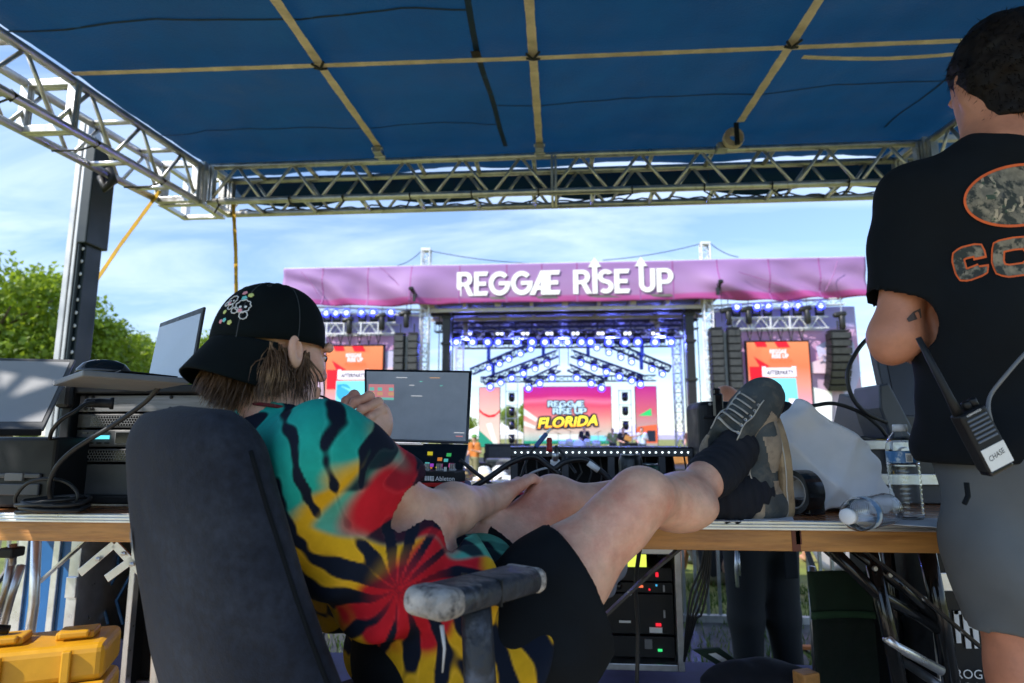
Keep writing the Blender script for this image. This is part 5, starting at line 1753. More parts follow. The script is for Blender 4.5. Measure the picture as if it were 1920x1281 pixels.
ec = {'pink': (.80, .32, .36), 'teal': (.18, .60, .58), 'lime': (.62, .66, .22), 'white': (.75, .75, .75)}
for k_, c_ in ec.items():
 M['emb_' + k_] = mat('embroidery ' + k_, c_, .8, 0, .1, 60)
# flower shapes seen on the rear panel; u measured round the head (0 = face, .5 = behind, .75 = right side)
for (u, v, k_, r) in ((.560, .46, 'pink', .0042), (.590, .42, 'lime', .0044), (.572, .38, 'teal', .0044), (.515, .22, 'lime', .0036), (.512, .12, 'pink', .0036), (.528, .13, 'teal', .0036), (.553, .10, 'lime', .004)):
 p, n_ = on_cap(u, v)
 m = MB()
 fr = frame(n_)
 for q in range(5):
  a = q * 1.2566
  m.lathe([(.0001, .0012), (r * .5, .0008), (r * .62, 0)], 8, p + fr @ Vector((math.cos(a) * r * .6, math.sin(a) * r * .6, 0)), fr, caps=False)
 m.build('embroidered_flower', M['emb_' + k_], cap)
for (u, v, sc) in ((.582, .25, 1.0), (.525, .34, .8)):
 p, n_ = on_cap(u, v)
 fr = frame(n_)
 m = MB()
 for rr, cx_, cy_, wob in ((.013, 0, .004, .0012), (.006, -.013, -.004, .0006), (.007, .004, -.014, .0006)):
  q = []
  for i in range(33):
   a = i / 32 * 2 * math.pi
   r = (rr + wob * math.cos(9 * a)) * sc
   s0 = fr @ Vector((cx_ * sc + r * math.cos(a), cy_ * sc + r * math.sin(a), 0))
   pp = p + s0
   # drop onto the crown
   loc = pp - H(-.01, 0, .004)
   q.append(pp - n_ * .5 * (s0.length ** 2) / .10 + n_ * .0004)
  m.tube(q, .0009, 5)
 for dx_, dy_ in ((-.004, .002), (.005, .002)):
  m.lathe([(.0001, .001), (.0026 * sc, 0)], 8, p + fr @ Vector((dx_ * sc, dy_ * sc, 0)) + n_ * .0006, fr, caps=False)
 m.build('embroidered_outline', M['emb_white'], cap, smooth=True)
 m = MB(); m.lathe([(.0001, .0012), (.004 * sc, 0)], 8, p + fr @ Vector((-.003 * sc, -.005 * sc, 0)) + n_ * .0008, fr, caps=False); m.build('embroidered_flower', M['emb_pink'], cap)
for u, v in ((.63, .66), (.80, .66), (.46, .66)):
 p, n_ = on_cap(u, v, .001)
 m = MB(); m.lathe([(.0025, .0), (.0042, .001), (.0045, 0)], 10, p, frame(n_), caps=False); m.build('eyelet', D.materials['cap stitching'], cap)
# tie dyed shirt
shirt = Sdf()
spine = (c7 - hipM).normalized()
for s_, h_, sh_ in ((1, hipR, shR), (-1, hipL, shL)):
 shirt.chain([h_ - UP * .03 + fwdT * .03 + rgtT * .02 * s_, h_ + UP * .03 + rgtT * .012 * s_, hipM.lerp(c7, .42) + rgtT * .082 * s_ - fwdT * .005, c7 - UP * .12 + rgtT * .095 * s_ - fwdT * .005], [.105, .108, .104, .098], .06)
 shirt.cone(c7 - UP * .05 + rgtT * .055 * s_, sh_ + rgtT * .008 * s_, .070, .072, .05)
shirt.cone(hipM + fwdT * .06 + UP * .03, hipM.lerp(c7, .5) + fwdT * .045, .135, .115, .05)
shirt.cone(hipR + rgtT * .03 + fwdT * .05 - UP * .03, hipM + fwdT * .05 + rgtT * .04, .10, .12, .05)
hemR = shR.lerp(elR, .50) - UP * .006
shirt.chain([shR + rgtT * .005, shR.lerp(elR, .45) - UP * .012, hemR], [.072, .072, .073], .03)
hemL = shL.lerp(elL, .8)
shirt.chain([shL, hemL], [.074, .076], .03)
shirt.cone(c7 + UP * .02 + fwdT * .015, c7 - UP * .05, .064, .075, .025)
dA = (elR - shR).normalized()
# open sleeve end and collar
shirt.trim(hemR, dA - LY * .30 + UP * .1, hemR + dA * .075, .094)
shirt.cone(hemR - dA * .045, elR + dA * .03, .055, .066, .004, 'sub')
shirt.cone(H(-.025, 0, -.06) + UP * .01, c7 + fwdT * .035 - UP * .02, .058, .062, .004, 'sub')
lo, hi = shirt.bounds()
def shirt_keep(c):
 n2 = np.array((c7 + UP * .02 + fwdT * .015 - (c7 - UP * .05)).normalized())
 b = ((c - np.array(c7 + UP * .028 + fwdT * .015)) @ n2 > 0) & near(c, c7, .1)
 return ~b
def shirt_folds(p):
 q = p - np.array(hipM)
 a = q @ np.array(spine)
 r_ = q @ np.array(rgtT)
 f_ = q @ np.array(fwdT)
 low = np.clip(1 - a / .3, 0, 1)
 w_ = vnoise(p, 9, 3)
 d = .010 * low * np.sin(a * 62 + r_ * 30 + 2.6 * w_) + .0095 * np.sin(a * 28 - f_ * 38 + 2.2 * w_) * (0.4 + low) + .003 * vnoise(p, 30, 5)
 # folds running round the sleeve
 s = p - np.array(shR)
 t_ = s @ np.array(dA)
 ds = np.linalg.norm(np.cross(s, np.array(dA)), axis=1)
 sl = np.clip(1 - ds / .11, 0, 1) * np.clip(t_ / .05, 0, 1)
 d += .010 * sl * np.sin(t_ * 42 + (s @ np.array(UP)) * 38 + 1.6 * w_)
 return d
def dye_colors(v):
 """spiral dye: rings of red, yellow and teal about a tied point, cut by dark radial streaks"""
 o_ = np.array(P(765, 1082, 1.02))
 q = v - o_
 e1, e2, e3 = np.array(LX), np.array(UP), np.array(LY)
 x, y, z = q @ e1, q @ e2, q @ e3
 r = np.sqrt(x * x + y * y + (.7 * z) ** 2)
 ang = np.arctan2(y, x)
 w_ = vnoise(v, 14, 11)
 w2 = vnoise(v, 40, 12)
 rr = r + .045 * w_ + .03 * w2 + .012 * vnoise(v, 75, 14)
 red = np.array([.50, .012, .022]); yel = np.array([.66, .36, .012]); teal = np.array([.012, .33, .27]); dark = np.array([.006, .010, .022]); grn = np.array([.06, .30, .05])
 def sm(a, b, t):
  t = np.clip((t - a) / (b - a), 0, 1)
  return (t * t * (3 - 2 * t))[:, None]
 c = red[None] * np.ones((len(v), 1))
 c = c + (yel - c) * sm(.075, .105, rr)
 c = c + (teal - c) * sm(.205, .245, rr) * (sm(-.02, .05, y))
 # lower hem turns teal again
 c = c + (teal - c) * sm(.30, .34, rr) * (1 - sm(-.06, 0, y))
 # yellow patches near the top of the back
 c = c + (yel - c) * sm(.25, .5, vnoise(v, 11, 21)) * sm(.16, .22, rr) * (1 - sm(.27, .30, rr)) * .9
 # red sleeve edge
 de = np.linalg.norm(v - np.array(hemR + dA * .03), axis=1) + .02 * w_
 sl_ = (1 - sm(.104, .113, np.linalg.norm(np.cross(v - np.array(shR), np.array(dA)), axis=1))) * sm(.03, .045, (v - np.array(shR)) @ np.array(dA) + .012 * w_)
 c = c + (teal - c) * sl_ * .9
 c = c + (red - c) * (1 - sm(.105, .128, de + .02 * w2)) * sl_
 # dark streaks
 w3 = vnoise(v, 75, 14)
 st = np.sin(ang * 13 + 5.5 * np.log(r + .05) + 3.0 * w_ + 1.7 * w2) + .75 * w2 + .55 * w3 + .5 * vnoise(v, 17, 31) - .12
 fine = np.sin(ang * 24 + 9 * np.log(r + .05) + 3.2 * w_ + 1.6 * w2) + .8 * w2 + .55 * w3 - .15
 far = np.clip((r - .12) / .06, 0, 1)
 st = st * (1 - far) + fine * far
 k = sm(.0, .34, st) * sm(.03, .08, r)
 st2 = np.sin((v - np.array(shR)) @ np.array(dA) * 75 + 3.2 * w_ + ang * 5) + .8 * w2 + .5 * w3
 k = k * (1 - .6 * sl_) + sl_ * sm(.1, .45, st2) * .95
 k = np.clip(k, 0, 1)
 c = c * (1 - k) + dark * k
 # pale bleeding at the streak edges
 ed = np.exp(-((st + .06) / .09) ** 2)[:, None] * .30
 c = c * (1 - ed) + (c * 1.3 + .04) * ed
 return np.clip(c, 0, 1)
tee = mesh_obj('shirt', [shirt.mesh(.0028, lo, hi, disp=shirt_folds, keep=shirt_keep)], M['dye'], seated, colors=dye_colors)
# ribbed red collar and sleeve hem
cn = (c7 + UP * .02 + fwdT * .015 - (c7 - UP * .05)).normalized()
fr = frame(cn)
m = MB()
m.tube([c7 + UP * .020 + fwdT * .015 + fr @ Vector((.066 * math.cos(a * .2618), .066 * math.sin(a * .2618), 0)) for a in range(25)], .0035, 6, caps=False)
m.build('collar', mat('dark red ribbing', (.16, .012, .018), .9, 0, .2, 60), tee, smooth=True)
fr = frame(dA)
# black shorts
shorts = Sdf()
tR, tL = (kneeR - hipR).normalized(), (kneeL - hipL).normalized()
hR = hipR.lerp(kneeR, .56) - UP * .025; hL = hipL.lerp(kneeL, .60) - UP * .02
shorts.chain([hipR - UP * .0, hipR.lerp(kneeR, .3) - UP * .015, hR + tR * .02], [.112, .110, .112], .05)
shorts.cone(hipR.lerp(kneeR, .25) - UP * .05, hR - UP * .05 - tR * .01, .095, .088, .05)
shorts.chain([hipL, hipL.lerp(kneeL, .3) - UP * .01, hL + tL * .02], [.110, .102, .098], .05)
shorts.ell(hipM, (.17, .17, .11), None, .05)
shorts.trim(hR + tR * .012, tR * 1 + LX * .35 - UP * .1, hR + tR * .17, .24)
shorts.trim(hL + tL * .012, tL, hL + tL * .11, .15)
shorts.cone(hR + tR * .0 - UP * .01, hR + tR * .15 - UP * .03, .085, .098, .004, 'sub')
shorts.cone(hL + tL * .0, hL + tL * .12, .080, .086, .004, 'sub')
lo, hi = shorts.bounds()
mesh_obj('shorts', [shorts.mesh(.0055, lo, hi, disp=lambda p: .005 * np.sin((p - np.array(hipM)) @ np.array(tR) * 34 + (p @ np.array(UP)) * 22 + 2 * vnoise(p, 8, 2)) + .003 * vnoise(p, 26, 8))], M['black_cloth'], seated)
# socks
sk_ = Sdf(); dS = (ankR - calfR).normalized()
heelR, toeR = P(1368, 888, 1.44), P(1458, 745, 1.46)
sk_.chain([calfR.lerp(ankR, .50), calfR.lerp(ankR, .75), ankR, ankR.lerp(toeR, .2)], [.048, .048, .045, .048], .02)
sk_.cut(calfR.lerp(ankR, .50), -dS)
lo, hi = sk_.bounds()
mesh_obj('sock', [sk_.mesh(.004, lo, hi, disp=lambda p: .0022 * np.sin((p @ np.array(dS)) * 260 + 3 * vnoise(p, 20, 1)))], M['sock'], seated)
sk_ = Sdf(); dS = (ankL - calfL).normalized()
sk_.chain([calfL.lerp(ankL, .66), calfL.lerp(ankL, .85), ankL, ankL + LX * .03 + UP * .005], [.049, .050, .052, .05], .02)
sk_.ell(P(1372, 938, 1.445), (.05, .05, .045), None, .03)
sk_.cut(calfL.lerp(ankL, .66), -dS)
lo, hi = sk_.bounds()
mesh_obj('sock', [sk_.mesh(.004, lo, hi, disp=lambda p: .0022 * np.sin((p @ np.array(dS)) * 260 + 3 * vnoise(p, 20, 1)))], M['sock'], seated)
# shoes: built along a heel to toe axis, local x = forward, y = side, z = up from the sole
def shoe(org, fx, fz, name, L_=.285):
 fx = Vector(fx).normalized(); fz = Vector(fz); fz = (fz - fx * fz.dot(fx)).normalized(); fy = fz.cross(fx)
 Rm = np.array(Matrix((fx, fy, fz)).transposed())
 def Q(x, y, z):
  return Vector(org) + fx * x + fy * y + fz * z
 up_ = Sdf()
 up_.chain([Q(.035, 0, .055), Q(.10, 0, .060), Q(.165, 0, .047), Q(.225, 0, .040)], [.036, .037, .040, .036], .03)
 up_.ell(Q(.19, .012, .036), (.07, .044, .034), Rm, .03); up_.ell(Q(.19, -.012, .036), (.07, .040, .034), Rm, .03)
 up_.cone(Q(.03, 0, .03), Q(.03, 0, .085), .036, .034, .02)
 up_.cone(Q(.06, 0, .085), Q(.10, 0, .085), .036, .036, .02)
 up_.cone(Q(.035, 0, .125), Q(.085, 0, .118), .032, .036, .006, 'sub')
 up_.cone(Q(.06, 0, .075), Q(.06, 0, .14), .030, .040, .008, 'sub')
 up_.cut(Q(0, 0, .016), -fz)
 lo_, hi_ = up_.bounds()
 v, q = up_.mesh(.003, lo_, hi_)
 u = mesh_obj(name, [(v, q)], M['canvas_blue'], seated)
 lv = (v - np.array(Q(0, 0, 0))) @ Rm
 # suede panels: faces of the upper pushed out slightly
 cen = lv[q].mean(1)
 side_panel = ((cen[:, 0] > .055) & (cen[:, 0] < .185) & (cen[:, 2] < .052 + .1 * (cen[:, 0] - .055)) & (np.abs(cen[:, 1]) > .018)) & ~((cen[:, 0] > .085) & (cen[:, 0] < .105) & (cen[:, 2] > .025))
 heel_rim = (cen[:, 2] > .088) & (cen[:, 0] < .06)
 toe_rim = (cen[:, 2] < .030) & (cen[:, 0] > .17)
 msk = side_panel | heel_rim | toe_rim
 nrm = np.cross(v[q[:, 1]] - v[q[:, 0]], v[q[:, 2]] - v[q[:, 0]]); nrm /= (np.linalg.norm(nrm, axis=1)[:, None] + 1e-9)
 vn = np.zeros_like(v)
 for i in range(4):
  np.add.at(vn, q[:, i], nrm)
 vn /= (np.linalg.norm(vn, axis=1)[:, None] + 1e-9)
 mesh_obj('suede_panel', [(v + vn * .0012, q[msk])], M['suede'], u, relax=0)
 # sole
 m = MB()
 out_ = []
 for i in range(44):
  a = i / 44 * 2 * math.pi
  cx_, sx_ = math.cos(a), math.sin(a)
  x = L_ / 2 + (L_ / 2) * (abs(cx_) ** .75) * (1 if cx_ > 0 else -1) - .008
  hw = .036 + .012 * max(0, math.sin((x - .06) / .2 * math.pi)) if .06 < x < .26 else .036
  out_.append((x, hw * (abs(sx_) ** .7) * (1 if sx_ > 0 else -1)))
 for (ins_, z0, z1) in ((.0, -.008, .022),):
  vs_ = [Q(x, y, z0) for x, y in out_] + [Q(x * 1.0, y * 1.03, (z0 + z1) / 2) for x, y in out_] + [Q(x, y, z1) for x, y in out_]
  n = len(out_)
  fs_ = [tuple(range(n - 1, -1, -1)), tuple(range(2 * n, 3 * n))]
  for r_ in range(2):
   fs_ += [(r_ * n + k, r_ * n + (k + 1) % n, (r_ + 1) * n + (k + 1) % n, (r_ + 1) * n + k) for k in range(n)]
  m.add(vs_, fs_)
 m.build('sole', M['sole'], u, smooth=False, bev=.003)
 m = MB()
 m.tube([Q(x * 1.004, y * 1.045, .0155) for x, y in out_] + [Q(out_[0][0] * 1.004, out_[0][1], .0155)], .0018, 5)
 m.build('sole_line', M['lace'], u, smooth=True)
 def top_z(x, y):
  # height of the upper at (x, y) by marching the distance field along local z
  k = np.argmin((lv[:, 0] - x) ** 2 + (lv[:, 1] - y) ** 2 - .0009 * (lv[:, 2] > .03) * np.clip(lv[:, 2] * 10, 0, 1))
  return lv[k, 2]
 # tongue edge, eyelets and laces
 for k in range(6):
  x = .098 + .017 * k
  q_ = []
  for y in np.linspace(-.026 + .0012 * k, .026 - .0012 * k, 9):
   xs_ = x + .006 * (y / .026)
   near_ = (np.abs(lv[:, 0] - xs_) < .005) & (np.abs(lv[:, 1] - y) < .005)
   z = lv[near_, 2].max() if near_.any() else .07
   q_.append(Q(xs_, y, z + .0028))
  MB().tube(q_, .0042, 6, flat=.5).build('lace', M['lace'], u, smooth=True)
  for y in (-.028, .028):
   near_ = (np.abs(lv[:, 0] - x - .006 * np.sign(y)) < .005) & (np.abs(lv[:, 1] - y) < .005)
   z = lv[near_, 2].max() if near_.any() else .06
   m = MB(); m.lathe([(.0012, .001), (.0034, .0015), (.0042, 0)], 10, Q(x + .006 * np.sign(y), y, z + .001), frame((fz * .7 + fy * np.sign(y) * .7)), caps=False); m.build('eyelet', M['steel'], u)
 for y in (-1, 1):
  q_ = []
  for x in np.linspace(.075, .195, 14):
   yy = y * (.034 - .03 * (x - .075) ** 1.0)
   near_ = (np.abs(lv[:, 0] - x) < .005) & (np.abs(lv[:, 1] - yy) < .005)
   z = lv[near_, 2].max() if near_.any() else .06
   q_.append(Q(x, yy, z + .001))
  MB().tube(q_, .0017, 5).build('piping', M['lace'], u, smooth=True)
 return u
# right foot on top: sole away from the viewer, toes up and to the right
fxR = (toeR - heelR)
shoe(heelR - (CAM - heelR).normalized() * -.0 + LY * .045 - fxR.normalized() * .02, fxR, (CAM - heelR).normalized() * 1.0 + LX * -.55 + UP * .15, 'shoe')
# left foot behind: heel on the table, toes up, sole to the right
hL0 = P(1474, 968, 1.475)
shoe(hL0, UP * 1 - LX * .12 + LY * .05, -LX * 1 - LY * .35, 'shoe')
# ------------------------------------------------------------------ tables
TZ = 0.74
TY = 1.465
def pbox(mb, x0, y0, x1, y1, Y, depth, dx=0):
 """box whose front lies on the plane y = Y and spans the given picture rectangle"""
 a, b = PY(x0, (y0 + y1) / 2, Y), PY(x1, (y0 + y1) / 2, Y)
 zt, zb = PY((x0 + x1) / 2, y0, Y).z, PY((x0 + x1) / 2, y1, Y).z
 mb.box(((a.x + b.x) / 2 + dx, Y + depth / 2, (zt + zb) / 2), (b.x - a.x, depth, zt - zb))
 return mb
for (xa, xb, lb, lm) in ((-2.05, -0.22, 'wooden folding table with aluminium edge under the amplifier rack at left', 'alu'), (-0.21, 1.24, 'wooden folding table with aluminium edge carrying the shoes and bottles', 'black_metal')):
 t = thing('folding_table', lb, 'table', ((xa + xb) / 2, TY + .37, 0), 0, 'folding tables of the mixing position')
 MB().box(((xa + xb) / 2, TY + .38, TZ - .008), (xb - xa, .74, .016)).build('tabletop', M['wood_top'], t, bev=.002)
 m = MB()
 for k in range(3):
  m.box(((xa + xb) / 2, TY + .004 - .002 * (k % 2), TZ - .0045 - .0068 * k), (xb - xa, .018, .0052))
 m.box(((xa + xb) / 2, TY + .008, TZ - .0115), (xb - xa, .015, .0215))
 m.build('edge_trim', M['alu_bright'], t, bev=.0012)
 m = MB(); m.box(((xa + xb) / 2, TY + .022, TZ - .046), (xb - xa, .022, .046))
 m.build('apron', M['wood'], t, bev=.002)
 MB().box(((xa + xb) / 2, TY + .73, TZ - .046), (xb - xa, .022, .046)).build('apron', M['wood'], t, bev=.002)
 for x in ((xa + .22), (xb - .22)):
  sg = 1 if x < (xa + xb) / 2 else -1
  for y in (TY + .12, TY + .62):
   m = MB()
   if lm == 'alu':
    m.tube([(x, y, TZ - .03), (x + .03 * sg, y, .36), (x + .02 * sg, y, 0.0)], .016, 10)
   else:
    m.tube([(x, y, TZ - .03), (x - .01 * sg, y, .4), (x - .02 * sg, y, 0.0)], .018, 10)
   m.build('leg', M['alu_bright'] if lm == 'alu' else M['black_gloss'], t, smooth=True)
   MB().lathe([(.022, 0), (.022, .02), (.018, .03)], 12, (x + .02 * sg * (1 if lm == 'alu' else -1), y, 0)).build('foot_cap', M['rubber'], t)
   m = MB()
   m.bar((x + .02 * sg, y + .02, .42), (x + .22 * sg, y + .02, .60), .006, .024, (0, 1, 0)); m.bar((x + .22 * sg, y + .02, .60), (x + .36 * sg, y + .02, TZ - .03), .006, .024, (0, 1, 0))
   m.build('brace', M['alu'] if lm == 'alu' else M['black_metal'], t)
   m = MB()
   for q in (.3, .7):
    m.lathe([(.006, 0), (.006, .003), (.003, .005)], 8, (x + .02 * sg + .2 * sg * q, y + .015, .42 + .18 * q), Matrix.Rotation(R(90), 3, 'X'))
   m.build('rivet', M['steel'], t)
  MB().tube([(x, TY + .12, .26), (x, TY + .62, .26)], .013, 8).build('cross_bar', M['alu_bright'] if lm == 'alu' else M['steel'], t, smooth=True)
stain = mat('dark drip stain', (.12, .02, .01), .4, 0, .2, 20)
m = MB()
a = PY(1492, 1000, TY + .009); m.box((a.x, TY + .0098, TZ - .046), (.018, .002, .045)); m.box((a.x + .006, TY + .0098, TZ - .038), (.012, .002, .03))
m.build('drip_stain', stain, t)
# steel braces with knuckles seen below the left table
tt = thing('folding_brace', 'bent steel folding brace with bolt holes under the left table', 'brace', P(250, 1080, 1.62))
for pts in (((150, 1075), (215, 1020)), ((215, 1020), (280, 1090), (298, 1150)), ((200, 1085), (275, 1030)),):
 for i in range(len(pts) - 1):
  MB().bar(P(*pts[i], 1.62), P(*pts[i + 1], 1.62), .02, .006, -LY).build('link', M['alu'], tt, bev=.001)
m = MB()
for px, py in ((184, 1048), (232, 1038), (248, 1058), (264, 1080)):
 m.lathe([(.006, 0), (.006, .004), (.002, .006)], 8, P(px, py, 1.612), frame(-LY))
m.build('bolt', M['steel'], tt)
# ------------------------------------------------------------------ office chair
CH = R(45)
cf = LX * math.cos(CH) + LY * math.sin(CH)
crr = LX * math.sin(CH) - LY * math.cos(CH)
base = Lc(-.20, 1.06, 0)
ch = thing('office_chair', 'worn dark blue office chair seen from behind, taped armrest at right', 'chair', base)
M['chair_cloth'] = mat('blue grey chair fabric', (0.014, 0.018, 0.029), 0.95, 0, 0.35, 70, 0.9, 330, col2=(0.036, 0.043, 0.060), c2lo=0.48, c2hi=0.72, c2scale=2.6, sheen=0.05, spec=.15)
spine_c = Lc(-.435, 1.055, .47)
bf = LX * math.cos(R(50)) + LY * math.sin(R(50))
br_ = LX * math.sin(R(50)) - LY * math.cos(R(50))
def back_pt(u, v):
 """u round the padded section, v up the back"""
 vv = min(1.0, v)
 z = .44 + .535 * vv
 tilt = .0 + .125 * vv + .015 * math.sin(vv * 3.1)
 wd = .300 - .140 * vv
 th = .052
 rt = 1.0
 if v > .86:
  rt = math.sqrt(max(0.0, 1 - ((v - .86) / .14) ** 2)) * .999
  z = .44 + .535 * (.86 + (v - .86) * 1.0)
 a = 2 * math.pi * u
 ca, sa = math.cos(a), math.sin(a)
 e = .45
 x = wd * (abs(ca) ** e) * (1 if ca > 0 else -1) * (rt ** .35 if rt > 0 else 0)
 y = th * (abs(sa) ** .7) * (1 if sa > 0 else -1) * rt
 y -= .035 * (x / .25) ** 2 * -1
 c = spine_c - bf * tilt + br_ * x + bf * y + UP * 0
 c += bf * .004 * noise.noise(Vector((x * 9, z * 7, y * 20)))
 return Vector((c.x, c.y, z))
m = MB(); m.grid(back_pt, 64, 56)
m.build('backrest', M['chair_cloth'], ch, smooth=True)
for u in (0.0, .5):
 m = MB(); m.tube([back_pt(u, v / 40) for v in range(2, 36)], .0035, 6); m.build('piping', M['black_cloth'], ch, smooth=True)
# pale scuffs rubbed into the rear of the backrest
scf = mat('scuffed fabric', (0.12, 0.14, 0.17), .9, 0, .3, 40)
for (u, v0, v1, w_) in ((.695, .565, .63, .010), (.706, .56, .64, .014), (.676, .55, .61, .006)):
 m = MB()
 q = []
 for i in range(9):
  v = v0 + (v1 - v0) * i / 8
  for du in (-1, 1):
   uu = u + du * w_ * .35 * math.sin(math.pi * (i + .4) / 9) + .006 * i / 8
   p = back_pt(uu, v)
   n_ = (back_pt(uu + .01, v) - back_pt(uu - .01, v)).cross(back_pt(uu, v + .01) - back_pt(uu, v - .01)).normalized()
   if n_.dot(-cf) < 0:
    n_ = -n_
   q.append(p + n_ * .003)
 m.add(q, [(2 * i, 2 * i + 1, 2 * i + 3, 2 * i + 2) for i in range(8)])
 m.build('scuff', scf, ch, smooth=True)
sc = base + UP * .43
m = MB()
def seat_pt(u, v):
 a = 2 * math.pi * u
 ca, sa = math.cos(a), math.sin(a)
 r = min(1, v * 1.0)
 x = .25 * (abs(ca) ** .5) * (1 if ca > 0 else -1)
 y = .24 * (abs(sa) ** .5) * (1 if sa > 0 else -1)
 if v < .5:
  k = v * 2
  z = .035 * (1 - .3 * k ** 4); s_ = k
 else:
  k = (v - .5) * 2
  z = .035 * .7 - .075 * k; s_ = 1.0 - .1 * k
 p = sc + crr * x * s_ + cf * (y * s_ + .02)
 return Vector((p.x, p.y, sc.z + z))
m.grid(seat_pt, 48, 16); m.build('seat', M['chair_cloth'], ch, smooth=True)
m = MB(); m.lathe([(.03, 0), (.03, .2), (.02, .2), (.02, .36)], 14, base + UP * .06); m.build('gas_column', M['black_metal'], ch, smooth=True)
for k in range(5):
 a = k * 2 * math.pi / 5 + .3
 d = Vector((math.cos(a), math.sin(a), 0))
 m = MB(); m.tube([base + UP * .11, base + d * .16 + UP * .095, base + d * .30 + UP * .065], [.03, .026, .018], 8); lg = m.build('leg', M['black_plastic'], ch, smooth=True)
 MB().lathe([(.012, -.02), (.027, -.018), (.027, .018), (.012, .02)], 14, base + d * .30 + UP * .028, frame(d.cross(UP))).build('caster', M['black_plastic'], lg, smooth=True)
MB().bar(sc - UP * .03 - cf * .1, spine_c - cf * .06 + UP * .15, .07, .02, UP).build('back_bracket', M['black_metal'], ch, bev=.005)
# taped and worn armrests
M['arm_tape'] = mat('worn taped armrest', (0.016, 0.020, 0.028), 0.5, 0, 0.35, 12, 0.8, 60, col2=(0.075, 0.09, 0.125), c2lo=0.5, c2hi=0.66, c2scale=16)
M['worn_foam'] = mat('bared pale foam', (0.36, 0.335, 0.31), 0.9, 0, 0.45, 30, 1.0, 80, col2=(0.03, 0.03, 0.035), c2lo=0.50, c2hi=0.68, c2scale=55)
ar0, ar1 = P(795, 1133, .80), P(990, 1082, .975)
for s_, (a, b) in ((1, (ar0, ar1)), (-1, (ar0 - crr * .54, ar1 - crr * .54))):
 d = (b - a).normalized()
 sd_ = d.cross(UP).normalized()
 arm = MB().bar(a, b, .074, .034, UP).build('armrest', M['arm_tape'], ch, smooth=True, bev=.0145, segs=4)
 if s_ > 0:
  for f0, f1 in ((-.03, .20), (.88, 1.02)):
   MB().bar(a.lerp(b, f0), a.lerp(b, f1), .0765, .0362, UP).build('worn_end', M['worn_foam'], arm, smooth=True, bev=.015, segs=4)
  m = MB()
  for f_ in (.50,):
   c = a.lerp(b, f_)
   m.bar(c - d * .001, c + d * .001, .0755, .0352, UP)
  m.build('tape_edge', M['black_plastic'], arm, bev=.0148)
  m = MB()
  for f_, L_ in ((.16, .055), (.5, .10)):
   c = a.lerp(b, f_) - UP * .026 - LY * .02
   m.tube([c, c - UP * L_ * .5 + LX * .004, c - UP * L_ + LX * .002], [.003, .002, .001], 5)
  m.build('loose_thread', M['light_grey'], arm, smooth=True)
 m = MB()
 pm = a.lerp(b, .45) - UP * .02
 m.tube([pm, pm - UP * .10 + d * .01, pm - UP * .26 + d * .02 - crr * .02 * s_, sc + crr * .22 * s_ - UP * .035], [.030, .032, .034, .022], 12, flat=.7)
 m.build('armrest_post', M['arm_tape'], ch, smooth=True)
# sunglasses held at the mouth
sg = thing('sunglasses', 'black sunglasses held by one temple at the seated man\'s mouth', 'sunglasses', P(625, 765, 1.2))
m = MB(); m.tube([P(588, 740, 1.2), P(606, 744, 1.2), P(625, 755, 1.205), P(641, 769, 1.21)], [.0018, .0022, .0032, .0040], 8); m.build('temple', M['black_gloss'], sg, smooth=True)
m = MB(); m.tube([P(641, 769, 1.21), P(632, 785, 1.2), P(640, 800, 1.2), P(650, 792, 1.2), P(641, 769, 1.21)], .003, 8); m.build('lens_rim', M['black_gloss'], sg, smooth=True)
m = MB(); m.tube([P(650, 795, 1.2), P(640, 782, 1.19), P(627, 788, 1.18), P(622, 800, 1.17)], [.002, .0025, .0022, .0018], 8); m.build('temple', M['black_gloss'], sg, smooth=True)
# ------------------------------------------------------------------ left: amplifier rack with its gear
YR = 1.63
rack = thing('equipment_rack', 'black shock rack of amplifiers standing at the left end of the table', 'rack', PY(260, 945, YR))
m = MB()
fl = [(103, 718, 128, 955), (128, 718, 462, 738), (128, 940, 462, 955)]
a = PY(112, 836, YR); zt, zb = PY(260, 722, YR).z, TZ + .004
xl, xr = a.x, a.x + .56
W_ = .03
m.box((xl + W_ / 2, YR + .2, (zt + zb) / 2), (W_, .42, zt - zb)); m.box((xr - W_ / 2, YR + .2, (zt + zb) / 2), (W_, .42, zt - zb))
m.box(((xl + xr) / 2, YR + .2, zt - .012), (xr - xl - 2 * W_ - .002, .42, .024)); m.box(((xl + xr) / 2, YR + .2, zb + .012), (xr - xl - 2 * W_ - .002, .42, .024)); m.box(((xl + xr) / 2, YR + .38, (zt + zb) / 2), (xr - xl - .07, .01, zt - zb - .06))
m.build('shell', M['black_plastic'], rack, bev=.012, segs=3)
for s_, x in ((-1, xl + W_ + .008), (1, xr - W_ - .008)):
 m = MB(); m.box((x, YR + .035, (zt + zb) / 2), (.014, .006, zt - zb - .056)); m.build('rack_rail', M['dark_grey'], rack)
MB().box((xl + W_ * .4, YR - .012, zb + .03), (.045, .03, .07)).build('corner_bumper', M['rubber'], rack, bev=.012)
MB().box((xl + W_ * .4, YR - .012, zt - .03), (.045, .03, .07)).build('corner_bumper', M['rubber'], rack, bev=.012)
ux0, ux1 = xl + W_ + .004, xr - W_ - .004
M['brushed'] = mat('brushed grey panel', (0.22, 0.225, 0.235), .42, .4, .35, 3, .2, 80, stretch=(2, 1, 40))
def unit(z0, z1, mk, nm):
 m = MB(); m.box(((ux0 + ux1) / 2, YR + .022, (z0 + z1) / 2), (ux1 - ux0, .018, z1 - z0 - .003))
 return m.build(nm, M[mk], rack, bev=.002)
def pz(py):
 return PY(200, py, YR).z
def pxx(px, py=830):
 return PY(px, py, YR).x
u1 = unit(pz(773), pz(740), 'brushed', 'blank_panel')
m = MB()
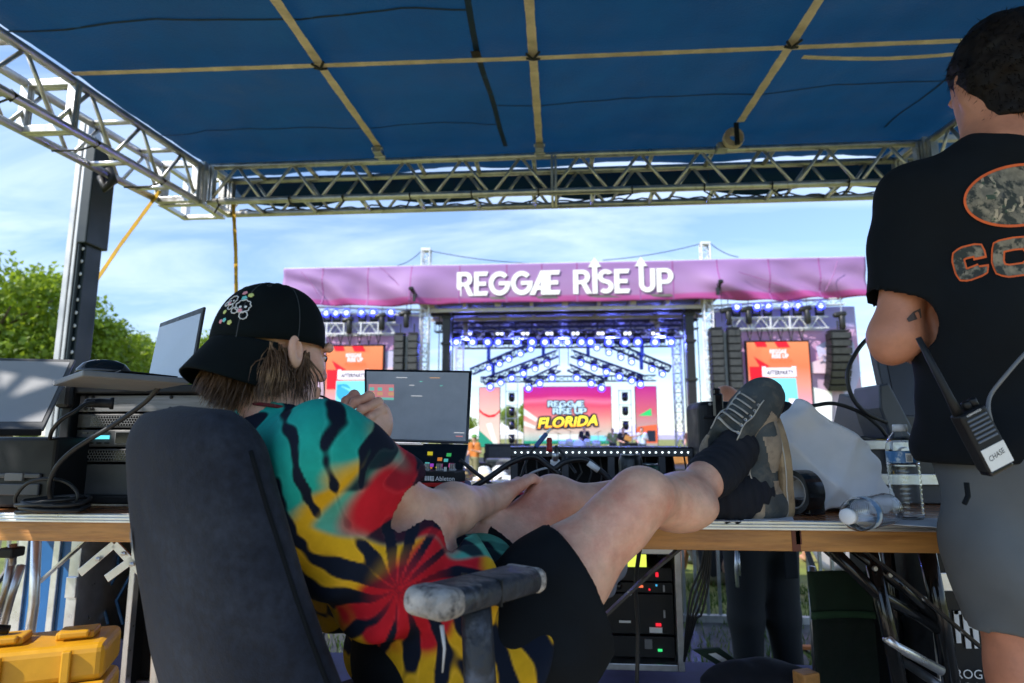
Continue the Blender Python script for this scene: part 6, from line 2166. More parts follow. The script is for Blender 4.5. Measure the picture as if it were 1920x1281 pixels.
for px in (148, 160, 309):
 for py in (745, 766):
  m.lathe([(.005, 0), (.005, .002), (.002, .004)], 10, (pxx(px), YR + .012, pz(py)), frame((0, -1, 0)))
m.build('screw', M['black_metal'], u1)
m = MB(); text(m, 'JUNO', (pxx(143), YR + .0115, pz(756)), (1, 0, 0), (0, 0, 1), .006) if False else None
def vent(z0, z1, nm='vent_panel', x0=None, x1=None):
 u = unit(z0, z1, 'dark_grey', nm)
 x0 = x0 or ux0 + .04; x1 = x1 or ux1 - .03
 MB().box(((x0 + x1) / 2, YR + .0125, (z0 + z1) / 2), (x1 - x0, .002, (z1 - z0) * .66)).build('grille_mesh', M['mid_grey'], u)
 m = MB()
 r = .0040
 row = 0
 z = (z0 + z1) / 2 - (z1 - z0) * .27
 while z < (z0 + z1) / 2 + (z1 - z0) * .29:
  x = x0 + r + (r if row % 2 else 0)
  while x < x1 - r:
   m.add([(x + r * .86 * math.cos(q * 1.0472), YR + .0112, z + r * .86 * math.sin(q * 1.0472)) for q in range(6)], [(5, 4, 3, 2, 1, 0)])
   x += r * 2
  z += r * 1.74; row += 1
 m.build('vent_holes', M['black_gloss'], u, kind='stuff')
 return u
vent(pz(803), pz(775))
u3 = unit(pz(839), pz(805), 'dark_grey', 'processor_unit')
cy = led('cyan display', (.10, .55, .68), .7)
m = MB(); m.box(((pxx(165) + pxx(198)) / 2, YR + .011, pz(820)), (pxx(198) - pxx(165), .004, .010)); m.build('cyan_display', cy, u3)
m = MB(); m.box(((pxx(210) + pxx(243)) / 2, YR + .011, pz(821)), (pxx(243) - pxx(210), .006, pz(808) - pz(834))); sfr = m.build('screen_bezel', M['mid_grey'], u3, bev=.001)
m = MB(); m.box(((pxx(213) + pxx(240)) / 2, YR + .0075, pz(821)), (pxx(240) - pxx(213), .004, pz(811) - pz(831))); m.build('small_screen', M['black_gloss'], sfr)
m = MB(); m.box((pxx(254), YR + .0115, pz(814)), (.030, .003, .014)); m.build('white_label', M['white_label'], u3)
m = MB(); text(m, 'A 1', (pxx(247), YR + .0095, pz(817)), (1, 0, 0), (0, 0, 1), .006); m.build('lettering', M['ink'], u3)
for px in (152, 165, 180, 195):
 for py in (812, 831):
  m = MB(); m.box((pxx(px), YR + .0115, pz(py)), (.013, .003, .0022)); m.build('status_slot', M['black_gloss'], u3)
vent(pz(868), pz(841))
u5 = unit(pz(938), pz(870), 'dark_grey', 'amplifier_unit')
m = MB(); m.box((pxx(262), YR + .011, pz(905)), (.022, .005, .05)); m.build('rocker_switch', M['black_gloss'], u5, bev=.002)
for py in (872, 930):
 m = MB(); m.lathe([(.006, 0), (.006, .002), (.002, .005)], 10, (pxx(132), YR + .012, pz(py)), frame((0, -1, 0))); m.build('screw', M['black_gloss'], u5)
m = MB(); m.box(((ux0 + ux1) / 2, YR + .012, pz(946)), (ux1 - ux0, .02, .012)); m.build('bottom_strip', M['alu'], rack, bev=.002)
def cable(name, label, pts, r, mt='rubber', cat='cable', group=None, n=6):
 """smooth cable through the given points (Catmull-Rom)"""
 pts = [Vector(p) for p in pts]
 q = []
 e = [pts[0] * 2 - pts[1]] + pts + [pts[-1] * 2 - pts[-2]]
 for i in range(1, len(e) - 2):
  for k in range(n):
   t_ = k / n
   p0, p1, p2, p3 = e[i - 1], e[i], e[i + 1], e[i + 2]
   q.append(.5 * ((2 * p1) + (p2 - p0) * t_ + (2 * p0 - 5 * p1 + 4 * p2 - p3) * t_ ** 2 + (3 * p1 - p0 - 3 * p2 + p3) * t_ ** 3))
 q.append(pts[-1])
 m = MB(); m.tube(q, r, 8)
 o = m.build(name, M[mt], smooth=True)
 if label:
  tag(o, label, cat, group)
 return o
# power plug and lead across the rack, coil on the table
pc = thing('power_lead', 'black power lead plugged into the top panel of the amplifier rack', 'cable', P(190, 755, 1.6))
m = MB(); m.lathe([(.006, -.035), (.011, -.03), (.0125, 0), (.012, .02), (.016, .022), (.016, .03)], 12, P(188, 756, 1.625), frame(LX * .85 + LY * .6)); m.build('plug', M['black_plastic'], pc, smooth=True)
o = cable('lead', None, [P(178, 754, 1.6), P(160, 758, 1.585), P(140, 772, 1.57), P(118, 785, 1.565), P(103, 800, 1.57), P(95, 815, 1.6), P(92, 840, 1.7)], .005); o.parent = pc; o.matrix_parent_inverse = Matrix.Translation(-pc.location)
cable('mains_cable', 'long black cable hanging in a loop across the front of the amplifier rack', [P(375, 704, 1.52), P(345, 700, 1.5), P(310, 712, 1.49), P(295, 730, 1.5), P(270, 756, 1.53), P(220, 792, 1.53), P(165, 826, 1.53), P(130, 850, 1.53), P(103, 880, 1.53), P(92, 915, 1.54), P(100, 945, 1.56), P(118, 957, 1.57)], .0058)
q = []
for k in range(110):
 a = k * .36
 rr = .068 + .010 * math.sin(k * .23)
 q.append(P(100, 948, 1.56) + Vector((rr * math.cos(a) * 1.05, rr * math.sin(a) * .8, 0)))
 q[-1].z = TZ + .008 + .0075 * (k // 17.5) * .6 + .004 * math.sin(k * .5)
m = MB(); m.tube(q, .0052, 7)
coil = m.build('cable_coil', M['rubber'], smooth=True)
tag(coil, 'coil of black cable lying on the table edge before the amplifier rack', 'cable')
cable('mains_cable', 'black cable arching up from the coil beside the amplifier rack', [P(30, 950, 1.57), P(30, 930, 1.56), P(52, 906, 1.55), P(90, 898, 1.55), P(125, 905, 1.55), P(145, 925, 1.55), P(138, 945, 1.55), P(110, 955, 1.55)], .0045)
# open laptop standing on the rack
M['screen_grey'] = mat('laptop screen in daylight', (0.30, 0.34, 0.40), .22, 0, .05, 2, spec=.6)  # pale blue grey base stands in for the sky mirrored in the screen
M['screen_mid'] = mat('painted reflection screen', (0.40, 0.405, 0.43), .35, 0, .12, 3, .1, 300, col2=(.30, .305, .33), c2lo=.45, c2hi=.7, c2scale=5, spec=.5)  # grey base colour carries the reflected sky
def quad_plate(mb, pts, thick, inward):
 """slab on four corners, thickness along inward"""
 q = [Vector(p) for p in pts]
 n_ = Vector(inward).normalized() * thick
 return mb.add(q + [p + n_ for p in q], [(0, 1, 2, 3), (7, 6, 5, 4), (0, 4, 5, 1), (1, 5, 6, 2), (2, 6, 7, 3), (3, 7, 4, 0)])
def inset(pts, a, b, c, d, lift):
 """quad inside a quad: margins left, right, top, bottom as fractions; pts TL TR BR BL"""
 TL, TR, BR, BL = [Vector(p) for p in pts]
 def at(u, v):
  return TL.lerp(TR, u).lerp(BL.lerp(BR, u), v)
 n_ = (TR - TL).cross(BL - TL).normalized() * lift
 return [at(a, c) + n_, at(1 - b, c) + n_, at(1 - b, 1 - d) + n_, at(a, 1 - d) + n_]
l2 = thing('laptop', 'open laptop standing on the amplifier rack with pale reflecting screen', 'laptop', P(330, 716, 1.5))
TL, TR, BR, BL = P(300, 606, 1.62), P(382, 575, 1.37), P(356, 719, 1.36), P(277, 711, 1.60)
nrm = (TR - TL).cross(BL - TL).normalized()
if nrm.dot(CAM - TL) < 0:
 nrm = -nrm
quad_plate(MB(), (TL, TR, BR, BL), .006, -nrm).build('lid', M['black_plastic'], l2, bev=.002)
ins = inset((TL, TR, BR, BL), .02, .025, .085, .03, 0)
quad_plate(MB(), [p + nrm * .0012 for p in ins], .001, -nrm).build('screen', M['screen_grey'], l2)
m = MB(); m.lathe([(.0001, .0006), (.0022, 0)], 8, TL.lerp(TR, .5).lerp(BL.lerp(BR, .5), .045) + nrm * .0006, frame(nrm), caps=False); m.build('webcam', M['black_gloss'], l2)
hb = (BR - BL).normalized()
bd = (UP.cross(hb)).normalized()
if bd.dot(CAM - BL) < 0:
 bd = -bd
b0, b1 = BL + UP * .002, BR + UP * .002
b0.z = b1.z = (BL.z + BR.z) / 2 - .004
m = MB(); quad_plate(m, (b0, b1, b1 + bd * .20 + UP * .004, b0 + bd * .20 + UP * .004), .013, -UP).build('base', M['mid_grey'], l2, bev=.003)
m = MB(); quad_plate(m, (b0 + hb * .02 + bd * .02 + UP * .0025, b1 - hb * .02 + bd * .02 + UP * .0025, b1 - hb * .02 + bd * .13 + UP * .0085, b0 + hb * .02 + bd * .13 + UP * .0085), .002, -UP).build('keyboard', M['black_plastic'], l2)
# black mouse on the laptop base
ms = MB()
mc = P(194, 697, 1.40)
rot = frame(UP, bd)
ms.lathe([(.001, .034), (.018, .032), (.032, .024), (.041, .010), (.042, .001), (.040, 0)], 24, mc - UP * .006, Matrix.Rotation(.5, 3, 'Z') @ Matrix.Diagonal((1.3, .8, 1)))
tag(ms.build('computer_mouse', M['black_gloss'], smooth=True), 'black computer mouse resting on the laptop base above the amplifier rack', 'mouse')
# laptop at the far left edge, its screen streaked with sunlight
l1 = thing('laptop', 'open laptop at the far left with sunlit grey screen on a black box', 'laptop', P(40, 800, 1.4))
TR, BR = P(141, 674, 1.58), P(80, 806, 1.44)
wv = (LX * -.97 - LY * .20 - UP * .0).normalized() * .36
TL, BL = TR + wv, BR + wv
nrm = (TR - TL).cross(BL - TL).normalized()
if nrm.dot(CAM - TL) < 0:
 nrm = -nrm
quad_plate(MB(), (TL, TR, BR, BL), .007, -nrm).build('lid', M['dark_grey'], l1, bev=.002)
ins = inset((TL, TR, BR, BL), .03, .025, .05, .10, 0)
quad_plate(MB(), [p + nrm * .0012 for p in ins], .001, -nrm).build('screen', mat('sunlit laptop screen', (.36, .36, .37), .4, 0, .05, 3), l1)
m = MB(); quad_plate(m, (BL + UP * .002, BR + UP * .002, BR + UP * .002 - LY * .23 + LX * .03, BL + UP * .002 - LY * .23), .016, -UP).build('base', M['black_plastic'], l1, bev=.003)
bx = thing('equipment_box', 'low black equipment box under the far left laptop', 'box', P(40, 880, 1.55))
c0 = P(-40, 830, 1.62)
bz = BR.z - .018
m = MB(); m.box((c0.x - .05, 1.70, (TZ + bz) / 2 + .002), (.50, .34, bz - TZ - .004)); m.build('shell', M['black_plastic'], bx, bev=.008)
m = MB(); m.box((c0.x - .05, 1.526, TZ + .085), (.44, .008, .012)); m.box((c0.x - .05, 1.526, TZ + .05), (.44, .008, .03)); m.build('front_slot', M['dark_grey'], bx, bev=.003)
m = MB(); m.box((c0.x + .10, 1.523, TZ + .082), (.05, .008, .02)); m.build('latch', M['mid_grey'], bx, bev=.002)
# ------------------------------------------------------------------ centre: laptop, controller, interface
l3 = thing('laptop', 'laptop with grey painted-reflection screen in front of the seated man', 'laptop', P(785, 880, 1.75))
TL, TR, BR, BL = P(683, 692, 1.80), P(885, 695, 1.80), P(878, 832, 1.74), P(684, 826, 1.74)
nrm = (TR - TL).cross(BL - TL).normalized()
if nrm.dot(CAM - TL) < 0:
 nrm = -nrm
quad_plate(MB(), (TL, TR, BR, BL), .007, -nrm).build('lid', M['black_gloss'], l3, bev=.002)
ins = inset((TL, TR, BR, BL), .022, .028, .035, .03, 0)
quad_plate(MB(), [p + nrm * .0012 for p in ins], .001, -nrm).build('screen', M['screen_mid'], l3)
pk = led('screen thumbnail pink', (.42, .16, .18), .45); tl_ = led('screen thumbnail teal', (.12, .36, .32), .45); or_ = led('screen thumbnail tan', (.42, .25, .14), .45)
def on_quad(pts, u, v, lift):
 TL, TR, BR, BL = pts
 return TL.lerp(TR, u).lerp(BL.lerp(BR, u), v) + lift
def patch(q, u0, v0, u1, v1, mt, parent, nm='screen_window', lift=.002):
 m = MB()
 L_ = nrm * lift
 m.add([on_quad(q, u0, v0, L_), on_quad(q, u1, v0, L_), on_quad(q, u1, v1, L_), on_quad(q, u0, v1, L_)], [(0, 1, 2, 3)])
 return m.build(nm, mt, parent)
patch(ins, .02, .20, .27, .42, pk, l3)
patch(ins, .02, .40, .27, .435, tl_, l3, lift=.0024)
for u in (.03, .11, .22):
 patch(ins, u, .25, u + .045, .30, tl_, l3, lift=.0028); patch(ins, u - .005, .32, u + .05, .37, or_, l3, lift=.0028)
wl = led('screen line', (.45, .47, .50), .4)
for (u0, v0, u1, mt_) in ((.29, .085, .40, wl), (.52, .14, .55, tl_), (.72, .20, .75, tl_), (.42, .20, .47, wl), (.44, .36, .55, wl), (.62, .08, .72, or_), (.88, .88, .985, wl), (.90, .93, .97, pk)):
 patch(ins, u0, v0, u1, v0 + .012, mt_, l3, 'screen_line')
TLb, TRb, BRb, BLb = P(690, 829, 1.735), P(878, 833, 1.735), P(866, 886, 1.66), P(700, 882, 1.66)
nrm2 = (TRb - TLb).cross(BLb - TLb).normalized()
if nrm2.dot(CAM - TLb) < 0:
 nrm2 = -nrm2
nrm = nrm2
quad_plate(MB(), (TLb, TRb, BRb, BLb), .012, -nrm2).build('lower_screen', M['black_gloss'], l3, bev=.002)
bq = (TLb, TRb, BRb, BLb)
cols = {'y': (.40, .34, .02), 'g': (.03, .28, .08), 'p': (.42, .02, .20), 'o': (.42, .14, .03), 't': (.06, .30, .30), 'w': (.35, .35, .36), 'v': (.22, .04, .36)}
cm_ = {k: led('icon ' + k, v, .45) for k, v in cols.items()}
for (u, v, k, s_) in ((.60, .32, 'y', .055), (.71, .52, 'o', .05), (.80, .36, 'g', .05), (.78, .56, 't', .045), (.58, .70, 't', .05), (.63, .74, 'v', .045), (.84, .72, 'p', .055), (.58, .84, 'y', .022), (.64, .86, 'o', .022), (.70, .84, 'y', .022), (.30, .20, 'w', .03), (.30, .35, 'w', .03), (.10, .52, 'g', .02), (.16, .52, 'w', .02), (.32, .60, 'v', .03), (.38, .62, 't', .03), (.44, .54, 'w', .02)):
 patch(bq, u, v, u + s_, v + s_ * 2.4, cm_[k], l3, 'screen_icon')
patch(bq, .05, .05, .55, .075, wl, l3, 'screen_line')
m = MB(); quad_plate(m, (P(690, 888, 1.66), P(872, 890, 1.66), P(872, 890, 1.92), P(690, 888, 1.92)), .02, -UP).build('base', M['black_plastic'], l3, bev=.003)
ctl = thing('midi_controller', 'black controller with red underside and row of knobs below the laptop', 'controller', P(800, 905, 1.6))
YC = 1.56
a, b = P(738, 884, YC), P(853, 887, YC)
zc0, zc1 = P(800, 905, YC).z, P(800, 885, YC).z
ctl_poly = [(736, 0), (853, 0), (872, .06)]
def ctl_block(mb, z0, z1, grow=0):
 p = [P(640, 890, YC), P(853 + grow, 890, YC), P(872 + grow, 890, YC + .05), P(872 + grow, 890, YC + .22), P(640, 890, YC + .22)]
 return mb.add([(q.x, q.y, z0) for q in p] + [(q.x, q.y, z1) for q in p], [(4, 3, 2, 1, 0), (5, 6, 7, 8, 9)] + [(i, (i + 1) % 5, (i + 1) % 5 + 5, i + 5) for i in range(5)])
ctl_block(MB(), zc0, zc1).build('body', M['black_plastic'], ctl, bev=.002)
zr0 = P(800, 913, YC).z
ctl_block(MB(), zr0, zc0 - .0005, -1).build('red_underside', mat('red plastic', (.50, .012, .012), .4, 0, .1), ctl, bev=.002)
m = MB()
la = P(795, 900, YC - .0015)
for k in range(4):
 c = P(797.5 + 3.0 * k, 897, YC - .001); m.box(c, (.0026, .0006, .011))
for k in range(4):
 c = P(810.5, 894 + 2.4 * k, YC - .001); m.box(c, (.0085, .0006, .0022))
m.build('bar_logo', M['white_print'], ctl)
m = MB(); text(m, 'Ableton', P(816, 901.5, YC - .001), LX, UP, .0105, .048, bold=.01); m.build('lettering', M['white_print'], ctl)
M['chrome_knob'] = mat('pale fader cap', (.45, .46, .48), .25, .5, .1)
for px in (708, 728, 745, 776, 800, 824, 848):
 c = P(px, 884, YC + .05); c.z = zc1
 m = MB()
 for dx_ in (-.005, 0, .005):
  m.box(c + Vector((dx_, 0, .009)), (.0032, .018, .018))
 m.lathe([(.010, 0), (.011, .002), (.008, .006)], 14, c)
 m.build('knob', M['chrome_knob'] if px > 750 else M['dark_grey'], ctl, bev=.0008)
m = MB(); m.box(P(835, 884, YC + .02) + UP * .004, (.006, .006, .014)); m.build('white_fader', M['white_plastic'], ctl)
# padded blue black case below the controller
m = MB()
zl0 = TZ + .001
p = [P(600, 905, YC + .005), P(868, 905, YC + .005), P(884, 905, YC + .07), P(884, 905, YC + .25), P(600, 905, YC + .25)]
m.add([(q.x, q.y, zl0) for q in p] + [(q.x, q.y, zr0 - .001) for q in p], [(4, 3, 2, 1, 0), (5, 6, 7, 8, 9)] + [(i, (i + 1) % 5, (i + 1) % 5 + 5, i + 5) for i in range(5)])
o = m.build('padded_pouch', mat('navy pouch', (.018, .026, .05), .7, 0, .2, 10, .3, 200), bev=.012, segs=3)
tag(o, 'navy padded pouch lying under the black and red controller', 'pouch')
ai = thing('audio_interface', 'small red audio interface with knobs beside the seated man\'s hand', 'interface', P(945, 930, 1.55))
c = P(955, 926, 1.58)
m = MB(); m.box((c.x + .0, c.y + .06, TZ + .024), (.17, .12, .045)); m.build('shell', mat('red anodised shell', (.38, .012, .04), .3, .5, .1), ai, bev=.004)
m = MB(); m.box((c.x + .0, c.y - .0015, TZ + .0235), (.158, .003, .035)); fp = m.build('front_panel', M['black_plastic'], ai)
for k in range(4):
 m = MB(); m.lathe([(.009, 0), (.008, .006), (.002, .007)], 14, (c.x - .058 + .030 * k, c.y - .003, TZ + .024), frame((0, -1, 0))); m.build('knob', M['black_gloss'] if k else M['steel'], fp, smooth=True)
# grey box with black face near the chin
kb = thing('webcam_box', 'small grey and black camera box beyond the seated man\'s chin', 'camera', P(605, 775, 1.7))
m = MB(); m.box(P(606, 776, 1.75), (.055, .07, .055), rotz(.5)); m.build('shell', mat('pale blue plastic', (.22, .27, .38), .4, 0, .1), kb, bev=.012, segs=3)
m = MB(); m.box(P(594, 777, 1.71), (.030, .03, .058), rotz(.5)); m.build('black_face', M['black_gloss'], kb, bev=.006)
m = MB(); m.tube([P(606, 790, 1.75), P(606, 900, 1.75), P(606, 935, 1.75)], .008, 8); m.build('stalk', M['black_metal'], kb)
# black dock with a strip of small white lamps behind the knees
YD = 2.0
dk = thing('lamp_strip_dock', 'long black open dock edged with a strip of tiny white lamps', 'dock', P(1120, 900, 2.0))
za, zb_ = P(1120, 841, YD).z, TZ + .004
xa, xb = P(957, 870, YD), P(1298, 870, YD)
MB().bar(xa.copy().xy.to_3d() + UP * (za - .013), xb.copy().xy.to_3d() + UP * (za - .013), .026, .026, UP).build('top_rail', M['dark_grey'], dk, bev=.002)
MB().bar(xa.xy.to_3d() + UP * (zb_ + .012), xb.xy.to_3d() + UP * (zb_ + .012), .03, .022, UP).build('bottom_rail', M['dark_grey'], dk, bev=.002)
for px in (961, 1056, 1142, 1237, 1294):
 c = P(px, 870, YD); c2 = c + LX * .006
 MB().bar(Vector((c2.x, c2.y, zb_ + .0235)), Vector((c2.x, c2.y, za - .0265)), .018, .02, LX).build('post', M['dark_grey'], dk)
c = (xa + xb) / 2 + LY * .24
MB().box((c.x, c.y, (za + zb_) / 2), ((xb - xa).length, .02, za - zb_ - .01), rotz(YAW)).build('back_panel', M['black_plastic'], dk)
c = (xa + xb) / 2 + LY * .12
MB().box((c.x, c.y, za + .002), ((xb - xa).length, .26, .004), rotz(YAW)).build('lid_panel', M['black_plastic'], dk)
wled = led('white lamp dot', (.8, .95, 1.0), 2.2)
for px in range(966, 1292, 12):
 c = P(px, 848.5, YD - .014)
 m = MB(); m.box(c, (.0045, .002, .0035)); m.build('lamp_dot', wled, dk)
rg = random.Random(8)
for k in range(4):
 x0 = (966, 1062, 1148, 1243)[k]
 for j in range(3):
  c = P(x0 + 18 + 22 * j, 880, YD + .1); m = MB(); m.tube([c + UP * .05, c + LX * .02 * rg.random() - UP * .01, c + LX * .05 * (rg.random() - .5) - UP * .06], .003, 6); m.build('inner_lead', M['dark_grey'], dk, smooth=True)
# energy drink cans
def can(loc, mk, label, claws=True):
 t = thing('drink_can', label, 'can', loc)
 m = MB(); m.lathe([(.024, 0), (.031, .006), (.033, .012), (.033, .142), (.029, .152), (.0265, .156)], 32, loc); m.build('can_body', M[mk], t, smooth=True)
 m = MB(); m.lathe([(.0265, .156), (.028, .1585), (.0262, .160), (.0245, .156), (.001, .154)], 32, loc, caps=False); m.build('can_lid', M['steel'], t, smooth=True)
 if claws:
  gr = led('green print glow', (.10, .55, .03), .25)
  base_d = (CAM - loc); base_d.z = 0; base_d.normalize()
  a0 = math.atan2(base_d.y, base_d.x)
  def cyl(a, z, r=.0334):
   return loc + Vector((r * math.cos(a0 + a), r * math.sin(a0 + a), z))
  for j in range(3):
   m = MB()
   a = -.35 + .16 * j
   q = [(a, .118), (a + .09, .122), (a + .07, .085 - .008 * (j == 1)), (a + .045, .068), (a + .02, .085)]
   m.add([cyl(x, z) for x, z in q], [tuple(range(len(q)))]); m.build('green_claw', gr, t)
  for (s_, z, h_, w0, w1) in (('MONSTER', .103, .010, .15, .95), ('ENERGY', .088, .007, .18, .85)):
   vs_, fs_ = text_mesh(s_, 1.0, bold=.02)
   xm = max(v.x for v in vs_); ym = max(v.y for v in vs_)
   m = MB(); m.add([cyl(w0 + (w1 - w0) * v.x / xm, z + h_ * v.y / ym) for v in vs_], fs_); m.build('lettering', M['white_print'], t)
 return t
M['can_black'] = mat('black printed can', (.008, .010, .010), .3, .3, .1)
M['can_green'] = mat('dark green printed can', (.01, .06, .035), .3, .4, .1)
c = P(1183, 900, 1.72); c.z = TZ + .001
zc = P(1183, 851, 1.72).z
cn_ = can(Vector((c.x, c.y, zc - .160)), 'can_black', 'black energy drink can with green claw mark behind the right knee')
MB().box((c.x, c.y, (TZ + zc - .160) / 2), (.12, .12, zc - .160 - TZ - .002)).build('small_box', M['black_plastic'])
tag(D.objects['small_box'], 'small black box under the energy drink cans', 'box')
c2 = P(1208, 900, 1.70)
can(Vector((c2.x + .02, c2.y + .06, zc - .188)), 'can_green', 'dark green drink can half hidden behind the black can', False)
# cables and plugs standing up before the dock
pl = thing('usb_plug', 'blue data plug on a black lead rising above the dock', 'plug', P(1020, 825, 1.75))
a, b = P(1004, 838, 1.75), P(1033, 803, 1.75)
MB().bar(a, a.lerp(b, .72), .013, .013, LY).build('blue_boot', mat('blue plastic', (.02, .09, .30), .4, 0, .1), pl, bev=.003)
MB().bar(a.lerp(b, .72), b, .007, .011, LY).build('metal_tip', M['steel'], pl, bev=.001)
o = cable('lead', None, [a, P(995, 850, 1.74), P(985, 870, 1.72), P(975, 900, 1.70), P(965, 930, 1.7)], .0035); o.parent = pl; o.matrix_parent_inverse = Matrix.Translation(-pl.location)
pl = thing('cable_connector', 'white and metal cable connector standing before the dock', 'plug', P(1040, 870, 1.7))
m = MB(); m.box(P(1041, 872, 1.7), (.026, .012, .028), rotz(YAW)); m.build('white_body', M['white_plastic'], pl, bev=.002)
m = MB(); m.lathe([(.009, -.011), (.009, .009), (.007, .012)], 14, P(1041, 857, 1.7)); m.build('metal_shell', M['steel'], pl, smooth=True)
o = cable('lead', None, [P(1041, 850, 1.7), P(1042, 838, 1.7), P(1047, 842, 1.69), P(1062, 862, 1.66), P(1080, 888, 1.62)], .004); o.parent = pl; o.matrix_parent_inverse = Matrix.Translation(-pl.location)
m = MB(); m.lathe([(.008, -.02), (.009, -.012), (.007, -.006), (.009, 0), (.007, .006), (.009, .012), (.006, .02)], 12, P(1030, 834, 1.78)); o = m.build('red_plug', mat('red rubber', (.45, .012, .012), .4), smooth=True)
tag(o, 'ribbed red plug standing on the dock beside the blue plug', 'plug')
for pts, r, lb in (([(880, 918), (915, 897), (958, 868), (1000, 856), (1030, 875), (1050, 890)], .0075, 'thick black cable arching past the left side of the dock'), ([(1040, 880), (1060, 866), (1095, 862), (1120, 878), (1150, 905)], .0075, 'thick black cable with white label arching before the dock'),
                   ([(965, 925), (985, 895), (1015, 880), (1045, 876)], .003, 'thin grey lead curving between knee and dock'), ([(862, 862), (890, 885), (930, 915), (960, 935)], .005, 'black cable slanting down from the laptop corner')):
 cable('signal_cable', lb, [P(px, py, 1.64) for px, py in pts], r, 'rubber' if r > .004 else 'light_grey')
m = MB(); a, b = P(1103, 868, 1.632), P(1122, 882, 1.632); m.tube([a, b], .0082, 10); tag(m.build('cable_label', M['white_label'], smooth=True), 'white label wrapped round the black cable before the dock', 'label')
# ------------------------------------------------------------------ right of the shoes
cs = thing('hard_case', 'black hard case with latch standing behind the raised shoe', 'case', P(1400, 850, 1.95))
YCS = 1.90
zt = P(1350, 752, YCS).z
a, b = P(1313, 800, YCS), P(1496, 800, YCS)
cc = (a + b) / 2 + LY * .08
m = MB(); m.box((cc.x, cc.y, (TZ + zt) / 2 + .002), ((b - a).length, .16, zt - TZ - .004), rotz(YAW)); m.build('shell', M['black_plastic'], cs, bev=.022, segs=4)
m = MB()
for px in (1350, 1372, 1440, 1470):
 c = P(px, 800, YCS - .004); m.box((c.x, c.y, (TZ + zt) / 2), (.008, .012, zt - TZ - .05), rotz(YAW))
m.box((cc.x, cc.y - .082, zt - .05), ((b - a).length - .03, .012, .008), rotz(YAW))
m.build('rib', M['black_plastic'], cs, bev=.003)
c = P(1346, 762, YCS - .012); m = MB(); m.box((c.x, c.y, zt - .015), (.032, .02, .075), rotz(YAW)); m.box((c.x, c.y + .02, zt + .025), (.026, .03, .03), rotz(YAW)); m.build('latch', M['black_gloss'], cs, bev=.006)
m = MB(); m.lathe([(.005, 0), (.004, .003)], 10, P(1331, 758, YCS - .004), frame(-LY)); m.build('pin', M['steel'], cs)
m = MB(); c = P(1371, 758, YCS); m.box(c + UP * .0, (.006, .01, .03)); m.build('hinge_pin', M['black_gloss'], cs)
# white sheet heaped over something at the back of the shoes
cl = Sdf()
YW_ = 1.62
for a, b, ra, rb in (((1478, 800), (1470, 960), .045, .07), ((1502, 790), (1500, 960), .030, .07), ((1530, 830), (1520, 960), .055, .07), ((1570, 850), (1570, 960), .06, .07), ((1605, 880), (1620, 960), .055, .06), ((1645, 930), (1655, 975), .04, .04)):
 cl.cone(P(*a, YW_), P(*b, YW_), ra, rb, .05)
cl.cone(P(1498, 772, YW_), P(1500, 800, YW_), .022, .04, .015)
cl.cut((0, 0, TZ + .002), (0, 0, -1))
lo, hi = cl.bounds()
def cloth_creases(p):
 x = (p - np.array(P(1540, 900, YW_)))
 a = x @ np.array(LX); z = x[:, 2]
 f_ = np.abs(np.sin(a * 13 + z * 17 + 1.3 * vnoise(p, 8, 4)))
 g = np.abs(np.sin(a * 25 - z * 12 + 1.6 * vnoise(p, 10, 6)))
 return .022 * (f_ ** .6 - .6) + .010 * (g - .6) + .005 * vnoise(p, 34, 9) + .0025 * vnoise(p, 80, 19)
o = mesh_obj('white_sheet', [cl.mesh(.006, lo, hi, disp=cloth_creases)], mat('white sheet', (.80, .80, .83), .85, 0, .06, 8, .25, 260), relax=1)
tag(o, 'crumpled white sheet heaped on the table behind the shoes', 'sheet')
# tape roll
tp = thing('tape_roll', 'roll of black tape standing on edge beside the left shoe', 'tape', P(1500, 975, 1.5))
ax_ = (LX * -.94 - LY * .34).normalized()
c = P(1502, 940, 1.53); c.z = TZ + .053
m = MB(); m.lathe([(.040, -.024), (.052, -.024), (.0525, 0), (.052, .024), (.040, .024)], 36, c, frame(ax_), caps=False); m.build('tape', M['black_gloss'], tp, smooth=False)
m = MB(); m.lathe([(.0395, -.0245), (.0395, .0245), (.036, .0245), (.036, -.0245)], 36, c, frame(ax_), caps=False); m.build('core', mat('grey card core', (.35, .34, .33), .7), tp, smooth=True)
m = MB(); c2 = c + LX * .012 - LY * .004; m.box((c2.x + .004, c2.y - .0, TZ + .02), (.05, .052, .038), frame(UP, -ax_)); m.build('tape_tab', M['black_gloss'], tp, bev=.004)
# papers on the table
for k, (pts, lb) in enumerate((([(1310, 978), (1440, 978), (1470, 968), (1350, 966)], 'white paper under the left shoe'), ([(1380, 974), (1490, 978), (1485, 968), (1390, 966)], 'second paper sheet under the left shoe'), ([(1600, 979), (1775, 990), (1770, 972), (1610, 970)], 'white paper under the water bottles'))):
 m = MB(); q = [PZ(px, py, TZ + .0015 + .0015 * k) for px, py in pts]
 m.add(q, [(0, 1, 2, 3)]); o = m.build('paper', M['paper'], solid=.0008)
 tag(o, lb, 'paper')
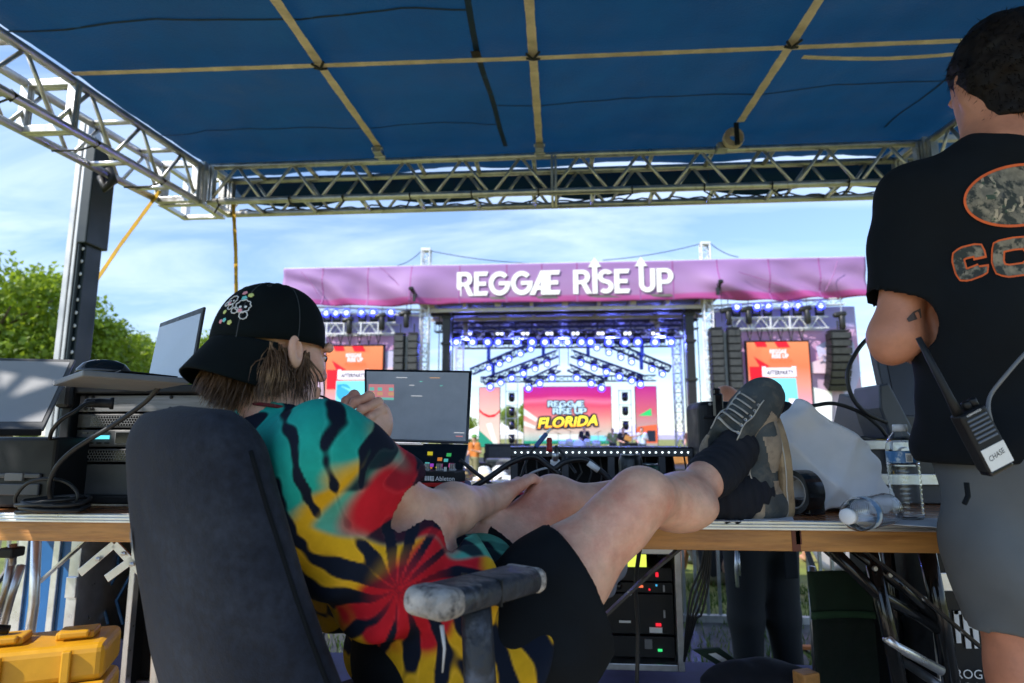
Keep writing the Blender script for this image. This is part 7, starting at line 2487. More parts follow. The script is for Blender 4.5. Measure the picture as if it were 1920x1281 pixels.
# water bottles
M['pet'] = mat('clear bottle plastic', (.95, .98, 1.0), .03, 0, 0, trans=1.0, ior=1.33)
M['cap_white'] = mat('white screw cap', (.68, .70, .72), .4, 0, .05)
bl = ramp_mat('bottle label', 2, [(.0, (.03, .12, .34)), (.45, (.10, .30, .60)), (.6, (.45, .60, .75)), (1, (.05, .16, .42))], .35, .08, 14)
def bottle(loc, rot, label, h=.205, cap_label=None):
 t = thing('water_bottle', label, 'bottle', loc, 0, None)
 loc = Vector(loc)
 prof = [(.020, .002), (.029, .001), (.0325, .010)]
 z = .016
 while z < .118:
  prof += [(.0328, z), (.0312, z + .0045), (.0328, z + .009)]
  z += .010
 prof += [(.0328, .120), (.0322, .124), (.0322, .150), (.0328, .154), (.031, .166), (.024, .182), (.0155, .192), (.013, .195), (.013, .2)]
 m = MB(); m.lathe(prof, 32, loc, rot, caps=False)
 inner = [(r - .0007, z_) for r, z_ in prof][::-1]
 b0 = len(m.v)
 m.lathe([(max(.0005, r), z_ + (.001 if i > len(inner) - 4 else 0)) for i, (r, z_) in enumerate(inner)], 32, loc, rot, caps=False)
 m.add([loc + (rot @ Vector((0, 0, .002)) if rot else Vector((0, 0, .002)))], [])
 m.build('bottle', M['pet'], t, smooth=True)
 m = MB(); m.lathe([(.0328, .124), (.0328, .150)], 32, loc, rot, caps=False); lb_ = m.build('label', M['bottle_label'], t, smooth=True)
 m = MB(); m.lathe([(.0150, .194), (.0152, .208), (.0135, .210), (.001, .2105)], 24, loc, rot); m.build('cap', M['cap_white'], t, smooth=True)
 return t, lb_
M['bottle_label'] = mat('blue bottle label', (.06, .19, .42), .3, 0, .1, 30, col2=(.55, .65, .72), c2lo=.5, c2hi=.56, c2scale=18)
c = PZ(1720, 978, TZ + .003)
loc = Vector((c.x, c.y + .035, TZ + .0035))
t, lb_ = bottle(loc, None, 'upright clear water bottle with blue label at the table end')
dcam = (CAM - loc); a0 = math.atan2(dcam.y, dcam.x)
m = MB()
for k in range(9):
 a = a0 + .25 + .035 * k
 m.add([loc + Vector((.0331 * math.cos(a + e), .0331 * math.sin(a + e), z)) for e, z in ((-.007, .128), (.007 + .006 * (k % 3 == 0), .128), (.007 + .006 * (k % 3 == 0), .142), (-.007, .142))], [(0, 1, 2, 3)])
m.build('barcode', M['ink'], lb_)
m = MB(); a = a0 + .4; q = [loc + Vector((.03295 * math.cos(a + e), .03295 * math.sin(a + e), z)) for e, z in ((-.22, .126), (-.07, .126), (.08, .126), (.22, .126), (.22, .146), (.08, .146), (-.07, .146), (-.22, .146))]
m.add(q, [(0, 1, 6, 7), (1, 2, 5, 6), (2, 3, 4, 5)]); m.build('white_panel', M['white_label'], lb_)
M['bottle_water'] = mat('water', (.96, .98, 1.0), .0, 0, 0, trans=1.0, ior=1.33)
d = (PZ(1625, 965, TZ) - PZ(1700, 955, TZ)); d.z = 0; d.normalize()
c = PZ(1690, 963, TZ + .03)
bottle(Vector((c.x, c.y + .05, TZ + .0345)), frame((d - LY * .15).normalized()), 'clear water bottle lying on its side, cap towards the white sheet')
# road case and lighting console
rc = thing('road_case', 'black road case with aluminium edges under the lighting console', 'road case', P(1720, 880, 1.85))
YRC = 1.80
zt, zb_ = P(1680, 826, YRC).z, TZ + .002
a = P(1596, 850, YRC); L_ = .62
cx_ = a.x + L_ / 2
m = MB(); m.box((cx_, YRC + .2, (zt + zb_) / 2), (L_, .36, zt - zb_)); m.build('shell', M['dark_grey'], rc, bev=.003)
for z, h_ in ((zt - .012, .026), ((zt + zb_) / 2 - .02, .030)):
 MB().box((cx_, YRC + .016, z), (L_ + .006, .014, h_)).build('edge_strip', M['alu_bright'], rc, bev=.002)
for px, py in ((1606, 844), (1640, 838), (1650, 862), (1690, 880)):
 c = P(px, py, YRC + .005); m = MB(); m.lathe([(.005, 0), (.004, .004)], 10, c, frame(-LY)); m.build('rivet', M['steel'], rc)
c = P(1668, 850, YRC); m = MB(); m.box((c.x, YRC + .008, c.z), (.07, .02, .07)); m.lathe([(.02, 0), (.02, .008)], 14, (c.x, YRC - .002, c.z), frame((0, -1, 0))); m.build('butterfly_latch', M['alu_bright'], rc, bev=.003)
m = MB(); p = [P(1672, 893, 1.74), P(1694, 905, 1.74), P(1668, 880, 1.74)]; m.add(p, [(0, 1, 2)]); m.build('yellow_tag', mat('yellow card', (.6, .36, .05), .7), rc, solid=.001)
cn = thing('lighting_console', 'dark lighting console with tilted screen beside the standing man', 'console', P(1740, 820, 1.85))
zc0 = zt + .002
m = MB()
pa, pb = P(1695, 800, 1.80), P(1990, 800, 1.80)
m.add([(pa.x, pa.y, zc0), (pb.x, pa.y, zc0), (pb.x, pa.y + .5, zc0), (pa.x, pa.y + .5, zc0), (pa.x, pa.y, zc0 + .07), (pb.x, pa.y, zc0 + .07), (pb.x, pa.y + .4, zc0 + .16), (pa.x, pa.y + .4, zc0 + .16)],
      [(0, 3, 2, 1), (4, 5, 6, 7), (0, 1, 5, 4), (1, 2, 6, 5), (2, 3, 7, 6), (3, 0, 4, 7)])
m.build('desk_body', M['dark_grey'], cn, bev=.005)
ck = [P(px, py, 1.77) for px, py in ((1649, 722), (1668, 718), (1712, 802), (1706, 822), (1672, 824), (1650, 765))]
m = MB(); m.add(ck + [p + LY * .16 + LX * .012 for p in ck], [tuple(range(5, -1, -1)), tuple(range(6, 12))] + [(i, (i + 1) % 6, (i + 1) % 6 + 6, i + 6) for i in range(6)]); m.build('side_cheek', mat('blue grey metal', (.075, .085, .105), .45, .2, .15), cn, bev=.006)
sc_ = [P(1631, 618, 1.86), P(1910, 600, 1.86), P(1935, 790, 1.80), P(1668, 790, 1.80)]
nrm = (sc_[1] - sc_[0]).cross(sc_[3] - sc_[0]).normalized()
if nrm.dot(CAM - sc_[0]) < 0:
 nrm = -nrm
quad_plate(MB(), sc_, .03, -nrm).build('screen_frame', mat('console bezel', (.06, .066, .08), .4, .2, .1), cn, bev=.004)
ins = inset(sc_, .065, .02, .04, .06, 0)
quad_plate(MB(), [p + nrm * .002 for p in ins], .002, -nrm).build('screen', M['black_gloss'], cn)
m = MB()
for k in range(9):
 c = on_quad(ins, .25 + .05 * (k % 3) + .03 * k / 9, .35 + .06 * k, nrm * .004); m.lathe([(.003, 0), (.0045, .0006)], 10, c, frame(nrm), caps=False)
m.build('screen_marks', M['mid_grey'], cn)
m = MB(); text(m, 'grandMA', P(1735.5, 812, 1.79), LX, UP, .017, .082); m.build('lettering', M['white_print'], cn)
for k in range(5):
 c = P(1735 + 9 * k, 780, 1.83); m = MB(); m.box(c, (.006, .02, .014)); m.build('fader', M['mid_grey'], cn)
cable('console_cable', 'black cable looping out from the console screen', [P(1640, 632, 1.78), P(1628, 634, 1.75), P(1606, 660, 1.74), P(1589, 700, 1.74), P(1598, 745, 1.74), P(1625, 775, 1.74), P(1662, 792, 1.76)], .0058)
cable('console_cable', 'black cable sweeping from the hard case to the console', [P(1505, 766, 1.78), P(1530, 760, 1.76), P(1565, 757, 1.75), P(1610, 772, 1.75), P(1645, 797, 1.75), P(1662, 818, 1.76)], .0055)
m = MB(); m.tube([P(1634, 622, 1.79), P(1632, 634, 1.78)], [.006, .008], 8); tag(m.build('cable_plug', M['black_plastic'], smooth=True), 'black plug on the side of the console screen', 'plug')
cable('console_cable', 'short black cable resting on the road case', [P(1592, 835, 1.76), P(1600, 824, 1.75), P(1620, 822, 1.75), P(1640, 826, 1.77)], .006)
# ------------------------------------------------------------------ the man standing at the right
DM = 1.20
mn = thing('person', 'dark haired man in black printed shirt and grey shorts standing at right', 'person', Lc(.955, DM, 0))
def Q2(px, py, d=DM):
 return P(px, py, d)
b2 = Sdf()
H2 = Q2(1872, 150)
hf2 = (LY * .94 + LX * .10 - UP * .12).normalized(); hl2 = UP.cross(hf2).normalized(); hu2 = hf2.cross(hl2)
HM2 = np.array(Matrix((hf2, hl2, hu2)).transposed())
def HH(x, y, z):
 return H2 + hf2 * x + hl2 * y + hu2 * z
b2.ell(HH(-.012, 0, .02), (.102, .082, .098), HM2, .02)
b2.ell(HH(.035, 0, -.05), (.062, .064, .085), HM2, .03)
for y in (-1, 1):
 b2.ell(HH(-.006, y * .082, -.016), (.018, .008, .032), HM2, .006)
 b2.cone(HH(-.01, y * .058, -.06), HH(.075, y * .014, -.115), .02, .02, .03)
 b2.cone(HH(.088, y * .04, .01), HH(.094, y * .012, .012), .011, .011, .012)
b2.cone(HH(.096, 0, 0), HH(.12, 0, -.04), .009, .014, .012)
nk = Q2(1872, 268, 1.19)
b2.cone(HH(-.03, 0, -.05), nk - UP * .03, .062, .070, .04)
sL, sR = Q2(1730, 374, 1.20), Lc(1.14, 1.20, 1.42)
hipm = Lc(.965, 1.20, .93)
b2.cone(nk - UP * .05, sL, .065, .062, .05); b2.cone(nk - UP * .05, sR, .065, .062, .05)
b2.chain([Lc(.92, 1.21, 1.32), Lc(.95, 1.21, .93)], [.09, .09], .05); b2.chain([Lc(1.03, 1.21, 1.32), Lc(1.04, 1.21, .93)], [.09, .09], .05)
eL, wL = Q2(1676, 632, 1.22), P(1810, 655, 1.44)
b2.chain([sL, sL.lerp(eL, .5), eL], [.058, .045, .038], .03); b2.chain([eL, eL.lerp(wL, .4), wL], [.046, .046, .030], .03)
b2.ell(eL - UP * .034 - LX * .010, (.02, .024, .018), None, .03)
hd2 = (wL - eL).normalized()
b2.cone(wL, wL + hd2 * .09, .030, .036, .02)
for k in range(4):
 o_ = UP * (.028 - .018 * k)
 finger(b2, [wL + hd2 * .09 + o_, wL + hd2 * .13 + o_ * 1.1 + LX * .01, wL + hd2 * .155 + o_ + LX * .025, wL + hd2 * .165 + o_ + LX * .04], [.011, .010, .009, .0075])
finger(b2, [wL + hd2 * .03 + UP * .03, wL + hd2 * .07 + UP * .05 + LX * .02, wL + hd2 * .09 + UP * .05 + LX * .04], [.016, .012, .009])
b2.chain([sR, Lc(1.20, 1.24, 1.13), Lc(1.12, 1.48, 1.10)], [.062, .047, .032], .03)
for x, y in ((.935, 1.19), (1.12, 1.22)):
 b2.chain([Lc(x, y, .88), Lc(x, y, .50), Lc(x, y + .01, .30), Lc(x, y + .02, .08)], [.092, .058, .058, .036], .03)
 b2.chain([Lc(x, y, .04), Lc(x, y + .16, .035)], [.04, .035], .03)
lo, hi = b2.bounds()
mesh_obj('body', [b2.mesh(.007, lo, hi)], M['skin_tan'], mn)
# hair: a close shell, broken up by noise, with short strands on it
h2 = Sdf()
h2.ell(HH(-.018, 0, .026), (.106, .088, .102), HM2, .02)
h2.cone(HH(-.07, 0, -.02), HH(-.058, 0, -.112), .045, .038, .03)
for y in (-1, 1):
 h2.cone(HH(-.04, y * .055, -.02), HH(-.042, y * .033, -.11), .036, .030, .03)
h2.cut(HH(.03, 0, 0), (hf2 * .9 - hu2 * .45)); h2.cut(HH(-.03, 0, -.122), -hu2 + hf2 * .2)
lo, hi = h2.bounds()
hv, hq = h2.mesh(.0035, lo, hi, disp=lambda p: .003 * vnoise(p, 90, 3) + .002 * vnoise(p, 200, 5))
hr = mesh_obj('hair', [(hv, hq)], M['hair_dark'], mn)
rg = np.random.default_rng(4)
m = MB()
nv = np.zeros_like(hv)
fn_ = np.cross(hv[hq[:, 1]] - hv[hq[:, 0]], hv[hq[:, 2]] - hv[hq[:, 0]])
for i in range(4):
 np.add.at(nv, hq[:, i], fn_)
nv /= np.linalg.norm(nv, axis=1)[:, None] + 1e-9
for i in rg.integers(0, len(hv), 2600):
 p = Vector(hv[i]); n_ = Vector(nv[i])
 d = (n_ * .45 - hu2 * .8 - hf2 * .3 + Vector(rg.normal(size=3)) * .25).normalized()
 L_ = rg.uniform(.012, .024)
 s_ = d.cross(n_).normalized() * .0009
 m.add([p - s_ - n_ * .001, p + s_ - n_ * .001, p + d * L_], [(0, 1, 2)])
m.build('hair_strands', M['hair_dark'], hr, kind='stuff')
# shirt
s2 = Sdf()
s2.cone(nk - UP * .06 - LX * .02, sL - LX * .002, .075, .074, .05); s2.cone(nk - UP * .06, sR, .075, .074, .05)
for x in (-1, 1):
 s2.chain([Lc(.97 + .08 * x, 1.20, 1.36), Lc(.985 + .075 * x, 1.205, 1.15), Lc(.995 + .07 * x, 1.20, .93), Lc(1.0 + .07 * x, 1.20, .88)], [.112, .104, .104, .112], .06)
s2.cone(Lc(1.0, 1.28, 1.05), Lc(1.0, 1.27, .92), .12, .13, .06)
aL = (eL - sL).normalized()
hL2 = sL.lerp(eL, .60)
s2.chain([sL, sL.lerp(eL, .3) - LX * .004, hL2 + aL * .03], [.076, .074, .066], .03)
s2.chain([sR, Lc(1.18, 1.23, 1.25)], [.076, .072], .03)
s2.trim(hL2 + aL * .02, aL, hL2 + aL * .085, .074)
s2.cone(hL2 - aL * .02, hL2 + aL * .07, .051, .058, .004, 'sub')
s2.cone(nk - UP * .02 + LY * .01, HH(-.03, 0, -.07) + LY * .01, .064, .070, .004, 'sub')
s2.cut(Lc(.965, 1.2, .885), -UP)
lo, hi = s2.bounds()
def s2_folds(p):
 q = p - np.array(Lc(.96, 1.2, 1.1))
 x, z = q @ np.array(LX), q[:, 2]
 w_ = vnoise(p, 7, 2)
 lw = np.clip((.02 - z) / .2, 0, 1)
 d = .007 * np.sin(z * 30 + x * 22 + 2.4 * w_) * (0.35 + lw) + .007 * lw * np.sin(z * 55 - x * 20 + 2 * w_) + .002 * vnoise(p, 22, 6)
 s = p - np.array(sL)
 ds = np.linalg.norm(np.cross(s, np.array(aL)), axis=1)
 sl = np.clip(1 - ds / .1, 0, 1)
 return d + .007 * sl * np.sin((s @ np.array(aL)) * 40 + (s @ np.array(LY)) * 40 + 2 * w_)
sv, sq = s2.mesh(.006, lo, hi, disp=s2_folds)
sh2 = mesh_obj('shirt', [(sv, sq)], M['black_cloth'], mn)
from mathutils.bvhtree import BVHTree
tree2 = BVHTree.FromPolygons([tuple(p) for p in sv], [tuple(q) for q in sq])
def on_shirt(px, py, lift):
 """print lies on the shirt's back where the picture shows it"""
 r, _ = ray(px, py)
 hit = tree2.ray_cast(CAM, r.normalized())
 p = hit[0] if hit[0] else P(px, py, 1.07)
 return p - r.normalized() * lift
def ribbon(path, w_, lift, mt, name, closed=False):
 m = MB()
 q = []
 n = len(path)
 for i in range(n):
  a = path[(i - 1) % n] if (closed or i) else path[0]
  b = path[(i + 1) % n] if (closed or i < n - 1) else path[-1]
  dx_, dy_ = b[0] - a[0], b[1] - a[1]
  L_ = math.hypot(dx_, dy_) or 1
  nx, ny = -dy_ / L_ * w_ / 2, dx_ / L_ * w_ / 2
  for k in (-1, -.33, .33, 1):
   q.append(on_shirt(path[i][0] + nx * k, path[i][1] + ny * k, lift))
 for i in range(n if closed else n - 1):
  j = (i + 1) % n
  for k in range(3):
   m.add([q[4 * i + k], q[4 * i + k + 1], q[4 * j + k + 1], q[4 * j + k]], [(0, 1, 2, 3)])
 return m.build(name, mt, sh2, smooth=True)
def dens(path, closed=False, step=4):
 r = []
 for i in range(len(path) if closed else len(path) - 1):
  a, b = path[i], path[(i + 1) % len(path)]
  n = max(1, int(math.hypot(b[0] - a[0], b[1] - a[1]) / step))
  r += [(a[0] + (b[0] - a[0]) * k / n, a[1] + (b[1] - a[1]) * k / n) for k in range(n)]
 return r if closed else r + [path[-1]]
M['orange_ink'] = mat('orange shirt print', (.75, .12, .02), .7, 0, .1, 60)
M['camo'] = mat('camouflage print', (.22, .19, .14), .8, 0, .45, 60, col2=(.03, .035, .03), c2lo=.47, c2hi=.55, c2scale=38)
M['camo_pale'] = mat('pale camouflage print', (.50, .40, .28), .8, 0, .3, 40, col2=(.05, .08, .05), c2lo=.5, c2hi=.58, c2scale=55)
Cp = dens([(1838, 486), (1834, 468), (1808, 474), (1797, 480), (1797, 490), (1802, 508), (1806, 516), (1818, 514), (1842, 505), (1841, 497)])
Op = dens([(1872, 463), (1900, 457), (1924, 455), (1934, 470), (1934, 494), (1922, 504), (1892, 508), (1876, 505), (1871, 490)], True)
for pth, cl_ in ((Cp, False), (Op, True)):
 ribbon(pth, 26, .0018, M['orange_ink'], 'print_letter', cl_)
 o = ribbon(pth if cl_ else pth[1:-1], 19, .0030, M['camo'], 'letter_fill', cl_)
ov = [(1912 + 103 * math.cos(a * .0873), 366 + 57 * math.sin(a * .0873) - .10 * 103 * math.cos(a * .0873)) for a in range(72)]
m = MB()
q = [[on_shirt(1912 + (x - 1912) * k / 7, 366 + (y - 366) * k / 7, .0018) for x, y in ov] for k in range(1, 8)]
for k in range(6):
 for i in range(72):
  j = (i + 1) % 72
  m.add([q[k][i], q[k][j], q[k + 1][j], q[k + 1][i]] if k + 1 < 7 else [], [(0, 1, 2, 3)] if k + 1 < 7 else [])
m.add(q[0], [tuple(range(72))])
m.build('oval_print', M['camo'], sh2, smooth=True)
ribbon(ov, 5, .0034, M['orange_ink'], 'oval_outline', True)
rg = random.Random(2)
for k in range(9):
 x, y = 1838 + 80 * rg.random(), 330 + 70 * rg.random()
 a = rg.random() * 3
 ribbon(dens([(x, y), (x + 14 * math.cos(a), y + 14 * math.sin(a)), (x + 30 * math.cos(a + .3), y + 20 * math.sin(a + .3))]), 4 + 5 * rg.random(), .0028, M['camo_pale'], 'bark_print')
m = MB(); cn2 = nk + LY * .0
m.tube([nk - UP * .022 + LY * .01 + LX * .070 * math.cos(a * .2618) + LY * .072 * math.sin(a * .2618) - UP * .014 * math.sin(a * .2618) for a in range(25)], .0065, 6, caps=False); m.build('collar', M['black_cloth'], sh2, smooth=True)
# tattoo patch on the upper arm
m = MB()
treeb = BVHTree.FromPolygons([tuple(v.co) for v in D.objects[mn.children[0].name].data.vertices], [tuple(p.vertices) for p in mn.children[0].data.polygons])
mi_ = wm(mn)
q = []
for x, y in ((1700, 598), (1712, 585), (1726, 578), (1728, 596), (1716, 600), (1704, 604)):
 r, _ = ray(x, y); r = r.normalized()
 h_ = treeb.ray_cast(mi_.inverted() @ CAM, r)
 q.append((mi_ @ h_[0]) - r * .0015 if h_[0] else P(x, y, 1.16))
m.add(q, [tuple(range(6))]); m.build('tattoo', mat('faded tattoo ink', (.07, .05, .045), .6), mn)
# shorts
p2 = Sdf()
p2.cone(Lc(1.03, 1.21, .93), Lc(1.03, 1.21, .84), .155, .16, .05); p2.ell(Lc(.95, 1.2, .90), (.10, .13, .12), None, .05)
p2.chain([Lc(.955, 1.20, .84), Lc(.948, 1.2, .70), Lc(.945, 1.2, .56)], [.112, .106, .092], .05)
p2.chain([Lc(1.12, 1.22, .84), Lc(1.13, 1.22, .70), Lc(1.12, 1.22, .56)], [.120, .112, .100], .05)
p2.cone(Lc(.945, 1.2, .60), Lc(.945, 1.2, .40), .075, .08, .004, 'sub')
p2.cut(Lc(.965, 1.2, .97), UP); p2.cut(Lc(.9, 1.2, .575), -UP + LX * .08)
lo, hi = p2.bounds()
mesh_obj('shorts', [p2.mesh(.007, lo, hi, disp=lambda p: .009 * np.sin((p[:, 2]) * 26 + (p @ np.array(LX)) * 34 + 2.8 * vnoise(p, 6, 2)) * np.clip(vnoise(p, 5, 9) + .6, 0, 1.4) + .005 * vnoise(p, 25, 6))], M['grey_shorts'], mn)
m = MB()
m.tube([P(1812, 905, 1.055), P(1815, 930, 1.052), P(1808, 945, 1.05)], .004, 6); m.build('dark_patch', M['black_cloth'], mn)
for x, y in ((.935, 1.19), (1.12, 1.22)):
 m = MB(); m.tube([Lc(x, y - .06, .045), Lc(x, y + .05, .05), Lc(x, y + .19, .04)], [.048, .052, .04], 12, flat=.8); m.build('shoe', M['black_cloth'], mn, smooth=True)
# two-way radio on his belt, with a name label
rd_ = thing('two_way_radio', 'black two-way radio with white name label clipped at the standing man\'s hip', 'radio', P(1845, 820, 1.02))
up_r = (P(1800, 760, 1.0) - P(1868, 890, 1.01)).normalized()
rt_r = (P(1880, 800, 1.0) - P(1810, 830, 1.0)); rt_r = (rt_r - up_r * rt_r.dot(up_r)).normalized(); fr_r = rt_r.cross(up_r)
RM = Matrix((rt_r, up_r, fr_r)).transposed()
rc_ = P(1840, 822, 1.015)
def rb(mb, x, y, z, sx_, sy_, sz_):
 return mb.box(rc_ + RM @ Vector((x, y, z)) * .87, (sx_ * .87, sy_ * .87, sz_ * .87), RM)
rb(MB(), 0, 0, 0, .056, .118, .032).build('body', M['black_plastic'], rd_, bev=.006, segs=3)
for k in range(6):
 rb(MB(), 0, .044 - .0085 * k, .0165, .042, .0042, .003).build('grille_bar', mat('radio grille', (.10, .12, .16), .4, .2) if k == 0 else D.materials['radio grille'], rd_, bev=.001)
rb(MB(), 0, -.034, .0168, .048, .042, .0016).build('name_label', M['white_label'], rd_)
m = MB(); text(m, 'CHASE', rc_ + RM @ Vector((-.017, -.038, .0180)) * .87, rt_r * 1 + up_r * .12, up_r - rt_r * .12, .0083, .030, shear=.2); m.build('handwriting', M['ink'], rd_)
m = MB(); text(m, 'KENWOOD', rc_ + RM @ Vector((-.016, .052, .0166)) * .87, rt_r, up_r, .0035, .026); m.build('lettering', M['white_print'], rd_)
m = MB(); a = rc_ + RM @ Vector((-.018, .058, 0)) * .87; m.tube([a, a + up_r * .03, a + up_r * .14], [.0085, .0065, .0045], 10); m.build('antenna', M['black_plastic'], rd_, smooth=True)
for dx_ in (.004, .018):
 m = MB(); m.lathe([(.007, 0), (.007, .012), (.005, .014)], 12, rc_ + RM @ Vector((dx_, .058, 0)) * .87, frame(up_r)); m.build('knob', M['black_plastic'], rd_, smooth=True)
rb(MB(), 0, -.061, -.002, .05, .012, .03).build('battery_foot', M['black_gloss'], rd_, bev=.004)
cable('earpiece_lead', 'grey coiled earpiece lead running from the radio up the black shirt', [P(1858, 790, 1.02), P(1853, 765, 1.02), P(1858, 740, 1.03), P(1885, 705, 1.02), P(1925, 660, 1.02), P(1990, 600, 1.02)], .0032, 'mid_grey')
# ------------------------------------------------------------------ generic standing and sitting people
def person_sdf(pose, k=1.0):
 b, s, l, h = Sdf(), Sdf(), Sdf(), Sdf()
 Z = lambda x, y, z: np.array((x, y, z), float)
 if pose == 'sit':
  hz = .12; kn = [Z(-.16, .38, .42), Z(.16, .38, .42)]; ft = [Z(-.14, .62, .05), Z(.14, .62, .05)]; lean = -.05
  hn = [Z(-.16, .34, .40), Z(.16, .34, .40)]; el = [Z(-.27, .08, .36), Z(.27, .08, .36)]
 else:
  hz = .90; kn = [Z(-.10, .03, .5), Z(.11, .03, .5)]; ft = [Z(-.11, 0, .07), Z(.13, 0, .07)]; lean = .02
  el = [Z(-.28, 0, hz + .22), Z(.28, .0, hz + .22)]
  hn = [Z(-.25, .14, hz + .02), Z(.25, .14, hz + .02)] if pose == 'stand' else [Z(-.12, .30, hz + .30), Z(.10, .30, hz + .12)]
 top = hz + .54
 sh = [Z(-.19, lean, top - .04), Z(.19, lean, top - .04)]
 hc_ = Z(0, lean + .02, top + .17)
 b.ell(hc_, (.078, .098, .115), None, .02); b.cone(hc_ - Z(0, .01, .08), Z(0, lean, top - .02), .055, .06, .03)
 b.ell(hc_ + Z(0, .10, -.02), (.014, .018, .02), None, .02)
 for i in (0, 1):
  b.chain([sh[i], el[i], hn[i]], [.05, .042, .03], .03); b.ell(hn[i] + Z(0, .05, 0), (.03, .055, .03), None, .02)
  b.chain([Z((-.09, .09)[i], lean, hz), kn[i], ft[i]], [.09, .06, .045], .03)
  b.cone(ft[i], ft[i] + Z(0, .14, -.02), .042, .036, .02)
  s.chain([sh[i], sh[i] * .4 + el[i] * .6], [.068, .066], .03)
  s.chain([sh[i] * .75 + Z(0, lean, top - .08) * .25, Z((-.08, .08)[i], lean - .01, hz + .02)], [.10, .118], .06)
  l.chain([Z((-.09, .09)[i], lean, hz), kn[i], kn[i] * .3 + ft[i] * .7 if pose != 'sit' else kn[i]], [.118, .088, .068], .04)
 l.ell(Z(0, lean, hz), (.16, .12, .11), None, .04)
 h.ell(hc_ + Z(0, -.012, .022), (.086, .102, .108), None, .02); h.cut(hc_ + Z(0, .035, 0), (0, 1, -.35))
 return b, s, l, h
M['tint_cloth'] = mat('coloured cloth', (1, 1, 1), .9, 0, .15, 10, tint=True)
protos = {}
def figure(pose, label, loc, rz, top, legs, hair=(.03, .02, .015), scale=1.0, grp=None, skin='skin', res=.02, hat=None):
 key = (pose, skin, res)
 t = thing('person', label, 'person', loc, rz, grp)
 t.scale = (scale,) * 3
 if key not in protos:
  b, s, l, h = person_sdf(pose)
  protos[key] = [mesh_obj(n_, [q.mesh(res)], M[mm], None, relax=1).data for n_, q, mm in (('body', b, skin), ('shirt', s, 'tint_cloth'), ('trousers', l, 'tint_cloth'), ('hair', h, 'tint_cloth'))]
  for o in list(COL.objects):
   if o.type == 'MESH' and o.data in protos[key] and o.parent is None:
    D.objects.remove(o)
 for n_, me, c_ in zip(('body', 'shirt', 'trousers', 'hair'), protos[key], (None, top, legs, hair)):
  o = D.objects.new(n_, me); COL.objects.link(o); o.parent = t
  if c_:
   o.color = (*c_, 1)
 if hat:
  m = MB(); m.lathe([(.17, 0), (.16, .012), (.10, .02), (.095, .09), (.06, .115), (.001, .12)], 14, (0, .02, (.12 if pose == 'sit' else .90) + .54 + .23)); m.build('hat', M['tint_cloth'], t, smooth=True, local=True).color = (*hat, 1)
 return t
# bald man standing on the grass beyond the table
bm = P(1434, 1100, 3.35)
bt = figure('stand', 'bald man in dark clothes standing on the grass behind the table', (bm.x, bm.y, GZ), .25, (.012, .012, .015), (.016, .018, .022), scale=.985, skin='skin_tan', res=.012)
for o in list(bt.children):
 if o.name.startswith('hair'):
  D.objects.remove(o)
# lean his upper body towards the left so that the head shows over the hard case
for o in bt.children:
 me = o.data.copy(); o.data = me
 for v in me.vertices:
  z = v.co.z - .85
  if z > 0:
   v.co.x -= .17 * z + .0 * z * z
m = MB(); m.box((.07, -.135, .80), (.075, .012, .15)); m.build('phone_pocket', M['denim'], bt, local=True, bev=.01)
m = MB(); m.tube([(-.19, -.07, .86), (-.2, -.075, .78), (-.195, -.07, .68)], .009, 6); m.tube([(-.185, -.08, .85), (-.19, -.09, .74)], .005, 6); m.build('key_chain', M['alu_bright'], bt, local=True, smooth=True)
# musicians on the stage
for px, pose, top, legs, rz, Y, lb, hat in ((1096, 'play', (.02, .02, .022), (.02, .02, .03), 3.1, 32.2, 'drummer in black shirt behind the white drum kit', None), (1168, 'play', (.03, .03, .03), (.02, .02, .03), 3.5, 30.5, 'bass player in dark clothes on the stage beside the black amplifiers', None), (1204, 'play', (.45, .55, .66), (.05, .07, .12), 2.8, 30.0, 'guitarist in pale blue shirt at the right of the stage', None),
                                       (1296, 'stand', (.10, .04, .03), (.03, .03, .03), 2.6, 29.5, 'stagehand beside the right rear tower of the stage', None), (1149, 'play', (.30, .36, .10), (.05, .05, .05), 3.2, 33.0, 'player in yellow green top behind the amplifiers', None)):
 p = PY(px, 830, Y)
 figure(pose, lb, (p.x, Y, DK if px != 1096 else DK + .1), rz, top, legs, hat=hat)
p = PY(1178, 826, 29.95)
m = MB(); m.box(p + UP * .1, (.34, .06, .26), Matrix.Rotation(.3, 3, 'Y')); m.bar(p + Vector((.15, 0, .15)), p + Vector((.85, 0, .35)), .05, .05)
tag(m.build('bass_guitar', M['wood'], bev=.02), 'bass guitar held by the dark clothed player on stage', 'guitar')
p = PY(890, 850, 24.2)
figure('play', 'singer in red yellow and green shirt standing before the stage at left', (p.x, 24.2, ground_z(24)), 2.6, (.50, .16, .03), (.20, .18, .10), hat=(.10, .25, .05), scale=1.05)
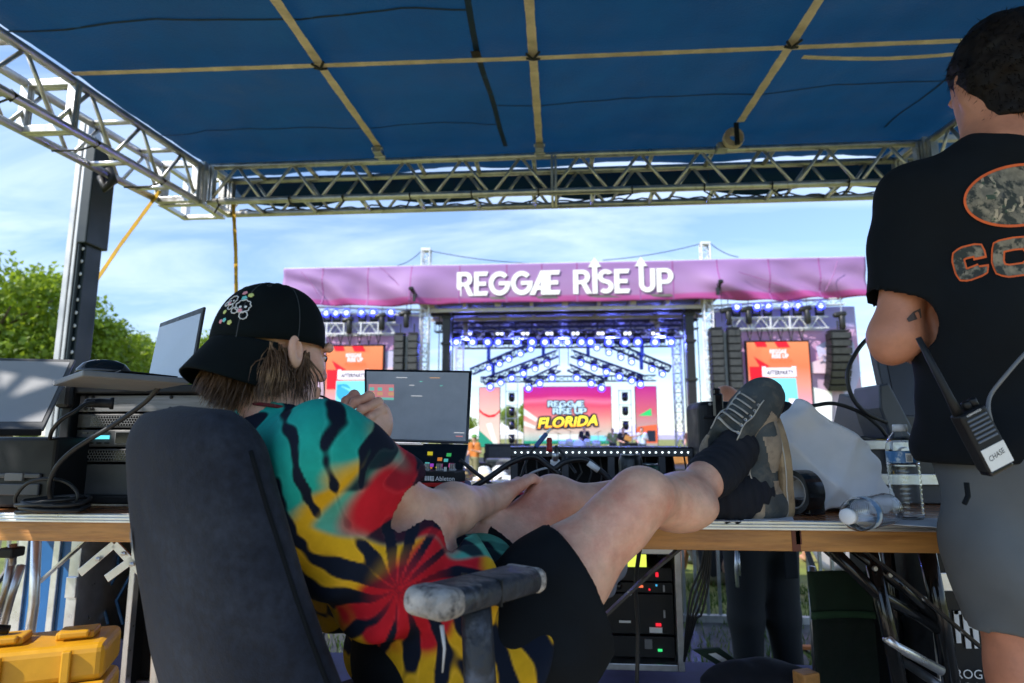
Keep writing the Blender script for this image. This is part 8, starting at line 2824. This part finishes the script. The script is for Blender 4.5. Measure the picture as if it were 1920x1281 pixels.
# audience on the grass
rg = random.Random(12)
cols_ = [((.60, .08, .08), 'red'), ((.08, .20, .45), 'blue'), ((.75, .75, .75), 'white'), ((.03, .03, .035), 'black'), ((.55, .30, .35), 'pink'), ((.15, .35, .25), 'green'), ((.60, .45, .10), 'mustard'), ((.30, .30, .32), 'grey'), ((.35, .48, .58), 'pale blue'), ((.40, .20, .10), 'brown')]
GC = 'audience sitting on the grass before the stage'
spots = []
for k in range(26):
 y = 8.0 + 8.5 * rg.random()
 p = PY(rg.uniform(862, 975), 880, y)
 spots.append((p.x, y))
for k in range(40):
 y = 5.8 + 9 * rg.random()
 spots.append((rg.uniform(-3.0, 5.5) * (y / 7), y))
seen_ = set()
for k, (x, y) in enumerate(spots):
 for tr_ in range(60):
  c_, nm_ = cols_[rg.randrange(len(cols_))]
  hat, hn_ = rg.choice(((None, ''), (None, ''), ((.6, .5, .35), ' and straw hat'), ((.03, .03, .04), ' and black hat'), ((.7, .7, .7), ' and white hat')))
  lg_, ln_ = rg.choice((((.05, .07, .13), 'blue'), ((.03, .03, .03), 'black'), ((.30, .26, .18), 'khaki'), ((.12, .14, .18), 'grey')))
  st = 'sit' if rg.random() < .9 or x > -1.8 * y / 9 else 'stand'
  lb = 'person in %s top, %s trousers%s %s on the grass' % (nm_, ln_, hn_, 'sitting' if st == 'sit' else 'standing')
  if lb not in seen_:
   break
 seen_.add(lb)
 figure(st, lb, (x, y, ground_z(y)), rg.uniform(-.6, .6), c_, lg_, rg.choice(((.03, .02, .015), (.16, .09, .04), (.35, .24, .10), (.02, .015, .012))), rg.uniform(.92, 1.06), GC, rg.choice(('skin', 'skin_tan')), hat=hat)
# ------------------------------------------------------------------ barricade between desk and audience
bp_ = thing('crowd_barricade', 'crowd barricade', 'barricade')
for z in (.06, 1.06):
 MB().bar((-.55, 0, z), (.55, 0, z), .05, .05).build('rail', M['alu'], bp_, local=True)
for x in (-.53, .53):
 MB().bar((x, 0, .08), (x, 0, 1.035), .05, .05, (1, 0, 0)).build('post', M['alu'], bp_, local=True)
for k in range(11):
 MB().bar((-.45 + .09 * k, .0, .085), (-.45 + .09 * k, .0, 1.034), .022, .022, (1, 0, 0)).build('bar', M['steel'], bp_, local=True)
for x in (-.4, .4):
 MB().tube([(x, -.03, .98), (x, -.85, .08)], .02, 6).build('strut', M['black_metal'], bp_, local=True)
MB().box((0, -.45, .02), (1.08, .85, .03)).build('foot_plate', M['black_metal'], bp_, local=True)
for k in range(9):
 o = bp_ if k == 0 else dup(bp_)
 o.location = (-4.6 + 1.13 * k, 5.1, ground_z(5.1))
 o['label'] = '%s barred metal barricade panel on the grass beyond the tables' % ORD[k]
 o['group'] = 'row of crowd barricade panels'
# ------------------------------------------------------------------ under the right table
er = thing('equipment_rack', 'open steel edged rack of black processors standing below the table', 'rack', P(1180, 1255, 2.5))
YE = 2.42
xa, xb = PY(1086, 1150, YE).x, PY(1280, 1150, YE).x
zt, zb_ = PY(1180, 1026, YE).z, PY(1180, 1256, YE).z
zb_ = max(zb_, .002)
for nm_, bx_ in (('frame_side', ((xa + .012, YE + .2, (zt + zb_) / 2), (.024, .42, zt - zb_))), ('frame_side', ((xb - .012, YE + .2, (zt + zb_) / 2), (.024, .42, zt - zb_))), ('frame_bar', (((xa + xb) / 2, YE + .2, zt - .012), (xb - xa - .05, .42, .024))), ('frame_bar', (((xa + xb) / 2, YE + .2, zb_ + .012), (xb - xa - .05, .42, .024)))):
 MB().box(*bx_).build(nm_, M['steel'], er, bev=.003)
MB().box(((xa + xb) / 2, YE + .39, (zt + zb_) / 2), (xb - xa - .05, .01, zt - zb_ - .05)).build('back_panel', M['black_plastic'], er)
us = []
for k, (y0, y1) in enumerate(((1066, 1092), (1094, 1114), (1116, 1192), (1196, 1236))):
 z1, z0 = PY(1180, y0, YE).z, max(PY(1180, y1, YE).z, zb_ + .03)
 us.append(MB().box(((xa + xb) / 2, YE + .12, (z0 + z1) / 2), (xb - xa - .056, .2, z1 - z0)).build('processor', M['black_plastic'], er, bev=.003))
scr_m = led('yellow green display', (.42, .50, .06), .8)
m = MB(); pbox(m, 1160, 1040, 1180 + 32, 1066, YE + .03, .006); m.build('display', scr_m, er)
for px, py, w_, h_, mt_ in ((1232, 1078, 5, 8, 'led_red'), (1198, 1100, 16, 4, 'led_orange'), (1231, 1098, 3, 3, 'led_blue'), (1218, 1106, 3, 3, 'led_red'), (1245, 1104, 3, 12, 'light_grey'), (1172, 1166, 22, 4, 'white_label'), (1110, 1180, 12, 10, 'mid_grey'), (1230, 1182, 24, 10, 'white_label'), (1235, 1172, 10, 5, 'led_red'), (1096, 1206, 4, 10, 'led_blue'), (1216, 1208, 14, 18, 'mid_grey'), (1238, 1220, 8, 4, 'led_green'), (1246, 1152, 3, 14, 'light_grey')):
 m = MB(); pbox(m, px - w_ / 2, py - h_ / 2, px + w_ / 2, py + h_ / 2, YE + .012, .006); m.build('panel_mark', M[mt_], er)
m = MB(); m.lathe([(.014, 0), (.012, .006), (.002, .008)], 16, PY(1160, 1099, YE + .02), frame((0, -1, 0))); m.build('dial', M['black_gloss'], er, smooth=True)
m = MB()
for k in range(10):
 m.lathe([(.004, 0), (.003, .003)], 8, PY(1272, 1045 + 22 * k, YE - .001), frame((0, -1, 0)))
m.build('rivets', M['alu_bright'], er, kind='stuff')
cable('hanging_cable', 'black cable hanging from the table in front of the processor rack', [P(1206, 998, 1.50), P(1198, 1040, 1.60), P(1192, 1100, 1.7), P(1196, 1180, 1.75), P(1194, 1290, 1.75)], .0055)
rg = random.Random(6)
for k in range(5):
 cable('hanging_cable', ORD[k] + ' black cable in the bundle hanging right of the processor rack', [P(1322 + 3 * k, 1025, 2.2), P(1312 + 4 * k, 1070 + 6 * k, 2.2), P(1296 + 5 * k, 1110 + 10 * k, 2.2), P(1288 + 4 * k, 1165, 2.2), P(1283, 1240, 2.3)], .004, group='cables hanging beside the processor rack')
sb = Sdf()
for a in ((1130, 1090), (1150, 1070), (1140, 1100), (1160, 1062)):
 sb.ell(P(*a, 2.2), (.03, .03, .035), None, .03)
o = mesh_obj('plastic_bag', [sb.mesh(.006, disp=lambda p: .008 * vnoise(p, 40, 3))], mat('grey plastic bag', (.30, .33, .42), .35, 0, .1))
tag(o, 'crumpled grey plastic bag hanging behind the raised knee', 'bag')
gc = thing('camp_chair', 'dark green folding camp chair below the right end of the table', 'camp chair', P(1620, 1250, 2.2))
M['green_canvas'] = mat('dark green canvas', (.018, .040, .022), .85, 0, .25, 9, .5, 260)
M['green_mesh'] = mat('dark green mesh', (.010, .018, .012), .85, 0, .3, 30, .6, 300)
def cq(pts, d, sag=0):
 a, b, c, e = [P(*p, d) for p in pts]
 return lambda u, v: a.lerp(b, u).lerp(e.lerp(c, u), v) + LY * sag * math.sin(math.pi * u)
m = MB(); m.grid(cq([(1514, 1072), (1732, 1082), (1736, 1172), (1522, 1150)], 2.15, .05), 16, 8); m.build('back_cloth', M['green_canvas'], gc, smooth=True, solid=.006)
m = MB(); m.grid(cq([(1522, 1150), (1736, 1172), (1738, 1320), (1534, 1320)], 2.15, .05), 16, 8); m.build('mesh_panel', M['green_mesh'], gc, smooth=True, solid=.004)
m = MB(); m.grid(cq([(1522, 1148), (1736, 1160), (1736, 1172), (1522, 1162)], 2.14, .05), 16, 2); m.build('band', mat('green band', (.03, .08, .035), .8), gc, smooth=True, solid=.006)
for pts in (((1522, 1062), (1526, 1180), (1534, 1300)), ((1735, 1072), (1742, 1200), (1746, 1300))):
 MB().tube([P(*p, 2.17) for p in pts], .013, 8).build('frame_tube', M['steel'], gc, smooth=True)
o = MB().grid(cq([(1298, 1218), (1348, 1214), (1410, 1258), (1372, 1264)], 2.35), 6, 4).build('chair_arm', M['green_canvas'], solid=.012)
tag(o, 'folded green canvas flap with white tag lying on the riser floor', 'canvas')
m = MB(); m.grid(lambda u, v: cq([(1326, 1224), (1340, 1222), (1378, 1246), (1366, 1248)], 2.33)(u, v) - LY * .012, 2, 2); tag(m.build('fabric_tag', M['white_label']), 'white tag stitched to the green canvas flap', 'tag')
bl_ = Sdf()
for px, py, r in ((1375, 1268, .05), (1410, 1262, .06), (1450, 1264, .06), (1480, 1272, .05), (1360, 1280, .06), (1500, 1282, .04)):
 bl_.ell(P(px, py, 2.2), (r * 1.3, r * 1.2, r * .7), None, .04)
o = mesh_obj('jacket', [bl_.mesh(.009, disp=lambda p: .012 * vnoise(p, 30, 3))], M['sock'])
tag(o, 'crumpled dark navy jacket on the riser floor beside the camp chair', 'jacket')
loc = P(1290, 1262, 2.2)
bottle(Vector((loc.x, loc.y, .035)), frame((LX * .8 - LY * .5 + UP * .1).normalized()), 'clear water bottle lying on the riser floor under the table')
o = MB().box(P(1512, 1275, 2.0), (.06, .05, .05), rotz(.4)).build('small_box', M['wood'], bev=.004)
tag(o, 'small brown box beside the foot of the camp chair', 'box')
MB().box(PZ(1520, 1214, -.3), (.25, .04, .02)).build('orange_cable_ramp', M['orange_print'], bev=.004)
tag(D.objects['orange_cable_ramp'], 'orange cable ramp on the grass beyond the riser', 'cable ramp')
# heavy black stand legs and struts in front of the camp chair
fs_ = thing('keyboard_stand', 'black folding stand with chrome foot bar below the lighting console', 'stand', P(1680, 1200, 1.8))
for pts, r in ((((1632, 1035), (1668, 1190), (1690, 1300)), .020), (((1738, 1035), (1762, 1150), (1788, 1310)), .022), (((1560, 1030), (1640, 1110), (1760, 1180)), .016), (((1600, 1030), (1690, 1100), (1752, 1160)), .014)):
 MB().tube([P(*p, 1.75) for p in pts], r, 10).build('strut', M['black_gloss'], fs_, smooth=True)
MB().tube([P(1662, 1195, 1.74), P(1680, 1212, 1.74), P(1766, 1258, 1.74)], .013, 10).build('foot_bar', M['alu_bright'], fs_, smooth=True)
for p in ((1640, 1066), (1668, 1078), (1700, 1098)):
 MB().lathe([(.008, 0), (.006, .005)], 10, P(*p, 1.725), frame(-LY)).build('bolt', M['steel'], fs_)
bc = thing('road_case', 'black road case with white stencilled lettering behind the standing man\'s leg', 'road case', P(1830, 1200, 1.8))
pa, pb = P(1748, 1150, 1.85), P(2000, 1150, 1.85)
zt = PY(1790, 1036, pa.y).z
MB().box(((pa.x + pb.x) / 2, pa.y + .25, zt / 2), (pb.x - pa.x, .5, zt)).build('shell', M['black_plastic'], bc, bev=.006)
MB().box(((pa.x + pb.x) / 2, pa.y - .004, zt - .08), (pb.x - pa.x + .004, .012, .05)).build('edge_strip', M['alu_bright'], bc, bev=.002)
MB().box((pa.x + .012, pa.y - .004, (zt - .11) / 2), (.03, .012, zt - .11)).build('edge_strip', M['alu'], bc, bev=.002)
Yb = pa.y - .006
m = MB(); pbox(m, 1791, 1146, 1800, 1206, Yb, .003); pbox(m, 1789, 1146, 1802, 1152, Yb, .003); pbox(m, 1808, 1146, 1818, 1216, Yb, .003); pbox(m, 1818, 1168, 1836, 1178, Yb, .003); pbox(m, 1826, 1178, 1836, 1216, Yb, .003); m.build('stencil', M['white_print'], bc)
for s_, py in (('ROGUEVERS', 1272), ('ROAD', 1297)):
 m = MB(); text(m, s_, PY(1793, py, Yb), (1, 0, 0), (0, 0, 1), .024, None); m.build('lettering', M['white_print'], bc)
# ------------------------------------------------------------------ under the left table
yc = thing('hard_case', 'yellow hard equipment case on the riser floor at lower left', 'case', P(90, 1250, 1.75))
M['yellow_plastic'] = mat('yellow moulded plastic', (.60, .30, .012), .38, 0, .12, 12, .1, 90)
zy = P(160, 1186, 1.80).z
c0 = P(-10, 1300, 1.62); ang = R(20) + YAW
ex, ey = Vector((math.cos(ang), math.sin(ang), 0)), Vector((-math.sin(ang), math.cos(ang), 0))
e1_ = P(197, 1240, 1.72)
L_ = .62
def yb(mb, x, y, z, sx_, sy_, sz_):
 p = e1_ + ex * (x - L_ / 2) + ey * y
 return mb.box((p.x, p.y, z), (sx_, sy_, sz_), rotz(ang))
yb(MB(), 0, .10, zy * .36, L_, .20, zy * .70).build('body', M['yellow_plastic'], yc, bev=.02, segs=3)
yb(MB(), 0, .10, zy * .87, L_ * .99, .19, zy * .24).build('lid', M['yellow_plastic'], yc, bev=.02, segs=3)
for k in range(4):
 for z, h_ in ((zy * .36, zy * .62), (zy * .87, zy * .2)):
  yb(MB(), -L_ * .36 + L_ * .24 * k, -.003, z, .022, .012, h_).build('rib', M['yellow_plastic'], yc, bev=.004)
yb(MB(), 0, -.002, zy * .74, L_ + .006, .014, .016).build('rim', M['yellow_plastic'], yc, bev=.004)
for x in (-.13, .06, .22):
 m = MB(); yb(m, x, .10, zy + .006, .09, .07, .020); yb(m, x, .06, zy + .012, .07, .02, .018); m.build('hinge_block', M['yellow_plastic'], yc, bev=.005)
m = MB(); q = [e1_ + ex * (x - L_ / 2) + ey * .1 for x in (-.13, -.03, .06)]
m.tube([Vector((p.x, p.y, zy + .028 + (.014 if i == 1 else 0))) for i, p in enumerate(q)], .012, 10); hb_ = m.build('handle', M['black_plastic'], yc, smooth=True)
for f_, c_ in ((.25, (.02, .06, .35)), (.4, (.40, .02, .02)), (.6, (.02, .06, .35)), (.75, (.40, .02, .02))):
 p = q[0].lerp(q[2], f_); m = MB(); m.tube([Vector((p.x, p.y, zy + .034)) - ex * .007, Vector((p.x, p.y, zy + .034)) + ex * .007], .0145, 10); m.build('tape_band', mat('handle tape', c_, .5), hb_, smooth=True)
lb_ = yb(MB(), .10, -.0105, zy * .42, .16, .002, .13).build('sticker', M['white_label'], yc)
o0 = e1_ + ex * (.03 - L_ / 2) + ey * -.0128
for s_, dz in (('INVENTORY', .045), ('FRAGILE', .02)):
 m = MB(); text(m, s_, (o0.x, o0.y, zy * .42 + dz), ex, UP, .010, .08); m.build('lettering', M['ink'], lb_)
bcz = thing('road_case', 'tall blue road case with aluminium edges below the left table', 'road case', P(90, 1150, 2.25))
YB_ = 2.2
M['blue_lam'] = mat('blue laminate', (.02, .13, .36), .38, 0, .15, 5)
for px0, px1, mt_, nm_, dp in ((40, 100, 'blue_lam', 'panel', 0.010), (104, 136, 'blue_lam', 'panel', .010), (28, 46, 'alu_bright', 'edge_strip', 0), (96, 108, 'alu_bright', 'edge_strip', -.002), (130, 150, 'alu_bright', 'edge_strip', -.004)):
 m = MB(); a, b = PY(px0 - 4, 1110, YB_), PY(px1 - 4, 1110, YB_); m.box(((a.x + b.x) / 2, YB_ + dp + .2, .36), (b.x - a.x, .4, .70)); m.build(nm_, M[mt_], bcz, bev=.002)
m = MB(); pbox(m, 122, 1082, 142, 1122, YB_ - .012, .012); m.build('hinge_plate', M['alu_bright'], bcz, bev=.003)
dc = thing('road_case', 'open dark road case with cables inside below the left table', 'road case', P(200, 1150, 2.3))
a, b = PY(152, 1110, 2.3), PY(256, 1110, 2.3)
MB().box(((a.x + b.x) / 2, 2.6, .36), (b.x - a.x, .02, .70)).build('back_panel', M['black_plastic'], dc)
for x in (a.x + .01, b.x - .01):
 MB().box((x, 2.44, .36), (.02, .3, .70)).build('side_panel', M['black_plastic'], dc)
MB().box(((a.x + b.x) / 2, 2.31, .09), (b.x - a.x - .05, .02, .18)).build('front_board', mat('dark blue laminate', (.02, .035, .16), .4, 0, .15), dc, bev=.003)
MB().box((b.x, 2.28, .36), (.022, .03, .70)).build('edge_strip', M['alu_bright'], dc, bev=.002)
m = MB(); rg = random.Random(3)
for k in range(3):
 x = a.x + .06 + .06 * k; m.tube([(x, 2.4, .55), (x + .02, 2.38, .40), (x - .02, 2.36, .30), (x + .03, 2.34, .22)], .006, 6)
m.build('stowed_cable', M['blue_lam'], dc, smooth=True)
kc = thing('road_case', 'khaki panelled road case behind the chair below the left table', 'road case', P(290, 1130, 2.35))
a, b = PY(258, 1110, 2.36), PY(420, 1110, 2.36)
m = MB(); m.box(((a.x + b.x) / 2, 2.56, .50), (b.x - a.x, .4, .42)); m.build('upper_panel', mat('khaki laminate', (.14, .125, .085), .5, 0, .15, 4), kc, bev=.003)
m = MB(); m.box(((a.x + b.x) / 2, 2.56, .145), (b.x - a.x, .4, .28)); m.build('lower_panel', M['black_plastic'], kc, bev=.003)
MB().box(((a.x + b.x) / 2, 2.355, .44), (b.x - a.x, .01, .05)).build('blue_stripe', M['blue_lam'], kc)
MB().box(((a.x + b.x) / 2, 2.352, .012), (b.x - a.x + .3, .02, .022)).build('bottom_edge', M['alu_bright'], kc)
ts = thing('tripod_stand', 'silver tripod stand at the far left edge under the table', 'stand', P(15, 1150, 2.0))
for pts in (((24, 1040), (10, 1110), (-25, 1200)), ((40, 1060), (20, 1120), (-10, 1230)), ((24, 1020), (22, 1060))):
 MB().tube([P(*p, 2.0) for p in pts], .012, 8).build('leg', M['steel'], ts, smooth=True)
m = MB(); m.box(P(22, 1035, 2.0), (.05, .05, .03)); m.build('clamp', M['black_plastic'], ts, bev=.006)
m = MB(); m.tube([P(300, 1105, 1.5), P(298, 1170, 1.48), P(292, 1300, 1.46)], .013, 10)
tag(m.build('steel_tube', M['alu_bright'], smooth=True), 'bright steel tube standing beside the chair back', 'tube')
